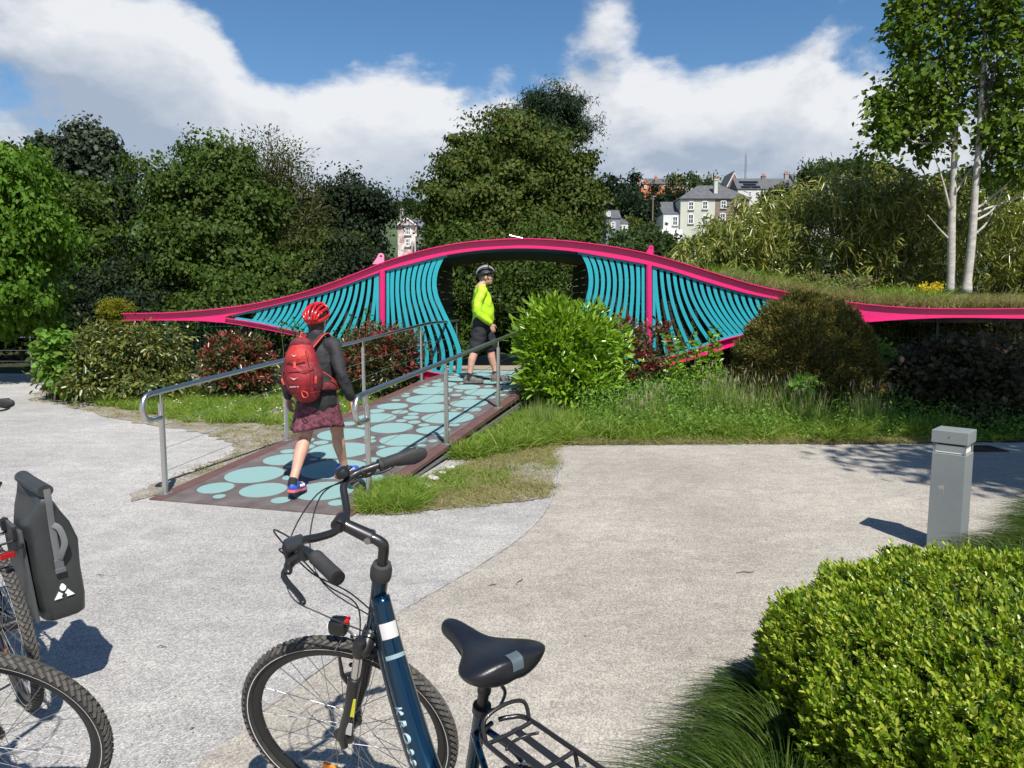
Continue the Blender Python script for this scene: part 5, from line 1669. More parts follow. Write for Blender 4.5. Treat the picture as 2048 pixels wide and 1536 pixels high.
# trees on the hill: a few kinds, each placed one by one
def proto_tree(seed, mat, kind):
    g = np.random.default_rng(seed)
    if kind == 'round':
        blobs = [(np.array([g.normal() * .8, g.normal() * .8, 4 + g.random() * 3.2]), np.array([2.0, 2.0, 1.7])) for _ in range(6)]
        V, F, C = foliage(blobs, 130, 34, .55, .42, 1.1, g)
    elif kind == 'cone':
        blobs = [(np.array([0, 0, 1.0 + i * 1.15]), np.array([2.3 - i * .27, 2.3 - i * .27, .8])) for i in range(8)]
        V, F, C = foliage(blobs, 190, 30, .6, .25, .75, g, droop=.4, updir=-.1)
    else:
        blobs = [(np.array([g.normal() * 1.6, g.normal() * 1.0, 6 + g.random() * 2.0]), np.array([1.5, 1.5, .7])) for _ in range(6)]
        V, F, C = foliage(blobs, 90, 26, .45, .3, .9, g, shell=.2)
    mb = MB(); limbs(mb, (0, 0, 0), (0, 0, 6.2 if kind != 'cone' else 9), .28, .06, C, g, 10)
    return mb.mesh('trunk', 'all'), raw_mesh('crown', V, F), mat


PT = {'round': [proto_tree(201, FARG, 'round'), proto_tree(202, FARD, 'round'), proto_tree(203, leaf_mat('far yellow leaves', [(.06, .085, .02), (.10, .13, .03), (.13, .15, .04)]), 'round')],
      'cone': [proto_tree(204, FARD, 'cone')], 'airy': [proto_tree(205, FARG, 'airy')]}


def hill_tree(name, label, px, pyt, Y, kind='round', v=0, wide=1.0, group='trees on the hillside', hh=8.6):
    tr, cr, mt = PT[kind][v]
    a = AY(px, pyt, Y); gz = hill_z(a.x, Y); s = max(.3, (a.z - gz) / (hh if kind != 'cone' else 9.8))
    t = thing(name, label, 'tree', (a.x, Y, gz - .1), random.uniform(0, 6), group)
    t.scale = (s * wide, s * wide, s)
    obj('trunk', tr, BARK, t); obj('crown', cr, mt, t)


hill_tree('conifer_tree', 'dark pointed conifer left of the orange brick mansion', 1266, 338, 175, 'cone', wide=.9)
hill_tree('conifer_tree', 'dark conifer in front of the orange brick mansion', 1307, 362, 178, 'cone', wide=.9)
for (px, pyt, Y, v, w, lab) in (
        (1225, 352, 178, 1, 1.0, 'dark rounded tree beside the pointed conifer'), (1250, 385, 160, 1, .9, 'dark tree behind the slate-hung house'),
        (1290, 400, 165, 1, .9, 'dark tree behind the utility pole'), (1342, 376, 178, 1, .8, 'dark green bush below the orange brick gable'), (1365, 384, 176, 1, .6, 'dark green bush behind the cream chimney'),
        (1275, 434, 135, 2, .9, 'yellow-green garden tree beside the white gable end'), (1288, 452, 125, 0, 1.0, 'green garden bush under the utility pole'), (1262, 462, 112, 0, 1.0, 'green hedge tree below the white gable end'),
        (1330, 470, 105, 1, 1.3, 'dark garden hedge tree below the flat-roofed extension'), (1300, 470, 100, 0, 1.2, 'green garden tree in front of the flat-roofed extension'), (1420, 470, 100, 0, 1.3, 'green garden tree below the cream house'), (1480, 462, 105, 1, 1.3, 'dark garden tree below the brown house'),
        (820, 397, 230, 0, 1.0, 'pale green hill tree above the pink gabled house'), (790, 402, 235, 2, 1.0, 'yellowish hill tree beside the holm oak'), (850, 400, 225, 0, 1.2, 'hill tree beside the sycamore edge'), (760, 410, 230, 1, 1.2, 'hill tree behind the holm oak'),
        (880, 452, 108, 0, .8, 'garden tree beside the slate-grey wall'),
        (1640, 340, 235, 0, 1.4, 'hilltop tree behind the grey-roofed house'), (1690, 325, 235, 0, 1.4, 'hilltop tree above the bamboo'), (1735, 332, 230, 0, 1.4, 'hilltop tree beside the aspens'), (1790, 335, 225, 1, 1.4, 'hilltop tree behind the aspens'),
        (1560, 372, 190, 1, .7, 'dark tree in front of the slate-roofed terrace'), (1530, 384, 180, 1, .6, 'dark bush in front of the white terrace'), (1600, 376, 185, 1, .9, 'dark tree beside the slate-roofed terrace'), (1900, 345, 220, 0, 1.6, 'hilltop tree behind the straight aspen trunk'), (2010, 350, 220, 1, 1.6, 'hilltop tree behind the leaning aspen')):
    hill_tree('hill_tree', lab, px, pyt, Y, 'round', v, w)
hill_tree('airy_tree', 'thin-crowned tall tree between the orange mansion and the cream chimney', 1394, 344, 190, 'airy', 0, .75)
hill_tree('airy_tree', 'ragged dark palm-like tree on the skyline above the terrace end', 1622, 322, 190, 'airy', 0, .55)

# park trees out of the picture on both sides, so the place goes on
for (x, y, sc, v, lab) in ((27, 24, 1.0, 0, 'park tree beyond the end of the bamboo'), (34, 30, 1.15, 1, 'dark park tree beyond the end of the bamboo'), (33, 21, .95, 0, 'park tree standing alone past the raised bed'), (-28, 24, 1.05, 0, 'park tree past the far end of the steel railing'), (-36, 30, 1.2, 1, 'dark park tree past the far end of the steel railing')):
    tr, cr, mt = PT['round'][v]
    t = thing('park_tree', lab, 'tree', (x, y, 0), x, 'park trees'); t.scale = (sc * 1.2, sc * 1.2, sc); obj('trunk', tr, BARK, t); obj('crown', cr, mt, t)
# ------------------------------------------------------------------ bollard light, sphere, grate, twigs, stones
GREYP = M_('grey powder coat', (.185, .205, .205), .5, col2=(.21, .23, .225), scale=3, bump=.06, bscale=120)
bp = G(1893, 1098)
bo = thing('bollard_light', 'square grey metal bollard light standing in the sedge', 'bollard', (bp.x, bp.y, 0), R(-43))
BW = .205
MB().box((0, 0, .34), (BW, BW, .68), bev=.004).build('body', GREYP, bo)
MB().box((0, 0, .793), (BW + .016, BW + .016, .085), bev=.004).build('cap', GREYP, bo)
MB().box((0, 0, .71), (BW - .030, BW - .030, .05)).build('diffuser', M_('cream diffuser', (.72, .72, .62), .4), bo)
MB().box((0, 0, .743), (BW - .05, BW - .05, .016)).build('reflector', M_('black steel', (.012, .012, .013), .5), bo)
gl = M_('clear plastic', (.85, .9, .9), .05, trans=.95)
for sx in (-1, 1):
    for sy in (-1, 1):
        MB().box((sx * (BW / 2 - .008), sy * (BW / 2 - .008), .715), (.008, .008, .07)).build('corner_post', GREYP, bo)
MB().lathe([(.004, 0), (.004, .003)], Matrix.Translation((0, -(BW / 2 + .0095), .80)) @ Matrix.Rotation(R(90), 4, 'X'), 10).build('screw', M_('grey steel', (.3, .3, .3), .35, .8), bo)
MB().lathe([(.004, 0), (.004, .003)], Matrix.Translation((.02, -.02, .8355)), 10).build('screw', M_('grey steel', (.3, .3, .3), .35, .8), bo)
gs_ = np.random.default_rng(301); st = MB()
pts = [(.018 * math.cos(t) * (1 + .3 * gs_.normal()), .45 + .02 * math.sin(t) * (1 + .25 * gs_.normal())) for t in np.linspace(0, 2 * math.pi, 16, endpoint=False)]
st.prism(pts, Matrix.Translation((-.03, -BW / 2 - .0003, 0)) @ Matrix.Rotation(R(90), 4, 'X'), .0006)
for x, l, w in ((-.042, .10, .003), (-.028, .07, .0025), (-.018, .05, .003)):
    st.box((x, -BW / 2 - .0006, .44 - l / 2), (w, .0008, l))
st.build('stain', M_('pale stain', (.30, .29, .28), .8), bo)

sp = G(108, 772)
so = thing('steel_sphere', 'polished steel sphere half hidden by the maple sapling', 'sphere', (sp.x, sp.y + .1, 0))
mb = MB(); mb.ellipsoid((0, 0, .32), (.32, .32, .34), 40, 24); mb.build('sphere', M_('polished steel', (.5, .5, .5), .12, 1.0), so, smooth='all')
MB().lathe([(.16, 0), (.16, .03)], None, 24).build('base', GALV, so)

gp = G(1962, 899)
gr = thing('drain_grate', 'dark iron drain grate in the shaded tarmac', 'grate', (gp.x, gp.y, .004), R(4))
mb = MB()
for (c, d) in (((0, .15, .006), (.42, .03, .012)), ((0, -.15, .006), (.42, .03, .012)), ((.195, 0, .006), (.03, .27, .012)), ((-.195, 0, .006), (.03, .27, .012))):
    mb.box(c, d)
IRON = M_('rusty iron', (.05, .03, .02), .8, .3, col2=(.09, .05, .03), scale=20)
mb.build('frame', IRON, gr)
for i in range(9):
    MB().box((-.16 + .04 * i, 0, .005), (.018, .27, .008)).build('bar', IRON, gr)
TW = M_('twig bark', (.09, .06, .045), .9)
for k, (px, py, a, l, lab) in enumerate(((1040, 1163, 65, .10, 'small dark forked twig lying on the worn tarmac'), (985, 1170, 30, .05, 'tiny bent brown twig on the tarmac seam'), (1010, 1352, 5, .09, 'thin reddish twig lying under the saddle'),
                                         (1490, 1145, 8, .12, 'thin straight twig on the tarmac towards the hedge'), (200, 1150, 0, .05, 'short brown twig on the pale gravel'), (323, 1293, 4, .045, 'small brown leaf stalk on the gravel near the pannier shadow'))):
    p = G(px, py, .009); t = tag(MB().tube(curve_pts([(-l / 2, 0, 0), (-l * .1, l * .06, .004), (l * .2, -.002, .002), (l / 2, l * .05, .0)], 3), [.002] * 3 + [.0028] * 4 + [.002] * 3, 5).build('twig', TW), lab, 'twig')
    t.location = p; t.rotation_euler = (0, 0, R(a))
STN = M_('pale rubble', (.36, .34, .31), .9, col2=(.5, .48, .45), scale=30)
for k, (px, py, s) in enumerate(((868, 962, .05), (884, 950, .04), (902, 940, .05), (846, 978, .06), (930, 915, .045))):
    g = np.random.default_rng(310 + k); mb = MB(); mb.ellipsoid((0, 0, s * .4), (s, s * .8, s * .55), 8, 5, z0=-.8)
    mb.v = [tuple(np.array(v) * (1 + .18 * g.normal())) for v in mb.v]
    o = mb.build('stone', STN); o.location = G(px, py, .012); tag(o, 'pale rubble stone lying in the grass along the ramp edge', 'stone', 'rubble along the ramp')
# loose grit on the gravel
g = np.random.default_rng(320)
n = 5200; x = g.uniform(-4, 4.5, n); y = 1.6 + 6.5 * g.random(n) ** 1.3
keep = ~((x > .75) & (y < 4.2)); x, y = x[keep], y[keep]; n = len(x)
r = .0022 + .0035 * g.random(n) ** 3
c = np.stack([x, y, r * .4 + .006], 1)
oct_ = np.array([[1, 0, 0], [0, 1, 0], [-1, 0, 0], [0, -1, 0], [0, 0, .7], [0, 0, -.7]])
V = (c[:, None, :] + oct_[None] * r[:, None, None] * (1 + .3 * g.normal(size=(n, 6, 1)))).reshape(-1, 3)
fi = np.array([[0, 1, 4], [1, 2, 4], [2, 3, 4], [3, 0, 4], [1, 0, 5], [2, 1, 5], [3, 2, 5], [0, 3, 5]])
F = (np.arange(n)[:, None, None] * 6 + fi[None]).reshape(-1, 3)
tag(obj('loose_grit', raw_mesh('loose_grit', V, F), leaf_mat('grit', [(.25, .24, .23), (.45, .43, .41), (.6, .58, .55)], rough=.9, transl=0, spec=.2), None, 'stuff'), 'loose grit scattered over the gravel and tarmac', 'gravel')

# dead leaves and petals blown over the path
g = np.random.default_rng(330)
n = 170; x = g.uniform(-4.5, 4.8, n); y = 2.0 + 6.6 * g.random(n); keep = ~((x > .5) & (y < 4.6)); x, y = x[keep], y[keep]; n = len(x)
P = np.stack([x, y, np.full(n, .010)], 1); a = g.uniform(0, 6.3, n); D = np.stack([np.cos(a), np.sin(a), .05 * np.ones(n)], 1)
side = np.stack([-np.sin(a), np.cos(a), g.normal(size=n) * .25], 1)
V, F = leaf_arrays(P, unit(D), .012 + .022 * g.random(n) ** 2, .006 + .006 * g.random(n), g, side=side)
V[:, 2] = np.maximum(V[:, 2], .009)
tag(obj('leaf_litter', raw_mesh('leaf_litter', V, F), leaf_mat('litter', [(.10, .06, .035), (.22, .15, .08), (.45, .42, .36), (.16, .12, .07)], rough=.8), None, 'stuff'), 'dead leaves and petals blown over the path', 'leaf litter')
# ------------------------------------------------------------------ people
SKIN = M_('skin', (.52, .30, .22), .5, col2=(.47, .25, .18), scale=9, spec=.4)
SKINM = M_('fair skin', (.56, .33, .25), .5, col2=(.50, .27, .20), scale=9, spec=.4)
HAIRD = M_('dark hair', (.02, .014, .01), .6, bump=.5, bscale=120, col2=(.04, .028, .02), scale=60)
JACKET = M_('charcoal jacket', (.016, .017, .020), .75, col2=(.026, .027, .031), scale=8, bump=1.0, bscale=10)
BLACKC = M_('black cotton', (.010, .010, .011), .85, col2=(.016, .016, .017), scale=10, bump=.4, bscale=14)
SKIRT = M_('maroon patterned cotton', (.065, .016, .030), .85, col2=(.16, .045, .065), scale=30, bump=.25, bscale=20, lo=.42, hi=.58, detail=3)
YELLOW = M_('fluorescent yellow jersey', (.42, .68, .015), .6, col2=(.38, .60, .02), scale=4, bump=.9, bscale=9)
SHORTS = M_('black shorts cloth', (.012, .012, .016), .8, col2=(.02, .02, .026), scale=6, bump=1.0, bscale=11)
REDH = M_('red helmet shell', (.42, .010, .014), .28, coat=.4, col2=(.46, .012, .016), scale=5)
BLKP = M_('black plastic', (.012, .012, .013), .4)
BLUESH = M_('blue shoe mesh', (.02, .045, .36), .6, col2=(.04, .12, .42), scale=30, bump=.2, bscale=90)
CORAL = M_('coral foam', (.70, .12, .16), .6)
GREYSH = M_('grey brown shoe mesh', (.10, .085, .078), .8, col2=(.15, .13, .12), scale=25, bump=.3, bscale=60)
DARKSOLE = M_('dark rubber sole', (.02, .02, .021), .8)


def hand(mb, w, d, nrm, thumb, curl=.5, s=1.0):
    """palm and five fingers. w wrist, d finger direction, nrm palm side, thumb side"""
    w = Vector(w); d = Vector(d).normalized(); nrm = Vector(nrm); nrm = (nrm - d * nrm.dot(d)).normalized(); th = Vector(thumb); th = (th - d * th.dot(d) - nrm * th.dot(nrm)).normalized()
    for q in (-.026, -.009, .009, .026):
        mb.chain([w, w + d * .045 * s + th * q * s * .8, w + d * .09 * s + th * q * s], [.016 * s, .0135 * s, .011 * s], 8, 3)
    for q, l in ((.027, .070), (.0095, .080), (-.0085, .074), (-.026, .058)):
        b = w + d * .088 * s + th * q * s
        d1 = (d + nrm * .35 * curl).normalized(); d2 = (d + nrm * 1.3 * curl).normalized(); d3 = (d + nrm * 2.8 * curl).normalized()
        p1 = b + d1 * l * .45 * s; p2 = p1 + d2 * l * .32 * s; p3 = p2 + d3 * l * .25 * s
        mb.chain([b, p1, p2, p3], [.0095 * s, .0088 * s, .008 * s, .007 * s], 8, 3)
    b = w + d * .025 * s + th * .022 * s
    p1 = b + (d * .6 + th * .7 + nrm * .2).normalized() * .038 * s; p2 = p1 + (d * .95 + th * .25 + nrm * .35).normalized() * .032 * s; p3 = p2 + (d + nrm * .4).normalized() * .024 * s
    mb.chain([b, p1, p2, p3], [.013 * s, .0105 * s, .0095 * s, .008 * s], 8, 3)


def head(mb, c, s=1.0):
    """c centre of the skull; faces +y"""
    c = Vector(c)
    mb.ellipsoid(c, (.073 * s, .092 * s, .105 * s), 24, 16)
    mb.ellipsoid(c + Vector((0, .028, -.055)) * s, (.056 * s, .062 * s, .068 * s), 20, 12)
    mb.ellipsoid(c + Vector((0, .068, -.098)) * s, (.028 * s, .024 * s, .022 * s), 12, 8)
    mb.chain([c + Vector((0, .090, .008)) * s, c + Vector((0, .104, -.022)) * s, c + Vector((0, .100, -.036)) * s], [.008 * s, .012 * s, .014 * s], 8, 3)
    for sx in (-1, 1):
        mb.ellipsoid(c + Vector((sx * .075, -.006, -.018)) * s, (.010 * s, .020 * s, .032 * s), 10, 8)
        mb.ellipsoid(c + Vector((sx * .03, .083, .020)) * s, (.022 * s, .012 * s, .008 * s), 10, 6)
        mb.ellipsoid(c + Vector((sx * .038, .066, -.03)) * s, (.022 * s, .02 * s, .02 * s), 10, 6)
    mb.ellipsoid(c + Vector((0, .088, -.062)) * s, (.024 * s, .012 * s, .006 * s), 10, 6)
    mb.ellipsoid(c + Vector((0, .086, -.072)) * s, (.022 * s, .012 * s, .006 * s), 10, 6)


def face_parts(root, c, s=1.0, brow=HAIRD):
    c = Vector(c)
    for sx in (-1, 1):
        mb = MB(); mb.ellipsoid(c + Vector((sx * .031, .0845, .004)) * s, (.012 * s, .008 * s, .007 * s), 12, 8); e = mb.build('eye', M_('eye white', (.7, .68, .65), .2), root, smooth='all')
        mb = MB(); mb.ellipsoid(c + Vector((sx * .031, .0915, .004)) * s, (.0055 * s, .002 * s, .0055 * s), 10, 6); mb.build('iris', M_('iris', (.04, .05, .05), .2), e)
        mb = MB(); mb.chain([c + Vector((sx * .016, .095, .022)) * s, c + Vector((sx * .045, .084, .024)) * s], [.003 * s, .003 * s], 6, 2); mb.build('eyebrow', brow, root)
    mb = MB(); mb.chain([c + Vector((-.02, .096, -.066)) * s, c + Vector((0, .101, -.066)) * s, c + Vector((.02, .096, -.066)) * s], [.003 * s, .005 * s, .003 * s], 6, 3); mb.build('mouth', M_('lips', (.36, .13, .11), .45), root)


def shoe(root, M, upper, sole, accent, l=.27, text=None):
    mb = MB()
    mb.ellipsoid((0, -.075, .055), (.038, .055, .055), 16, 10); mb.ellipsoid((0, .0, .05), (.042, .09, .045), 16, 10); mb.ellipsoid((.0, .085, .040), (.046, .075, .036), 16, 10)
    mb.chain([(0, -.07, .04), (0, -.06, .105)], [.042, .040], 14, 3); mb.chain([(0, -.05, .07), (0, .03, .055)], [.04, .04], 12, 3)
    mb.v = [tuple(M @ Vector(v)) for v in mb.v]
    up_ = melt(mb, 'shoe', upper, root, .006, 4)
    out = [(-.030, -.125), (.030, -.125), (.040, -.07), (.037, 0), (.047, .07), (.044, .125), (.026, .158), (-.002, .165), (-.03, .150), (-.046, .11), (-.048, .06), (-.037, 0), (-.040, -.07)]
    out = [(p.x, p.y) for p in curve_pts([(a, b, 0) for a, b in out] + [(out[0][0], out[0][1], 0)], 3)[:-1]]
    mb = MB(); mb.prism(out, M @ Matrix.Translation((0, 0, .012)), .022); mb.build('midsole', accent, up_, smooth=True)
    mb = MB(); mb.prism([(a * .98, b * .985) for a, b in out], M @ Matrix.Translation((0, 0, .0)), .0125); mb.build('outsole', sole, up_, smooth=True)
    mb = MB()
    for k in range(5):
        y = .0 + .018 * k; z = .097 - .008 * k
        mb.tube([(M @ Vector((-.02, y - .01, z))), (M @ Vector((0, y, z + .006))), (M @ Vector((.02, y - .01, z)))], .003, 6)
    mb.build('laces', accent, up_)
    if text:
        for sx in (-1, 1):
            T = M @ Matrix.Translation((sx * .0455, .015, .060)) @ Matrix.Rotation(R(90 if sx > 0 else -90), 4, 'Z') @ Matrix.Rotation(R(90), 4, 'X')
            obj('lettering', text_mesh(text, .034, T, .003), M_('white print', (.8, .8, .8), .5), up_)
    return up_


def bike_helmet(root, c, s, main, inner, accent=None, tilt=0.0, lamp=False):
    """vented shell: dark liner, ribs front to back, rim and a cross band"""
    Rt = Matrix.Rotation(tilt, 3, 'X'); c = Vector(c)

    def pt(az, el, k=1.0):
        v = Vector((.096 * math.sin(az) * math.cos(el), .130 * math.cos(az) * math.cos(el), .112 * math.sin(el))) * s * k
        if v.y < 0:
            v.z -= .10 * (-v.y) * .35
        return c + Rt @ (v + Vector((0, -.005, .0)))
    mb = MB(); mb.ellipsoid(c + Rt @ Vector((0, -.005, -.005)), (.086 * s, .116 * s, .100 * s), 28, 14, Rt, z0=-.25); hm = mb.build('helmet', inner, root, smooth='all')
    # ribs run front to back
    for q, wv in ((-1.0, .013), (-.62, .014), (-.22, .013), (.22, .013), (.62, .014), (1.0, .013)):
        pts = []
        for t in np.linspace(-1.18, 1.18, 15):
            a = t * math.pi / 2 * .92
            x = .098 * math.sin(q * .95) * math.cos(a * .55); y = .134 * math.sin(a) * (1 - .12 * abs(q)); z = .114 * math.cos(a) * math.cos(q * .95) + (.0 if t > 0 else -.004)
            p = Vector((x, y, z)) * s
            pts.append(c + Rt @ (p + Vector((0, -.005, 0))))
        mb = MB(); mb.tube(pts, [(wv * s, .012 * s)] * len(pts), 10, True); mb.build('rib', accent if (accent and .5 < abs(q) < .8) else main, hm, smooth='all')
    rim = [c + Rt @ (Vector((.094 * math.sin(a), .130 * math.cos(a), -.004 - .022 * max(0, -math.cos(a)) + .008 * max(0, math.cos(a)))) * s) for a in np.linspace(0, 2 * math.pi, 41)]
    mb = MB(); mb.tube(rim, [(.012 * s, .020 * s)] * len(rim), 10, False); mb.build('rim', main, hm, smooth='all')
    for yy, zz in ((-.085, .048), (.03, .098)):
        band = [c + Rt @ (Vector((.093 * math.sin(b), yy + .02 * math.cos(b), zz * math.cos(b) ** .6 + .012)) * s) for b in np.linspace(-1.25, 1.25, 13)]
        mb = MB(); mb.tube(band, [(.009 * s, .013 * s)] * len(band), 8); mb.build('cross_band', main, hm, smooth='all')
    if lamp:
        p = c + Rt @ Vector((0, -.136, .012)) * s
        MB().box(p, (.024, .014, .044), Rt, .004).build('rear_lamp', BLKP, hm)
        MB().box(p + Vector((0, -.008, .004)), (.014, .004, .022), Rt, .001).build('lamp_lens', M_('grey lens', (.35, .35, .36), .2), hm)
    for sx in (-1, 1):
        MB().tube(curve_pts([c + Vector((sx * .078, .02, -.01)) * s, c + Vector((sx * .072, .03, -.08)) * s, c + Vector((sx * .02, .075, -.135)) * s], 4), [(.007, .0015)] * 9, 6).build('strap', BLKP, hm)
    return hm


def aim(fwd):
    f = Vector(fwd).normalized(); return math.atan2(-f.x, f.y)


# ---- woman walking up the ramp, seen from behind
wp = Vector((-1.70, 6.66)); ws = (wp - RO).dot(RA)
woman = thing('person', 'person in black jacket, maroon skirt and red helmet walking up the ramp', 'person', (wp.x, wp.y, rz(ws) + .004), aim((.20, .98)))
woman.scale = (.97, .97, .97)
slopeM = SLOPE
# joints
Lh, Lk, La = Vector((-.085, -.03, .83)), Vector((-.09, -.08, .465)), Vector((-.085, -.345, .135))
Rh, Rk, Ra = Vector((.085, .03, .83)), Vector((.095, .20, .47)), Vector((.085, .345, .12))
mb = MB()
for h_, k_, a_, f_ in ((Lh, Lk, La, Vector((0, .16, -.02))), (Rh, Rk, Ra, Vector((.03, .16, -.01)))):
    mb.chain([h_, h_.lerp(k_, .5) + Vector((0, .012, 0)), k_], [.088, .076, .058], 16, 4)
    mb.chain([k_, k_.lerp(a_, .32) + Vector((0, -.016, 0)), a_.lerp(k_, .25), a_], [.056, .059, .040, .037], 16, 4)
    mb.chain([a_ + Vector((0, -.02, -.045)), a_ + f_ + Vector((0, 0, -.05))], [.032, .03], 10, 3)
mb.chain([(0, 0, .86), (0, 0, 1.0), (0, .005, 1.16), (0, 0, 1.29)], [(.155, .115), (.128, .095), (.145, .10), (.13, .075)], 20, 5)
HW = Vector((0, .035, 1.505))
mb.chain([(0, -.005, 1.28), (0, .008, 1.36), HW + Vector((0, -.02, -.05))], [.062, .052, .055], 16, 4)
head(mb, HW, .98)
SHL, ELL, WRL = Vector((-.178, -.005, 1.285)), Vector((-.262, -.05, 1.03)), Vector((-.300, .03, .815))
SHR, ELR, WRR = Vector((.178, -.005, 1.285)), Vector((.258, -.045, 1.03)), Vector((.30, .06, .815))
for a, b, c_ in ((SHL, ELL, WRL), (SHR, ELR, WRR)):
    mb.chain([a, b, c_], [.045, .038, .026], 12, 5)
hand(mb, WRL, (.02, .10, -1), (.9, -.3, 0), (.1, 1, 0), .75, .92); hand(mb, WRR, (.02, .15, -1), (-.9, -.2, 0), (-.1, 1, 0), .75, .92)
body = melt(mb, 'body', SKIN, woman, .0062, 5)
face_parts(woman, HW, .98)
# hair at the nape
mb = MB(); mb.ellipsoid(HW + Vector((0, -.02, -.01)), (.078, .088, .10), 20, 12); mb.chain([HW + Vector((0, -.055, -.03)), HW + Vector((0, -.06, -.115))], [(.062, .03), (.042, .024)], 14, 3); melt(mb, 'hair', HAIRD, woman, .008, 3)
bike_helmet(woman, HW + Vector((0, .0, .045)), 1.03, REDH, BLKP, tilt=R(10), lamp=True)
# jacket, with the darker shirt tail below it
mb = MB()
mb.chain([(0, -.01, .90), (0, -.005, 1.0), (0, .0, 1.15), (0, -.002, 1.26), (0, 0, 1.31)], [(.178, .135), (.158, .125), (.170, .125), (.168, .105), (.12, .08)], 24, 5)
mb.chain([(0, 0, 1.30), (0, .004, 1.405)], [(.088, .078), (.070, .068)], 18, 4)
for a, b, c_ in ((SHL, ELL, WRL), (SHR, ELR, WRR)):
    mb.chain([a.lerp(Vector((0, 0, 1.3)), .25), a + Vector((0, 0, .005)), b, c_.lerp(b, .04)], [.075, .067, .055, .041], 16, 5)
mb.v = [(x + .004 * math.sin(z * 45 + x * 20), y + .005 * math.sin(z * 38 + x * 31), z) for x, y, z in mb.v]
melt(mb, 'jacket', JACKET, woman, .0095, 3)
mb = MB(); mb.chain([(0, -.008, .775), (0, -.008, .83), (0, -.005, .93)], [(.190, .148), (.184, .142), (.165, .128)], 28, 5)
mb.v = [(x * (1 + .025 * math.sin(14 * math.atan2(y, x) + z * 20)), y * (1 + .03 * math.sin(11 * math.atan2(y, x) + z * 26)), z + (.02 * x if z < .8 else 0)) for x, y, z in mb.v]
melt(mb, 'shirt_tail', BLACKC, woman, .01, 2)
# skirt
vs = []; fs = []; n = 72; rows = 9
for j in range(rows):
    t = j / (rows - 1); z = .84 - .285 * t
    for i in range(n):
        a = 2 * math.pi * i / n
        fold = 1 + (.012 + .045 * t) * math.sin(9 * a + 1.2 + t) + .018 * t * math.sin(17 * a + 2)
        x = (.176 + .036 * t) * math.cos(a) * fold; y = (.135 + .060 * t) * math.sin(a) * fold
        # the cloth follows the stride: right thigh forward, left thigh back
        y += t * .055 * math.sin(math.pi / 2 * max(-1, min(1, x / .13)))
        vs.append((x, y, z - .018 * t * math.sin(a * 2)))
for j in range(rows - 1):
    for i in range(n):
        i2 = (i + 1) % n; fs.append((j * n + i, (j + 1) * n + i, (j + 1) * n + i2, j * n + i2))
sk = MB().add(vs, fs).build('skirt', SKIRT, woman, smooth='all'); so_ = sk.modifiers.new('thick', 'SOLIDIFY'); so_.thickness = .004
# socks and shoes
for a_, k_ in ((La, Lk), (Ra, Rk)):
    MB().chain([a_ + Vector((0, -.005, -.03)), a_.lerp(k_, .03)], [.044, .0415], 14, 3).build('sock', BLACKC, woman, smooth='all')
shoe(woman, Matrix.Translation((-.085, -.305, -.012)) @ Matrix.Rotation(R(-7), 4, 'X') @ Matrix.Translation((0, .02, .035)) @ Matrix.Rotation(R(4), 4, 'Z'), BLUESH, DARKSOLE, CORAL, text='HOKA')
shoe(woman, Matrix.Translation((.085, .40, .022)) @ Matrix.Rotation(R(3), 4, 'X') @ Matrix.Rotation(R(-24), 4, 'Z'), BLUESH, DARKSOLE, CORAL, text='HOKA')

# backpack: a thing of its own on her back
REDP = M_('red ripstop', (.23, .010, .018), .62, col2=(.28, .014, .020), scale=9, bump=.8, bscale=16)
REDL = M_('bright red ripstop', (.36, .022, .020), .6, col2=(.44, .03, .024), scale=9, bump=1.0, bscale=18)
REDK = M_('dark maroon mesh', (.085, .008, .012), .8, col2=(.17, .02, .026), scale=20, bump=.3)
CORW = M_('coral webbing', (.66, .07, .045), .6)
pack = thing('backpack', 'red hiking backpack worn on the back over the black jacket', 'backpack', tuple(woman.location + Vector((0, 0, .85))), woman.rotation_euler[2])
pack.scale = (1.0, 1.0, .98)
PK = Vector((-.015, -.235, .225))
Rp = Matrix.Rotation(R(-4), 3, 'Y')


def pk(x, y, z):
    return PK + Rp @ Vector((x, y, z))


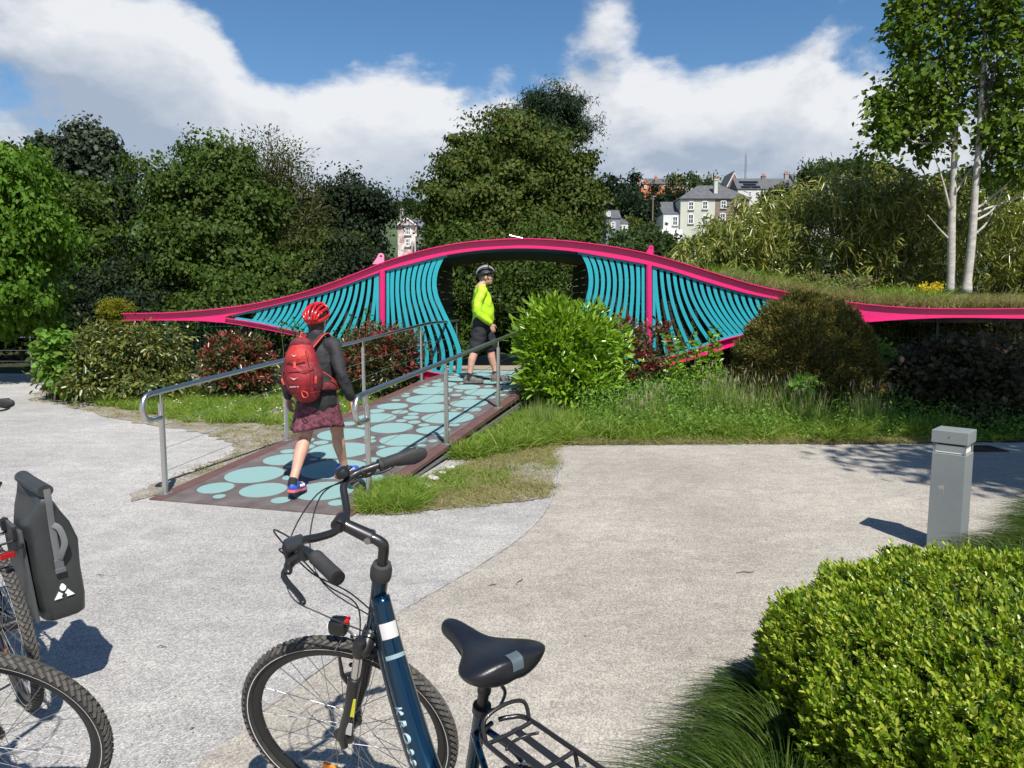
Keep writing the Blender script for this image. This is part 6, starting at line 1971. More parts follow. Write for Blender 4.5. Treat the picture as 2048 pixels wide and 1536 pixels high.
mb = MB()
mb.chain([pk(0, .02, -.19), pk(0, -.015, -.06), pk(0, -.005, .1), pk(0, .03, .20)], [(.135, .088), (.155, .118), (.14, .10), (.095, .07)], 24, 6)
main_ = melt(mb, 'main_bag', REDP, pack, .009, 5)
mb = MB(); mb.chain([pk(0, -.055, -.165), pk(-.005, -.085, -.07), pk(0, -.078, .03)], [(.082, .055), (.105, .062), (.075, .045)], 22, 6); fp = melt(mb, 'front_pocket', REDP, pack, .008, 4)
mb = MB(); mb.chain([pk(0, -.05, .055), pk(0, -.058, .115), pk(0, -.02, .185)], [(.115, .058), (.112, .062), (.075, .045)], 22, 6); melt(mb, 'upper_pocket', REDL, pack, .008, 4)
for sx in (-1, 1):
    mb = MB(); mb.chain([pk(sx * .125, .0, -.15), pk(sx * .142, -.01, -.05), pk(sx * .125, .0, .05)], [(.03, .065), (.034, .075), (.02, .05)], 14, 5); melt(mb, 'side_pocket', REDK, pack, .008, 3)
    MB().tube(curve_pts([pk(sx * .138, -.06, -.03), pk(sx * .150, -.078, -.075), pk(sx * .140, -.07, -.12)], 4), [(.011, .003)] * 9, 8, up=(0, -1, 0)).build('webbing_strap', CORW, pack)
    # shoulder straps over the shoulders to the chest, hip belt wings
    q = curve_pts([pk(sx * .06, .06, .17), Vector((sx * .085, -.03, .515)), Vector((sx * .10, .06, .478)), Vector((sx * .11, .135, .37)), Vector((sx * .15, .10, .20)), Vector((sx * .16, -.06, .10))], 5)
    MB().tube(q, [(.028, .008)] * len(q), 8, up=(0, 0, 1)).build('shoulder_strap', REDK, pack, smooth='all')
    MB().tube([p + Vector((sx * .026, -.004, .006)) for p in q[:14]], .004, 6).build('strap_piping', CORW, pack)
    q = curve_pts([pk(sx * .11, .05, -.17), Vector((sx * .185, -.07, .07)), Vector((sx * .19, .06, .045)), Vector((sx * .08, .155, .03))], 5)
    MB().tube(q, [(.012 + .03 * max(0, 1 - abs(i - 5) / 8), .008) for i in range(len(q))], 8, up=(0, -1, 0)).build('hip_belt', REDK, pack, smooth='all')
    q = curve_pts([pk(sx * .145, .03, -.02), Vector((sx * .20, -.10, .13)), Vector((sx * .205, .0, .02))], 5); MB().tube(q, [(.005, .004)] * len(q), 6).build('belt_piping', CORW, pack)
for zz, yy in ((-.005, -.142), (-.20, -.075)):
    q = curve_pts([pk(-.158, -.03, zz + .01), pk(-.10, yy + .02, zz), pk(0, yy, zz - .004), pk(.10, yy + .02, zz), pk(.158, -.03, zz + .01)], 5); MB().tube(q, .0035, 6).build('seam', REDK, pack, smooth='all')
for sx in (-1, 1):
    q = curve_pts([pk(sx * .085, -.085, .16), pk(sx * .112, -.095, .04), pk(sx * .116, -.10, -.06), pk(sx * .09, -.095, -.17)], 5); MB().tube(q, .004, 6).build('seam', REDK, pack, smooth='all')
MB().chain([pk(-.07, .0, .212), pk(0, -.03, .222), pk(.07, .0, .212)], [(.03, .022), (.05, .028), (.03, .022)], 14, 5).build('lid', REDK, pack, smooth='all')
MB().tube(curve_pts([pk(-.11, -.02, .16), pk(0, -.062, .178), pk(.11, -.02, .16)], 5), .003, 6).build('zip', BLKP, pack)
MB().tube(curve_pts([pk(-.085, -.105, .065), pk(-.03, -.122, .058), pk(0, -.124, .05), pk(.03, -.122, .058), pk(.085, -.105, .065)], 4), .004, 6).build('zip', BLKP, pack)
MB().tube(curve_pts([pk(-.03, .05, .235), pk(0, .03, .275), pk(.03, .05, .235)], 5), .006, 6).build('haul_loop', CORW, pack)
MB().tube(curve_pts([pk(.03, -.10, -.175), pk(.075, -.115, -.19), pk(.085, -.11, -.22), pk(.05, -.105, -.235), pk(.028, -.1, -.21), pk(.03, -.10, -.175)], 4), [(.005, .003)] * 21, 6).build('axe_loop', CORW, pack)
MB().tube([pk(0, -.126, .075), pk(0, -.13, .02)], [(.014, .004), (.012, .004)], 8, up=(0, -1, 0)).build('centre_tab', CORW, pack)


def bird(w, M):
    """spread-winged bird mark"""
    poly = [(-w, .42 * w), (-.45 * w, .05 * w), (-.12 * w, .0), (0, .12 * w), (.12 * w, .0), (.45 * w, .05 * w), (w, .42 * w), (.42 * w, -.16 * w), (.12 * w, -.22 * w), (0, -.5 * w), (-.12 * w, -.22 * w), (-.42 * w, -.16 * w)]
    return MB().prism(poly, M, .002)


PALEP = M_('pale print', (.62, .50, .46), .5)
bird(.034, Matrix.Translation(pk(-.005, -.152, -.065)) @ Matrix.Rotation(R(90), 4, 'X')).build('emblem', PALEP, fp)
bird(.026, Matrix.Translation(pk(0, -.122, .125)) @ Matrix.Rotation(R(75), 4, 'X')).build('emblem', PALEP, pack)
mb = MB(); [mb.box(pk(-.05 + .0095 * k + (.008 if k > 5 else 0), -.146, -.135), (.006, .003, .007)) for k in range(8)]; mb.build('small_print', PALEP, fp)

# ---- man standing at the top of the ramp, turned to the side
mf = (G(937, 772, .36) + G(992, 764, .36)) / 2; msx = (Vector((mf.x, mf.y)) - RO).dot(RA)
man = thing('person', 'person in bright yellow long-sleeved jersey and black shorts standing on the landing', 'person', (mf.x, mf.y, rz(msx) + .006), aim((.985, .17)))
# facing +y locally; right side towards the photographer. right leg trails, left leg leads
mRh, mRk, mRa = Vector((.09, -.03, .92)), Vector((.10, -.12, .50)), Vector((.10, -.235, .10))
mLh, mLk, mLa = Vector((-.09, .03, .92)), Vector((-.10, .16, .51)), Vector((-.10, .225, .10))
mb = MB()
for h_, k_, a_ in ((mRh, mRk, mRa), (mLh, mLk, mLa)):
    mb.chain([h_, h_.lerp(k_, .5) + Vector((0, .012, 0)), k_], [.095, .082, .060], 16, 4)
    mb.chain([k_, k_.lerp(a_, .3) + Vector((0, -.02, 0)), a_.lerp(k_, .25), a_], [.058, .062, .042, .039], 16, 4)
    mb.chain([a_ + Vector((0, -.02, -.05)), a_ + Vector((0, .15, -.06))], [.034, .03], 10, 3)
mb.chain([(0, 0, .95), (0, .015, 1.08), (0, 0, 1.28), (0, -.02, 1.44)], [(.165, .13), (.155, .13), (.18, .125), (.15, .085)], 20, 5)
HM = Vector((0, .055, 1.655))
mb.chain([(0, -.03, 1.43), (0, .0, 1.52), HM + Vector((0, -.02, -.06))], [.066, .058, .06], 16, 4)
head(mb, HM, 1.04)
mSR, mER, mWR = Vector((.195, -.03, 1.415)), Vector((.265, -.11, 1.13)), Vector((.205, .105, .93))
mSL, mEL, mWL = Vector((-.195, -.03, 1.415)), Vector((-.26, -.06, 1.12)), Vector((-.22, .12, .95))
for a, b, c_ in ((mSR, mER, mWR), (mSL, mEL, mWL)):
    mb.chain([a, b, c_], [.05, .042, .03], 12, 5)
hand(mb, mWR, (-.05, .35, -.95), (-1, .1, 0), (0, 1, .3), .5, 1.0); hand(mb, mWL, (.05, .3, -.95), (1, 0, 0), (0, 1, .3), .5, 1.0)
melt(mb, 'body', SKINM, man, .0068, 5); face_parts(man, HM, 1.04, M_('grey hair', (.10, .09, .08), .7))
mb = MB(); mb.ellipsoid(HM + Vector((0, -.018, .0)), (.080, .094, .105), 20, 12); mb.chain([HM + Vector((0, -.06, -.03)), HM + Vector((0, -.06, -.09))], [(.064, .03), (.05, .022)], 14, 3); melt(mb, 'hair', M_('grey hair', (.10, .09, .08), .7), man, .008, 3)
for sx in (-1, 1):
    MB().ellipsoid(HM + Vector((sx * .034, .098, .004)), (.024, .010, .017), 12, 8).build('sunglass_lens', M_('sunglass lens', (.01, .01, .012), .1), man, smooth='all')
    MB().tube([HM + Vector((sx * .058, .088, .008)), HM + Vector((sx * .082, .0, .004))], .0035, 6).build('glasses_arm', BLKP, man)
bike_helmet(man, HM + Vector((0, -.004, .052)), 1.06, BLKP, M_('dark liner', (.02, .02, .022), .7), accent=M_('grey shell paint', (.30, .30, .31), .3), tilt=R(4))
q = [HM + Vector((sx_, .128, .062)) for sx_ in (-.06, 0, .06)]; MB().tube(curve_pts([HM + Vector((-.075, .105, .07)), HM + Vector((0, .168, .064)), HM + Vector((.075, .105, .07))], 5), [(.02, .005)] * 11, 8, up=(0, 0, 1)).build('visor', BLKP, man, smooth='all')
mb = MB()
mb.chain([(0, .0, .955), (0, .02, 1.05), (0, .015, 1.2), (0, -.01, 1.36), (0, -.02, 1.45)], [(.192, .165), (.190, .168), (.20, .155), (.19, .13), (.13, .095)], 24, 5)
mb.chain([(0, -.025, 1.44), (0, -.005, 1.515)], [(.085, .08), (.07, .07)], 18, 4)
for a, b, c_ in ((mSR, mER, mWR), (mSL, mEL, mWL)):
    mb.chain([a.lerp(Vector((0, -.02, 1.42)), .3), a, b, c_.lerp(b, .06)], [.085, .078, .068, .046], 16, 5)
mb.v = [(x + .005 * math.sin(z * 40 + y * 26), y + .006 * math.sin(z * 33 + x * 25), z) for x, y, z in mb.v]
melt(mb, 'jersey', YELLOW, man, .0095, 3)
mb = MB()
for h_, k_ in ((mRh, mRk), (mLh, mLk)):
    mb.chain([h_ + Vector((0, 0, .04)), h_.lerp(k_, .45), k_.lerp(h_, .10)], [(.118, .125), (.112, .118), (.100, .108)], 20, 5)
mb.chain([(0, 0, .90), (0, .01, 1.0)], [(.18, .15), (.172, .148)], 20, 4)
mb.v = [(x + .004 * math.sin(z * 50 + y * 20), y + .006 * math.sin(z * 42 + x * 30), z) for x, y, z in mb.v]
melt(mb, 'shorts', SHORTS, man, .0095, 2)
for a_, k_ in ((mRa, mRk), (mLa, mLk)):
    MB().chain([a_ + Vector((0, -.005, -.04)), a_.lerp(k_, .14)], [.047, .0445], 14, 3).build('sock', BLACKC, man, smooth='all')
shoe(man, Matrix.Translation((.10, -.175, .0)) @ Matrix.Rotation(R(-3), 4, 'Z') @ Matrix.Scale(1.08, 4), GREYSH, DARKSOLE, GREYSH)
shoe(man, Matrix.Translation((-.10, .285, .0)) @ Matrix.Rotation(R(12), 4, 'Z') @ Matrix.Scale(1.08, 4), GREYSH, DARKSOLE, GREYSH)
# ------------------------------------------------------------------ bicycles
BLUEP = M_('deep blue metallic paint', (.004, .040, .075), .24, .75, coat=.8, col2=(.003, .028, .060), scale=3)
RUB = M_('tyre rubber', (.022, .021, .020), .85, col2=(.035, .033, .030), scale=40)
DUSTY = M_('dusty tread', (.055, .052, .047), .9, col2=(.11, .10, .09), scale=30)
RIMM = M_('dark rim', (.045, .045, .047), .35, .7)
REFL = M_('reflective stripe', (.70, .70, .68), .4)
SPOKE = M_('spoke steel', (.34, .34, .34), .5, 1.0)
ALUM = M_('grey alloy', (.35, .35, .36), .35, .9)
BLKM = M_('satin black metal', (.014, .014, .015), .38, .0, coat=.15)
GRIPM = M_('grip rubber', (.022, .022, .023), .7, bump=.12, bscale=400, col2=(.03, .03, .031), scale=50)
SADL = M_('saddle vinyl', (.008, .009, .012), .36, bump=.08, bscale=300, col2=(.010, .011, .015), scale=40)
CABLE = M_('cable housing', (.008, .008, .008), .4)

HRr, HFr, WR = Vector((-.45, 0, .36)), Vector((.62, 0, .36)), .36
WS = 1.03
SU = Vector((-math.cos(R(69)), 0, math.sin(R(69))))


def AX(z):
    return Vector((.572 - .384 * (z - .35), 0, z))


def wheel_meshes():
    o = {}
    Y90 = Matrix.Rotation(R(90), 4, 'X')
    mb = MB(); prof = [(.312 + .019 + .0195 * math.cos(a), .0205 * math.sin(a)) for a in np.linspace(0, 2 * math.pi, 16, endpoint=False)]
    mb.lathe(prof, Y90, 72, closed=True); o['tyre'] = mb.mesh('tyre', 'all')
    mb = MB(); n = 84
    for k in range(n):
        for j, (off, tilt) in enumerate(((0, 0), (.011, .45), (-.011, -.45), (.017, .95), (-.017, -.95))):
            a = 2 * math.pi * (k + (.5 if j in (1, 2) else 0)) / n
            r = .3335 + .0175 * math.cos(tilt)
            c = Vector((r * math.cos(a), off * 1.02, r * math.sin(a)))
            Mx = Matrix.Rotation(-a, 3, 'Y') @ Matrix.Rotation(tilt * (1), 3, 'Z') @ Matrix.Rotation(.5 if j % 2 else -.5, 3, 'X')
            mb.box(c, (.0045, .0085 if j else .010, .0155), Mx)
    o['tread'] = mb.mesh('tread', False, False)
    mb = MB(); mb.lathe([(.312, -.011), (.316, -.012), (.318, -.009), (.313, -.004), (.313, .004), (.318, .009), (.316, .012), (.312, .011), (.297, .009), (.290, .004), (.290, -.004), (.297, -.009)], Y90, 72, closed=True); o['rim'] = mb.mesh('rim', 'all')
    mb = MB()
    for s in (-1, 1):
        mb.lathe([(.3215, s * .0165), (.3235, s * .0175), (.3285, s * .0207), (.3265, s * .0198)], Y90, 72, closed=True)
    o['stripe'] = mb.mesh('stripe', 'all')
    mb = MB(); mb.lathe([(.009, -.05), (.012, -.046), (.012, -.036), (.033, -.034), (.033, -.030), (.024, -.026), (.024, .026), (.033, .030), (.033, .034), (.012, .036), (.012, .046), (.009, .05)], Y90, 24); o['hub'] = mb.mesh('hub', True)
    for i in range(32):
        s = -1 if i % 2 else 1; a = 2 * math.pi * i / 32; b = a + (R(62) if (i // 2) % 2 else R(-62))
        p0 = Vector((.030 * math.cos(b), s * .032, .030 * math.sin(b))); p1 = Vector((.292 * math.cos(a), s * .003, .292 * math.sin(a)))
        o['spoke%d' % i] = MB().tube([p0, p1], .00115, 5).mesh('spoke')
    a = R(205); o['valve'] = MB().tube([(.292 * math.cos(a), 0, .292 * math.sin(a)), (.262 * math.cos(a), 0, .262 * math.sin(a))], [.003, .004], 8).mesh('valve')
    mb = MB(); mb.box((.19 * math.cos(R(300)), .014, .19 * math.sin(R(300))), (.075, .010, .026), Matrix.Rotation(R(-30), 3, 'Y'), .004); o['reflector'] = mb.mesh('reflector')
    return o


WM = wheel_meshes()


def bicycle(label, loc, heading, lean, steer, group=None, extras=True):
    root = thing('bicycle', label, 'bicycle', loc, 0, group)
    root.rotation_mode = 'QUATERNION'
    root.rotation_quaternion = (Matrix.Rotation(heading, 3, 'Z') @ Matrix.Rotation(lean, 3, 'X')).to_quaternion()
    A0 = AX(.7)
    MS = Matrix.Translation(A0) @ Matrix.Rotation(steer, 4, SU) @ Matrix.Translation(-A0)

    def wheel(M):
        w = obj('wheel', WM['rim'], RIMM, root); w.matrix_basis = M @ Matrix.Diagonal((WS, 1.08, WS, 1))
        for k, mt in (('tyre', RUB), ('tread', DUSTY), ('stripe', REFL), ('hub', BLKM), ('valve', ALUM), ('reflector', M_('orange reflector', (.75, .22, .02), .25))):
            obj(k if k != 'stripe' else 'reflective_stripe', WM[k], mt, w)
        for i in range(32):
            obj('spoke', WM['spoke%d' % i], SPOKE, w)
        return w
    wheel(Matrix.Translation(HRr)); wheel(MS @ Matrix.Translation(HFr))

    def part(mb, name, mat, st=False, smooth=True, parent=None):
        if st:
            mb.v = [tuple(MS @ Vector(v)) for v in mb.v]
        return mb.build(name, mat, parent or root, smooth=smooth)
    # frame
    h1, h0 = AX(.935), AX(.765)
    part(MB().tube([h0, AX(.80), AX(.88), h1], [.026, .0245, .0235, .024], 20), 'head_tube', BLUEP)
    q = curve_pts([AX(.872) + Vector((-.01, 0, 0)), Vector((.30, 0, .70)), Vector((.18, 0, .47)), Vector((.03, 0, .30))], 6)
    mt_ = part(MB().tube(q, [(.0265 + .010 * min(1, i / 9), .030 + .006 * min(1, i / 9)) for i in range(len(q))], 24, up=(1, 0, .7)), 'main_tube', BLUEP, smooth='all')
    q2 = curve_pts([AX(.80) + Vector((-.012, 0, -.005)), Vector((.315, 0, .585)), Vector((.20, 0, .40)), Vector((.04, 0, .285))], 6)
    part(MB().tube(q2, [(.0225, .027)] * len(q2), 20, up=(1, 0, .7)), 'down_tube', BLUEP, smooth='all')
    st_top = Vector((-.137, 0, .745)); bb = Vector((.01, 0, .285))
    part(MB().tube([bb, st_top], .0175, 18), 'seat_tube', BLUEP)
    for s in (-1, 1):
        part(MB().tube(curve_pts([st_top + Vector((.012, s * .016, -.06)), Vector((-.25, s * .055, .62)), HRr + Vector((.02, s * .066, .05)), HRr + Vector((0, s * .066, 0))], 4), .0085, 10), 'seat_stay', BLUEP, smooth='all')
        part(MB().tube(curve_pts([bb + Vector((-.02, s * .035, 0)), Vector((-.2, s * .055, .30)), HRr + Vector((0, s * .066, 0))], 4), .010, 10), 'chain_stay', BLUEP, smooth='all')
    part(MB().lathe([(.022, -.036), (.022, .036)], Matrix.Translation(bb) @ Matrix.Rotation(R(90), 4, 'X'), 20), 'bottom_bracket', BLKM)
    part(MB().lathe([(.105, -.003), (.105, .003), (.085, .004), (.085, -.004)], Matrix.Translation(bb + Vector((0, -.05, 0))) @ Matrix.Rotation(R(90), 4, 'X'), 40, closed=True), 'chainring', BLKM)
    for s, a in ((-1, -35), (1, 145)):
        e = bb + Vector((.17 * math.cos(R(a)), s * .075, .17 * math.sin(R(a))))
        part(MB().tube([bb + Vector((0, s * .06, 0)), e], [(.012, .008), (.009, .007)], 10), 'crank', BLKM)
        part(MB().box(e + Vector((0, s * .055, 0)), (.09, .09, .022), None, .006), 'pedal', BLKM, smooth=False)
    ch = [(bb + Vector((.0, -.05, .105))), HRr + Vector((0, -.05, .04))]; part(MB().tube(ch, .004, 6), 'chain', ALUM); part(MB().tube([bb + Vector((0, -.05, -.105)), HRr + Vector((.03, -.05, -.14)), HRr + Vector((0, -.05, -.045))], .004, 6), 'chain', ALUM)
    part(MB().lathe([(.05, -.02), (.055, .02)], Matrix.Translation(HRr + Vector((0, -.045, 0))) @ Matrix.Rotation(R(90), 4, 'X'), 24), 'cassette', ALUM)
    part(MB().tube([Vector((-.40, .06, .30)), Vector((-.33, .20, .012))], [.009, .010], 10), 'kickstand', BLKM)
    # lettering, stickers on the main tube
    for s in (1,):
        a, b = Vector((.255, 0, .615)), Vector((.165, 0, .44))
        ez = (b - a).normalized(); nrm = Vector((0, s, 0)); ex = ez if s > 0 else -ez
        ex = ez; ey = nrm.cross(ex)
        Mx = Matrix((ex, ey, nrm)).transposed().to_4x4()
        c = (a + b) / 2 + Vector((-.004, s * .0325, .0))
        me = text_mesh('KROSS', .040, Matrix.Translation(c) @ Mx, .0045, 1.5, .2); obj('lettering', me, M_('pale blue print', (.30, .42, .48), .4), mt_)
    ax_ = (q[3] - q[1]).normalized()

    def wrap(i0, i1, mat, name, k=1.03):
        part(MB().tube(q[i0:i1], [(.0275 * k + .010 * min(1, i / 9) * k, .031 * k + .006 * k * min(1, i / 9)) for i in range(i0, i1)], 24, up=(1, 0, .7), caps=False), name, mat, smooth='all', parent=mt_)
    top_n = Vector((.62, 0, .78))
    for t, l, mt2, nm, w in ((.20, .045, M_('white sticker', (.50, .48, .48), .5), 'sticker', .040), (.315, .012, M_('grey print', (.22, .30, .34), .4), 'print_band', .044)):
        i = t * (len(q) - 1); i0 = int(i); p = q[i0].lerp(q[i0 + 1], i - i0); d = (q[i0 + 1] - q[i0]).normalized(); nn = Vector((0, 1, 0)).cross(d); nn = nn if nn.z > 0 else -nn
        poly = []
        mb = MB(); vs = []; m = 9
        rx, ry = .0265 + .010 * min(1, i / 9) + .0009, .030 + .006 * min(1, i / 9) + .0009
        for u in (-l / 2, l / 2):
            for k in range(m):
                a = -.62 + 1.75 * k / (m - 1) if nm == 'sticker' else -1.0 + 2.2 * k / (m - 1)
                vs.append(p + d * u + Vector((0, 1, 0)) * rx * math.sin(a) + nn * ry * math.cos(a))
        part(mb.add(vs, [(k, k + 1, m + k + 1, m + k) for k in range(m - 1)]), nm, mt2, parent=mt_, smooth='all')
    # saddle
    sp0 = Vector((-.178, 0, .872)); part(MB().tube([st_top + Vector((.02, 0, -.06)), sp0], .0136, 16), 'seat_post', BLKM)
    part(MB().lathe([(.0165, 0), (.0165, .012), (.0155, .014), (.0165, .016), (.0165, .05), (.014, .055)], Matrix.Translation(st_top.lerp(sp0, .45)) @ Vector((-.29, 0, .957)).to_track_quat('Z', 'Y').to_matrix().to_4x4(), 18), 'post_sleeve', BLKM)
    part(MB().lathe([(.0165, 0), (.0225, .002), (.0225, .022), (.0165, .024)], Matrix.Translation(st_top - Vector((0, 0, .004))) @ Vector((-.29, 0, .957)).to_track_quat('Z', 'Y').to_matrix().to_4x4(), 20), 'seat_clamp', BLKM)
    part(MB().tube(curve_pts([st_top + Vector((-.024, -.005, .01)), st_top + Vector((-.045, -.02, .02)), st_top + Vector((-.055, -.035, .055)), st_top + Vector((-.05, -.03, .075))], 4), [(.006, .004)] * 13, 8), 'clamp_lever', BLKM)
    SC = Vector((-.160, 0, .912))
    prof = [(.158, .012, .0, .018), (.150, .022, .006, .026), (.125, .026, .009, .032), (.08, .029, .008, .036), (.04, .034, .004, .040), (.008, .050, .002, .046), (-.025, .084, .006, .052), (-.058, .108, .014, .058), (-.092, .114, .020, .06), (-.120, .098, .020, .052), (-.134, .066, .016, .036), (-.139, .03, .012, .018)]
    n = 28; vs = []
    for (x, w, zt, hh) in prof:
        for k in range(n):
            a = 2 * math.pi * k / n; ca, sa = math.cos(a), math.sin(a)
            yy = w * math.copysign(abs(ca) ** .8, ca)
            zz = zt + (sa * .018 if sa > 0 else sa * hh * (1 if abs(ca) > .15 else .9))
            zz -= .006 * math.exp(-(yy / .018) ** 2) * (1 if sa > 0 and x < .06 else 0)
            zz -= (abs(yy) / .10) ** 2 * .010
            if sa < 0 and w > .05:
                yy *= 1 - .22 * (-sa)
            vs.append(SC + Vector((x, yy, zz)))
    m = len(prof)
    fs = [(i * n + k, i * n + (k + 1) % n, (i + 1) * n + (k + 1) % n, (i + 1) * n + k) for i in range(m - 1) for k in range(n)] + [tuple(range(n)), tuple((m - 1) * n + k for k in range(n))]
    sd = MB().add(vs, fs).build('saddle', SADL, root, smooth='all'); sb = sd.modifiers.new('sub', 'SUBSURF'); sb.levels = 2; sb.render_levels = 2
    mb = MB(); vs = []
    for k in range(12):
        a = R(72 - 66 * k / 11)
        for yy in (-.015, -.0075, 0, .0075, .015):
            vs.append(SC + Vector((-.100 - .048 * math.cos(a), yy, .0 + .052 * math.sin(a))))
    mb.add(vs, [(k * 5 + j, k * 5 + j + 1, k * 5 + j + 6, k * 5 + j + 5) for k in range(11) for j in range(4)]); pt_ = mb.build('rear_patch', M_('grey patch', (.07, .095, .11), .5), sd, smooth='all'); sw = pt_.modifiers.new('fit', 'SHRINKWRAP'); sw.target = sd; sw.offset = .0018; sw.wrap_mode = 'ABOVE_SURFACE'
    for s in (-1, 1):
        part(MB().tube(curve_pts([SC + Vector((.11, s * .012, -.02)), SC + Vector((.03, s * .022, -.038)), SC + Vector((-.05, s * .022, -.04)), SC + Vector((-.10, s * .04, -.015))], 4), .0035, 8), 'saddle_rail', BLKM)
    # rear rack
    rk = Vector((-.40, 0, .745))
    RT = .0058
    W = .062
    front, rear = -.205, -.66
    for s in (-1, 1):
        qq = curve_pts([(front + .01, s * .01, .745), (front, s * .035, .745), (front - .03, s * W, .745), (-.36, s * (W + .004), .745), (-.56, s * (W + .006), .745), (rear, s * W, .745), (rear - .025, s * .03, .745), (rear - .03, 0, .745)], 5)
        part(MB().tube(qq, RT, 10), 'rack_rail', BLKM, smooth='all')
        part(MB().tube([Vector((-.40, s * (W + .003), .745)), HRr + Vector((-.02, s * .075, .03))], RT * .85, 8), 'rack_strut', BLKM)
        part(MB().tube([Vector((-.56, s * (W + .006), .745)), HRr + Vector((-.02, s * .075, .03))], RT * .85, 8), 'rack_strut', BLKM)
        part(MB().box(Vector((-.34, s * .021, .738)), (.20, .018, .005), None, .001), 'rack_slat', BLKM, smooth=False)
    part(MB().tube(curve_pts([(-.245, W, .748), (-.235, W * .9, .79), (-.235, 0, .805), (-.235, -W * .9, .79), (-.245, -W, .748)], 6), RT * .85, 8), 'rack_hoop', BLKM, smooth='all')
    for x in (-.252, -.40, -.56):
        part(MB().tube(curve_pts([(x, W, .745), (x, W * .6, .742), (x, -W * .6, .742), (x, -W, .745)], 3), RT * .85, 8), 'rack_crossbar', BLKM, smooth='all')
    part(MB().tube(curve_pts([(-.30, .045, .747), (-.28, .02, .74), (-.28, -.02, .74), (-.30, -.045, .747)], 4), .004, 6), 'spring_clip', BLKM, smooth='all')
    part(MB().tube(curve_pts([(-.46, W * .7, .752), (-.46, 0, .757), (-.46, -W * .7, .752)], 4), .003, 6), 'spring_clip', ALUM, smooth='all')
    part(MB().box(Vector((rear - .045, 0, .735)), (.012, .05, .025), None, .005), 'rear_reflector', M_('dark red lens', (.28, .006, .006), .2), smooth=False)
    # fork and steering
    cz = AX(.735)
    part(MB().chain([cz + Vector((.01, -.062, -.01)), cz + Vector((0, 0, .018)), cz + Vector((.01, .062, -.01))], [.021, .025, .021], 14, 4), 'fork_crown', BLKM, True, 'all')
    for s in (-1, 1):
        top = AX(.73) + Vector((.022, s * .062, 0)); low = HFr + Vector((-.012, s * .062, .0)); mid = top.lerp(low, .30)
        part(MB().tube([top, mid], .0142, 14), 'stanchion', M_('chrome', (.7, .7, .7), .12, 1.0), True)
        fl = part(MB().tube([mid + (top - mid) * .06, mid, mid.lerp(low, .5), low + Vector((0, 0, .03)), low + Vector((.004, 0, -.015))], [.019, .0205, .0185, .016, .012], 16), 'fork_leg', BLKM, True, 'all')
        part(MB().lathe([(.0185, -.022), (.020, -.014), (.0215, .02), (.0175, .034), (.006, .036)], Matrix.Translation(top) @ SU.to_track_quat('Z', 'Y').to_matrix().to_4x4(), 18), 'fork_cap', BLKM, True)
        if s > 0:
            part(MB().box(mid.lerp(low, .38) + Vector((-.012, .0155, .0)), (.016, .002, .075), Matrix.Rotation(R(-21), 3, 'Y')), 'sticker', M_('yellow sticker', (.62, .62, .03), .5), True, False, fl)
            part(MB().box(mid.lerp(low, .72) + Vector((-.012, .0135, .0)), (.018, .002, .05), Matrix.Rotation(R(-21), 3, 'Y')), 'sticker', M_('white sticker', (.72, .7, .7), .5), True, False, fl)
        # rim brake arm
        bp_ = mid.lerp(low, .06) + Vector((.028, -s * .018, .0))
        part(MB().tube([bp_ + Vector((0, 0, -.03)), bp_ + Vector((.01, s * .006, .02)), bp_ + Vector((.0, s * .004, .085))], [.007, .007, .005], 8), 'brake_arm', BLKM, True)
        part(MB().box(bp_ + Vector((-.005, -s * .022, .0)), (.06, .010, .013), Matrix.Rotation(R(18), 3, 'Y'), .003), 'brake_pad', M_('pad rubber', (.02, .02, .02), .8), True, False)
    part(MB().tube([mid + Vector((.035, -.12, .10)), mid + Vector((.035, 0, .105))], .0015, 5), 'brake_wire', SPOKE, True)
    part(MB().lathe([(.029, -.01), (.031, .0), (.031, .022), (.026, .04), (.020, .042)], Matrix.Translation(AX(.942)) @ SU.to_track_quat('Z', 'Y').to_matrix().to_4x4(), 24), 'headset_cap', M_('rubber collar', (.03, .03, .03), .75), True)
    qx = AX(.955)
    s0, s1 = AX(.95), AX(1.03)
    sa = s1 + Vector((.030, 0, .042)); cl = s1 + Vector((.105, 0, .094))
    part(MB().tube(curve_pts([s0, s1, s1 + Vector((.004, 0, .022)), sa], 5), [.0155] * 11 + [.0155, .015, .015, .0145, .0145], 16), 'stem_riser', BLKM, True, 'all')
    part(MB().tube([sa + Vector((-.008, 0, -.004)), sa, cl], [(.020, .018), (.0215, .020), (.0175, .017)], 14), 'stem_arm', BLKM, True)
    part(MB().lathe([(.006, -.024), (.010, -.0235), (.010, .0235), (.006, .024)], Matrix.Translation(sa) @ Matrix.Rotation(R(90), 4, 'X'), 14), 'stem_bolt', ALUM, True)
    part(MB().lathe([(.0205, -.021), (.0215, -.019), (.0215, .019), (.0205, .021)], Matrix.Translation(cl) @ Matrix.Rotation(R(90), 4, 'X'), 20), 'bar_clamp', BLKM, True)
    half = [(0, 0, 0), (0, .045, 0), (.020, .095, .018), (.036, .14, .040), (.020, .185, .048), (-.03, .220, .050), (-.132, .305, .040)]
    full = [cl + Vector((x, -y, z)) for x, y, z in reversed(half[1:])] + [cl + Vector(p) for p in half]
    bq = curve_pts(full, 6)
    part(MB().tube(bq, [.0125 if abs(p.y) < .04 else .0112 for p in bq], 14), 'handlebar', BLKM, True, 'all')
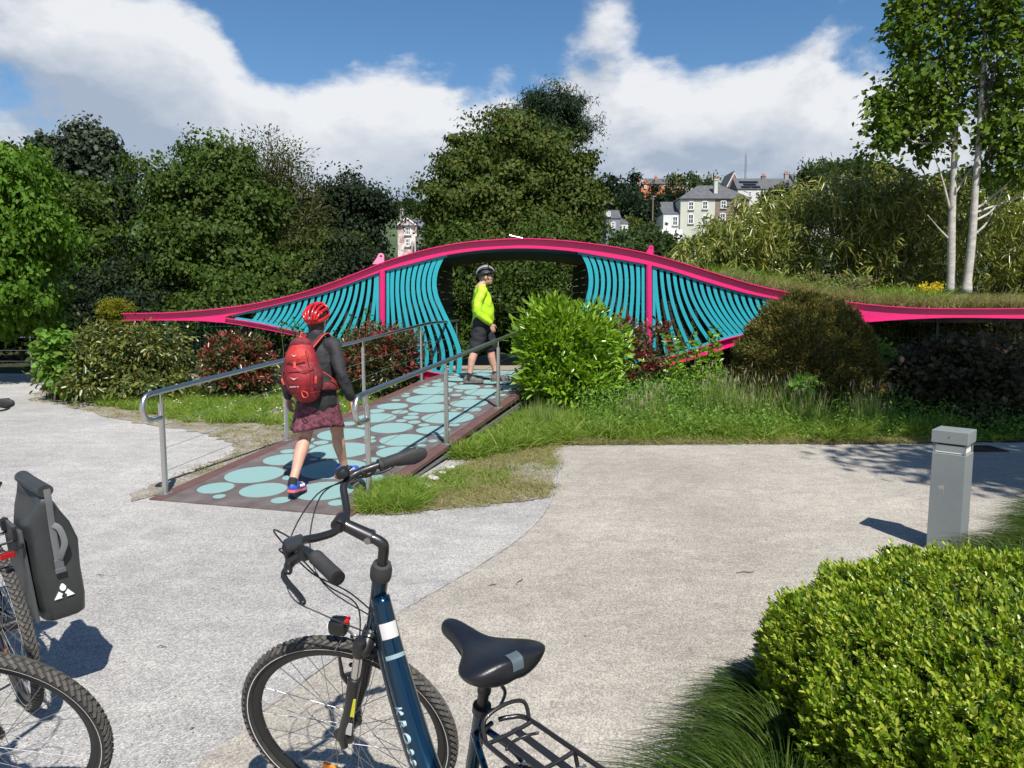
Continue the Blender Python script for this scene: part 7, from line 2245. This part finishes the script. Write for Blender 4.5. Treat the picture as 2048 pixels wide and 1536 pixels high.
    for s in (-1, 1):
        e1 = cl + Vector((-.136, s * .309, .040)); e0 = cl + Vector((-.044, s * .230, .049)); d = (e1 - e0).normalized()
        gr_ = part(MB().tube([e0, e0 + d * .006, e0 + d * .01, e0 + d * .06, e1 - d * .012, e1], [.0185, .0195, .0175, .018, .0195, .0185], 18), 'grip', GRIPM, True, True)
        mb = MB()
        for k in range(13):
            c = e0 + d * (.014 + .0075 * k); mb.lathe([(.0172, -.002), (.0190, 0), (.0172, .002)], Matrix.Translation(c) @ d.to_track_quat('Z', 'Y').to_matrix().to_4x4(), 16)
        part(mb, 'grip_ridges', GRIPM, True, True, gr_)
        part(MB().lathe([(.0180, 0), (.0185, .003), (.012, .0045), (.004, .003)], Matrix.Translation(e1) @ d.to_track_quat('Z', 'Y').to_matrix().to_4x4(), 18), 'grip_end', BLKP, True, True, gr_)
        if s < 0:
            # palm wing of the ergonomic grip
            mb = MB(); side = Vector((-.6, 0, -.1)); w0 = e0 + d * .065
            mb.chain([e0 + d * .05 + Vector((-.006, 0, -.003)), e0 + d * .095 + Vector((-.019, .0, -.006)), e1 + d * .005 + Vector((-.016, 0, -.006))], [(.018, .012), (.027, .010), (.020, .012)], 12, 4); part(mb, 'palm_rest', GRIPM, True, 'all', gr_)
        # brake lever and its clamp
        b0 = cl + Vector((.0, s * .205, .044)); b1 = b0 + Vector((.045, s * .008, -.022))
        bl = part(MB().lathe([(.0165, -.011), (.0165, .011)], Matrix.Translation(b0) @ Vector((-.55, s * .83, 0)).to_track_quat('Z', 'Y').to_matrix().to_4x4(), 16), 'lever_clamp', BLKM, True)
        part(MB().chain([b0, b1, b1 + Vector((-.01, s * .03, -.004))], [(.012, .012), (.013, .010), (.010, .008)], 10, 4), 'lever_body', BLKM, True, 'all', bl)
        lv = curve_pts([b1, b1 + Vector((.004, s * .035, -.012)), b1 + Vector((-.055, s * .085, -.034)), b1 + Vector((-.085, s * .118, -.032)), b1 + Vector((-.088, s * .128, -.022))], 4)
        part(MB().tube(lv, [(.008, .005)] * (len(lv) - 4) + [(.007, .006)] * 4, 10), 'brake_lever', BLKM, True, 'all', bl)
        # gear shifter
        sh = cl + Vector((.012, s * .165, .052))
        if s > 0:
            part(MB().box(sh + Vector((.020, .018, .010)), (.046, .040, .026), Matrix.Rotation(R(25), 3, 'Z'), .008), 'shifter', M_('shifter grey', (.03, .033, .038), .3), True, True)
            part(MB().box(sh + Vector((.045, .01, -.02)), (.032, .05, .06), Matrix.Rotation(R(20), 3, 'Z'), .010), 'shifter_body', BLKM, True, True)
        part(MB().chain([sh + Vector((.0, s * .02, -.012)), sh + Vector((-.03, s * .04, -.02)), sh + Vector((-.045, s * .052, -.012))], [(.007, .004), (.008, .003), (.007, .003)], 8, 3), 'thumb_lever', BLKM, True, 'all')
    # bell on the right side
    b = cl + Vector((.032, -.150, .066))
    part(MB().lathe([(.020, 0), (.021, .004), (.021, .018), (.018, .024), (.006, .027)], Matrix.Translation(b) @ Matrix.Rotation(R(12), 4, 'Y'), 22), 'bell', BLKP, True); part(MB().chain([b + Vector((0, -.02, .006)), b + Vector((-.01, -.036, .008))], [.005, .005], 8, 3), 'bell_lever', BLKP, True, 'all')
    # cables
    def cab(pts, name='cable'):
        part(MB().tube(curve_pts(pts, 8), .0023, 6), name, CABLE, True, 'all')
    c0 = cl
    cab([c0 + Vector((.042, .20, .022)), c0 + Vector((.10, .16, .03)), c0 + Vector((.13, .06, -.05)), c0 + Vector((.10, .01, -.20)), AX(.83) + Vector((.06, 0, 0)), AX(.72) + Vector((.055, .03, -.05))])
    cab([c0 + Vector((.042, -.20, .022)), c0 + Vector((.15, -.17, .0)), c0 + Vector((.22, -.06, -.09)), c0 + Vector((.20, .05, -.19)), c0 + Vector((.10, .07, -.26)), Vector((.335, .034, .72))])
    cab([c0 + Vector((.03, .17, .055)), c0 + Vector((.10, .15, .085)), c0 + Vector((.12, .11, .02)), c0 + Vector((.10, .06, -.12)), c0 + Vector((.02, .03, -.22)), Vector((.345, .03, .77))])
    cab([c0 + Vector((.03, -.16, .05)), c0 + Vector((.11, -.12, .02)), c0 + Vector((.13, -.02, -.08)), c0 + Vector((.08, .045, -.18)), Vector((.36, .036, .80))])
    # front lamp
    lp = AX(.735) + Vector((.085, .0, .02))
    part(MB().tube(curve_pts([AX(.735) + Vector((.02, 0, 0)), AX(.735) + Vector((.06, 0, -.01)), lp], 3), .004, 6), 'lamp_bracket', ALUM, True)
    hl = part(MB().box(lp + Vector((.02, 0, .012)), (.055, .048, .046), Matrix.Rotation(R(-8), 3, 'Y'), .012), 'headlamp', BLKP, True, True)
    part(MB().lathe([(.019, 0), (.019, .004), (.014, .007)], Matrix.Translation(lp + Vector((.046, 0, .010))) @ Matrix.Rotation(R(90), 4, 'Y'), 18), 'headlamp_lens', M_('lamp lens', (.6, .6, .6), .08), True, True, hl)
    part(MB().box(lp + Vector((-.012, 0, .03)), (.012, .03, .008), None, .002), 'lamp_switch', M_('red lens', (.5, .01, .01), .2), True, False, hl)
    return root


bike = bicycle('dark blue trekking bicycle with black saddle and rear rack parked alone', (-.115, 1.884, .0), R(127), R(-4), R(43))
bike3 = bicycle('dark blue bicycle standing between the lone bicycle and the pannier', (-1.74, 1.68, .0), R(80), R(-7), R(-76))
bike2 = bicycle('dark bicycle carrying the black pannier on its rear rack', (-2.40, 3.44, .0), math.atan2(.707, -.707), R(-6), R(10))

# pannier hanging on the rear rack of the farther bicycle
PANB = M_('black coated tarpaulin', (.030, .033, .034), .42, col2=(.040, .043, .044), scale=6, bump=.35, bscale=7)
PANG = M_('grey webbing', (.13, .133, .137), .75)
pan = thing('pannier', 'black roll-top pannier bag with grey strap and white mark', 'bag', (0, 0, 0))
pan.rotation_mode = 'QUATERNION'
pan.rotation_quaternion = bike2.rotation_quaternion
bpy.context.view_layer.update()
# local frame: x forward along that bicycle, y left, z up; origin at the bag's foot. The strap runs down the rear end.
pan.location = bike2.matrix_world @ Vector((-.50, -.172, .38))
vs = []
prof = [(0.0, .125, .066), (.01, .140, .080), (.08, .150, .090), (.20, .156, .094), (.32, .160, .092), (.40, .166, .084), (.455, .172, .060), (.50, .176, .034), (.555, .178, .022)]
n = 44
for (z, a, b) in prof:
    for k in range(n):
        t = 2 * math.pi * k / n; c, s = math.cos(t), math.sin(t)
        x = a * math.copysign(abs(c) ** .42, c); y = b * math.copysign(abs(s) ** .42, s)
        x += .006 * math.sin(z * 26 + y * 40) * (1 if z > .25 else .3); y += .008 * math.sin(z * 22 + x * 18) * (1 if z > .25 else .3)
        vs.append((x, y, z))
m = len(prof)
fs = [(i * n + k, i * n + (k + 1) % n, (i + 1) * n + (k + 1) % n, (i + 1) * n + k) for i in range(m - 1) for k in range(n)] + [tuple(range(n - 1, -1, -1)), tuple((m - 1) * n + k for k in range(n))]
bag = MB().add(vs, fs).build('bag', PANB, pan, smooth='all')
MB().tube(curve_pts([(-.178, .0, .562), (0, .006, .566), (.178, .0, .562)], 6), [(.030, .026)] * 13, 16).build('rolled_top', PANB, pan, smooth=True)
MB().box((0, .104, .22), (.29, .014, .40), None, .006).build('back_plate', M_('grey plastic plate', (.06, .065, .066), .5), pan)
for x in (-.09, .09):
    MB().box((x, .112, .40), (.03, .03, .05), None, .005).build('hook', BLKP, pan)
st_ = curve_pts([(-.205, 0, .575), (-.200, 0, .52), (-.178, 0, .42), (-.170, 0, .34), (-.166, 0, .27)], 5)
MB().tube(st_, [(.0125, .0014)] * len(st_), 8, up=(-1, 0, 0)).build('strap', PANG, pan)
lp_ = curve_pts([(-.175, 0, .42), (-.192, -.02, .40), (-.198, -.028, .34), (-.190, -.014, .30), (-.178, -.003, .27)], 5)
MB().tube(lp_, [(.0115, .0014)] * len(lp_), 8, up=(-1, 0, 0)).build('strap_loop', PANG, pan)
MB().box((-.171, 0, .245), (.012, .034, .052), None, .004).build('buckle', M_('buckle grey', (.10, .105, .11), .4), pan)
MB().box((-.175, 0, .222), (.010, .040, .020), None, .003).build('buckle_bar', M_('buckle grey', (.10, .105, .11), .4), pan)
# mark faces -x: local x of the outline runs to the viewer's right (-y)
MX = Matrix(((0, 0, -1, -.1535), (-1, 0, 0, 0), (0, 1, 0, .125), (0, 0, 0, 1)))
WM_ = M_('white reflective print', (.72, .73, .72), .4)
drop = [(.012 * math.sin(t) * (1 - .45 * max(0, math.cos(t))), .018 + .016 * math.cos(t)) for t in np.linspace(0, 2 * math.pi, 20, endpoint=False)]
MB().prism(drop, MX, .004).build('mark', WM_, bag)
for s in (-1, 1):
    tri = [(s * .004, -.010), (s * .017, .004), (s * .038, -.026), (s * .008, -.026), (s * .011, -.018)]
    MB().prism(tri, MX, .004).build('mark', WM_, bag)
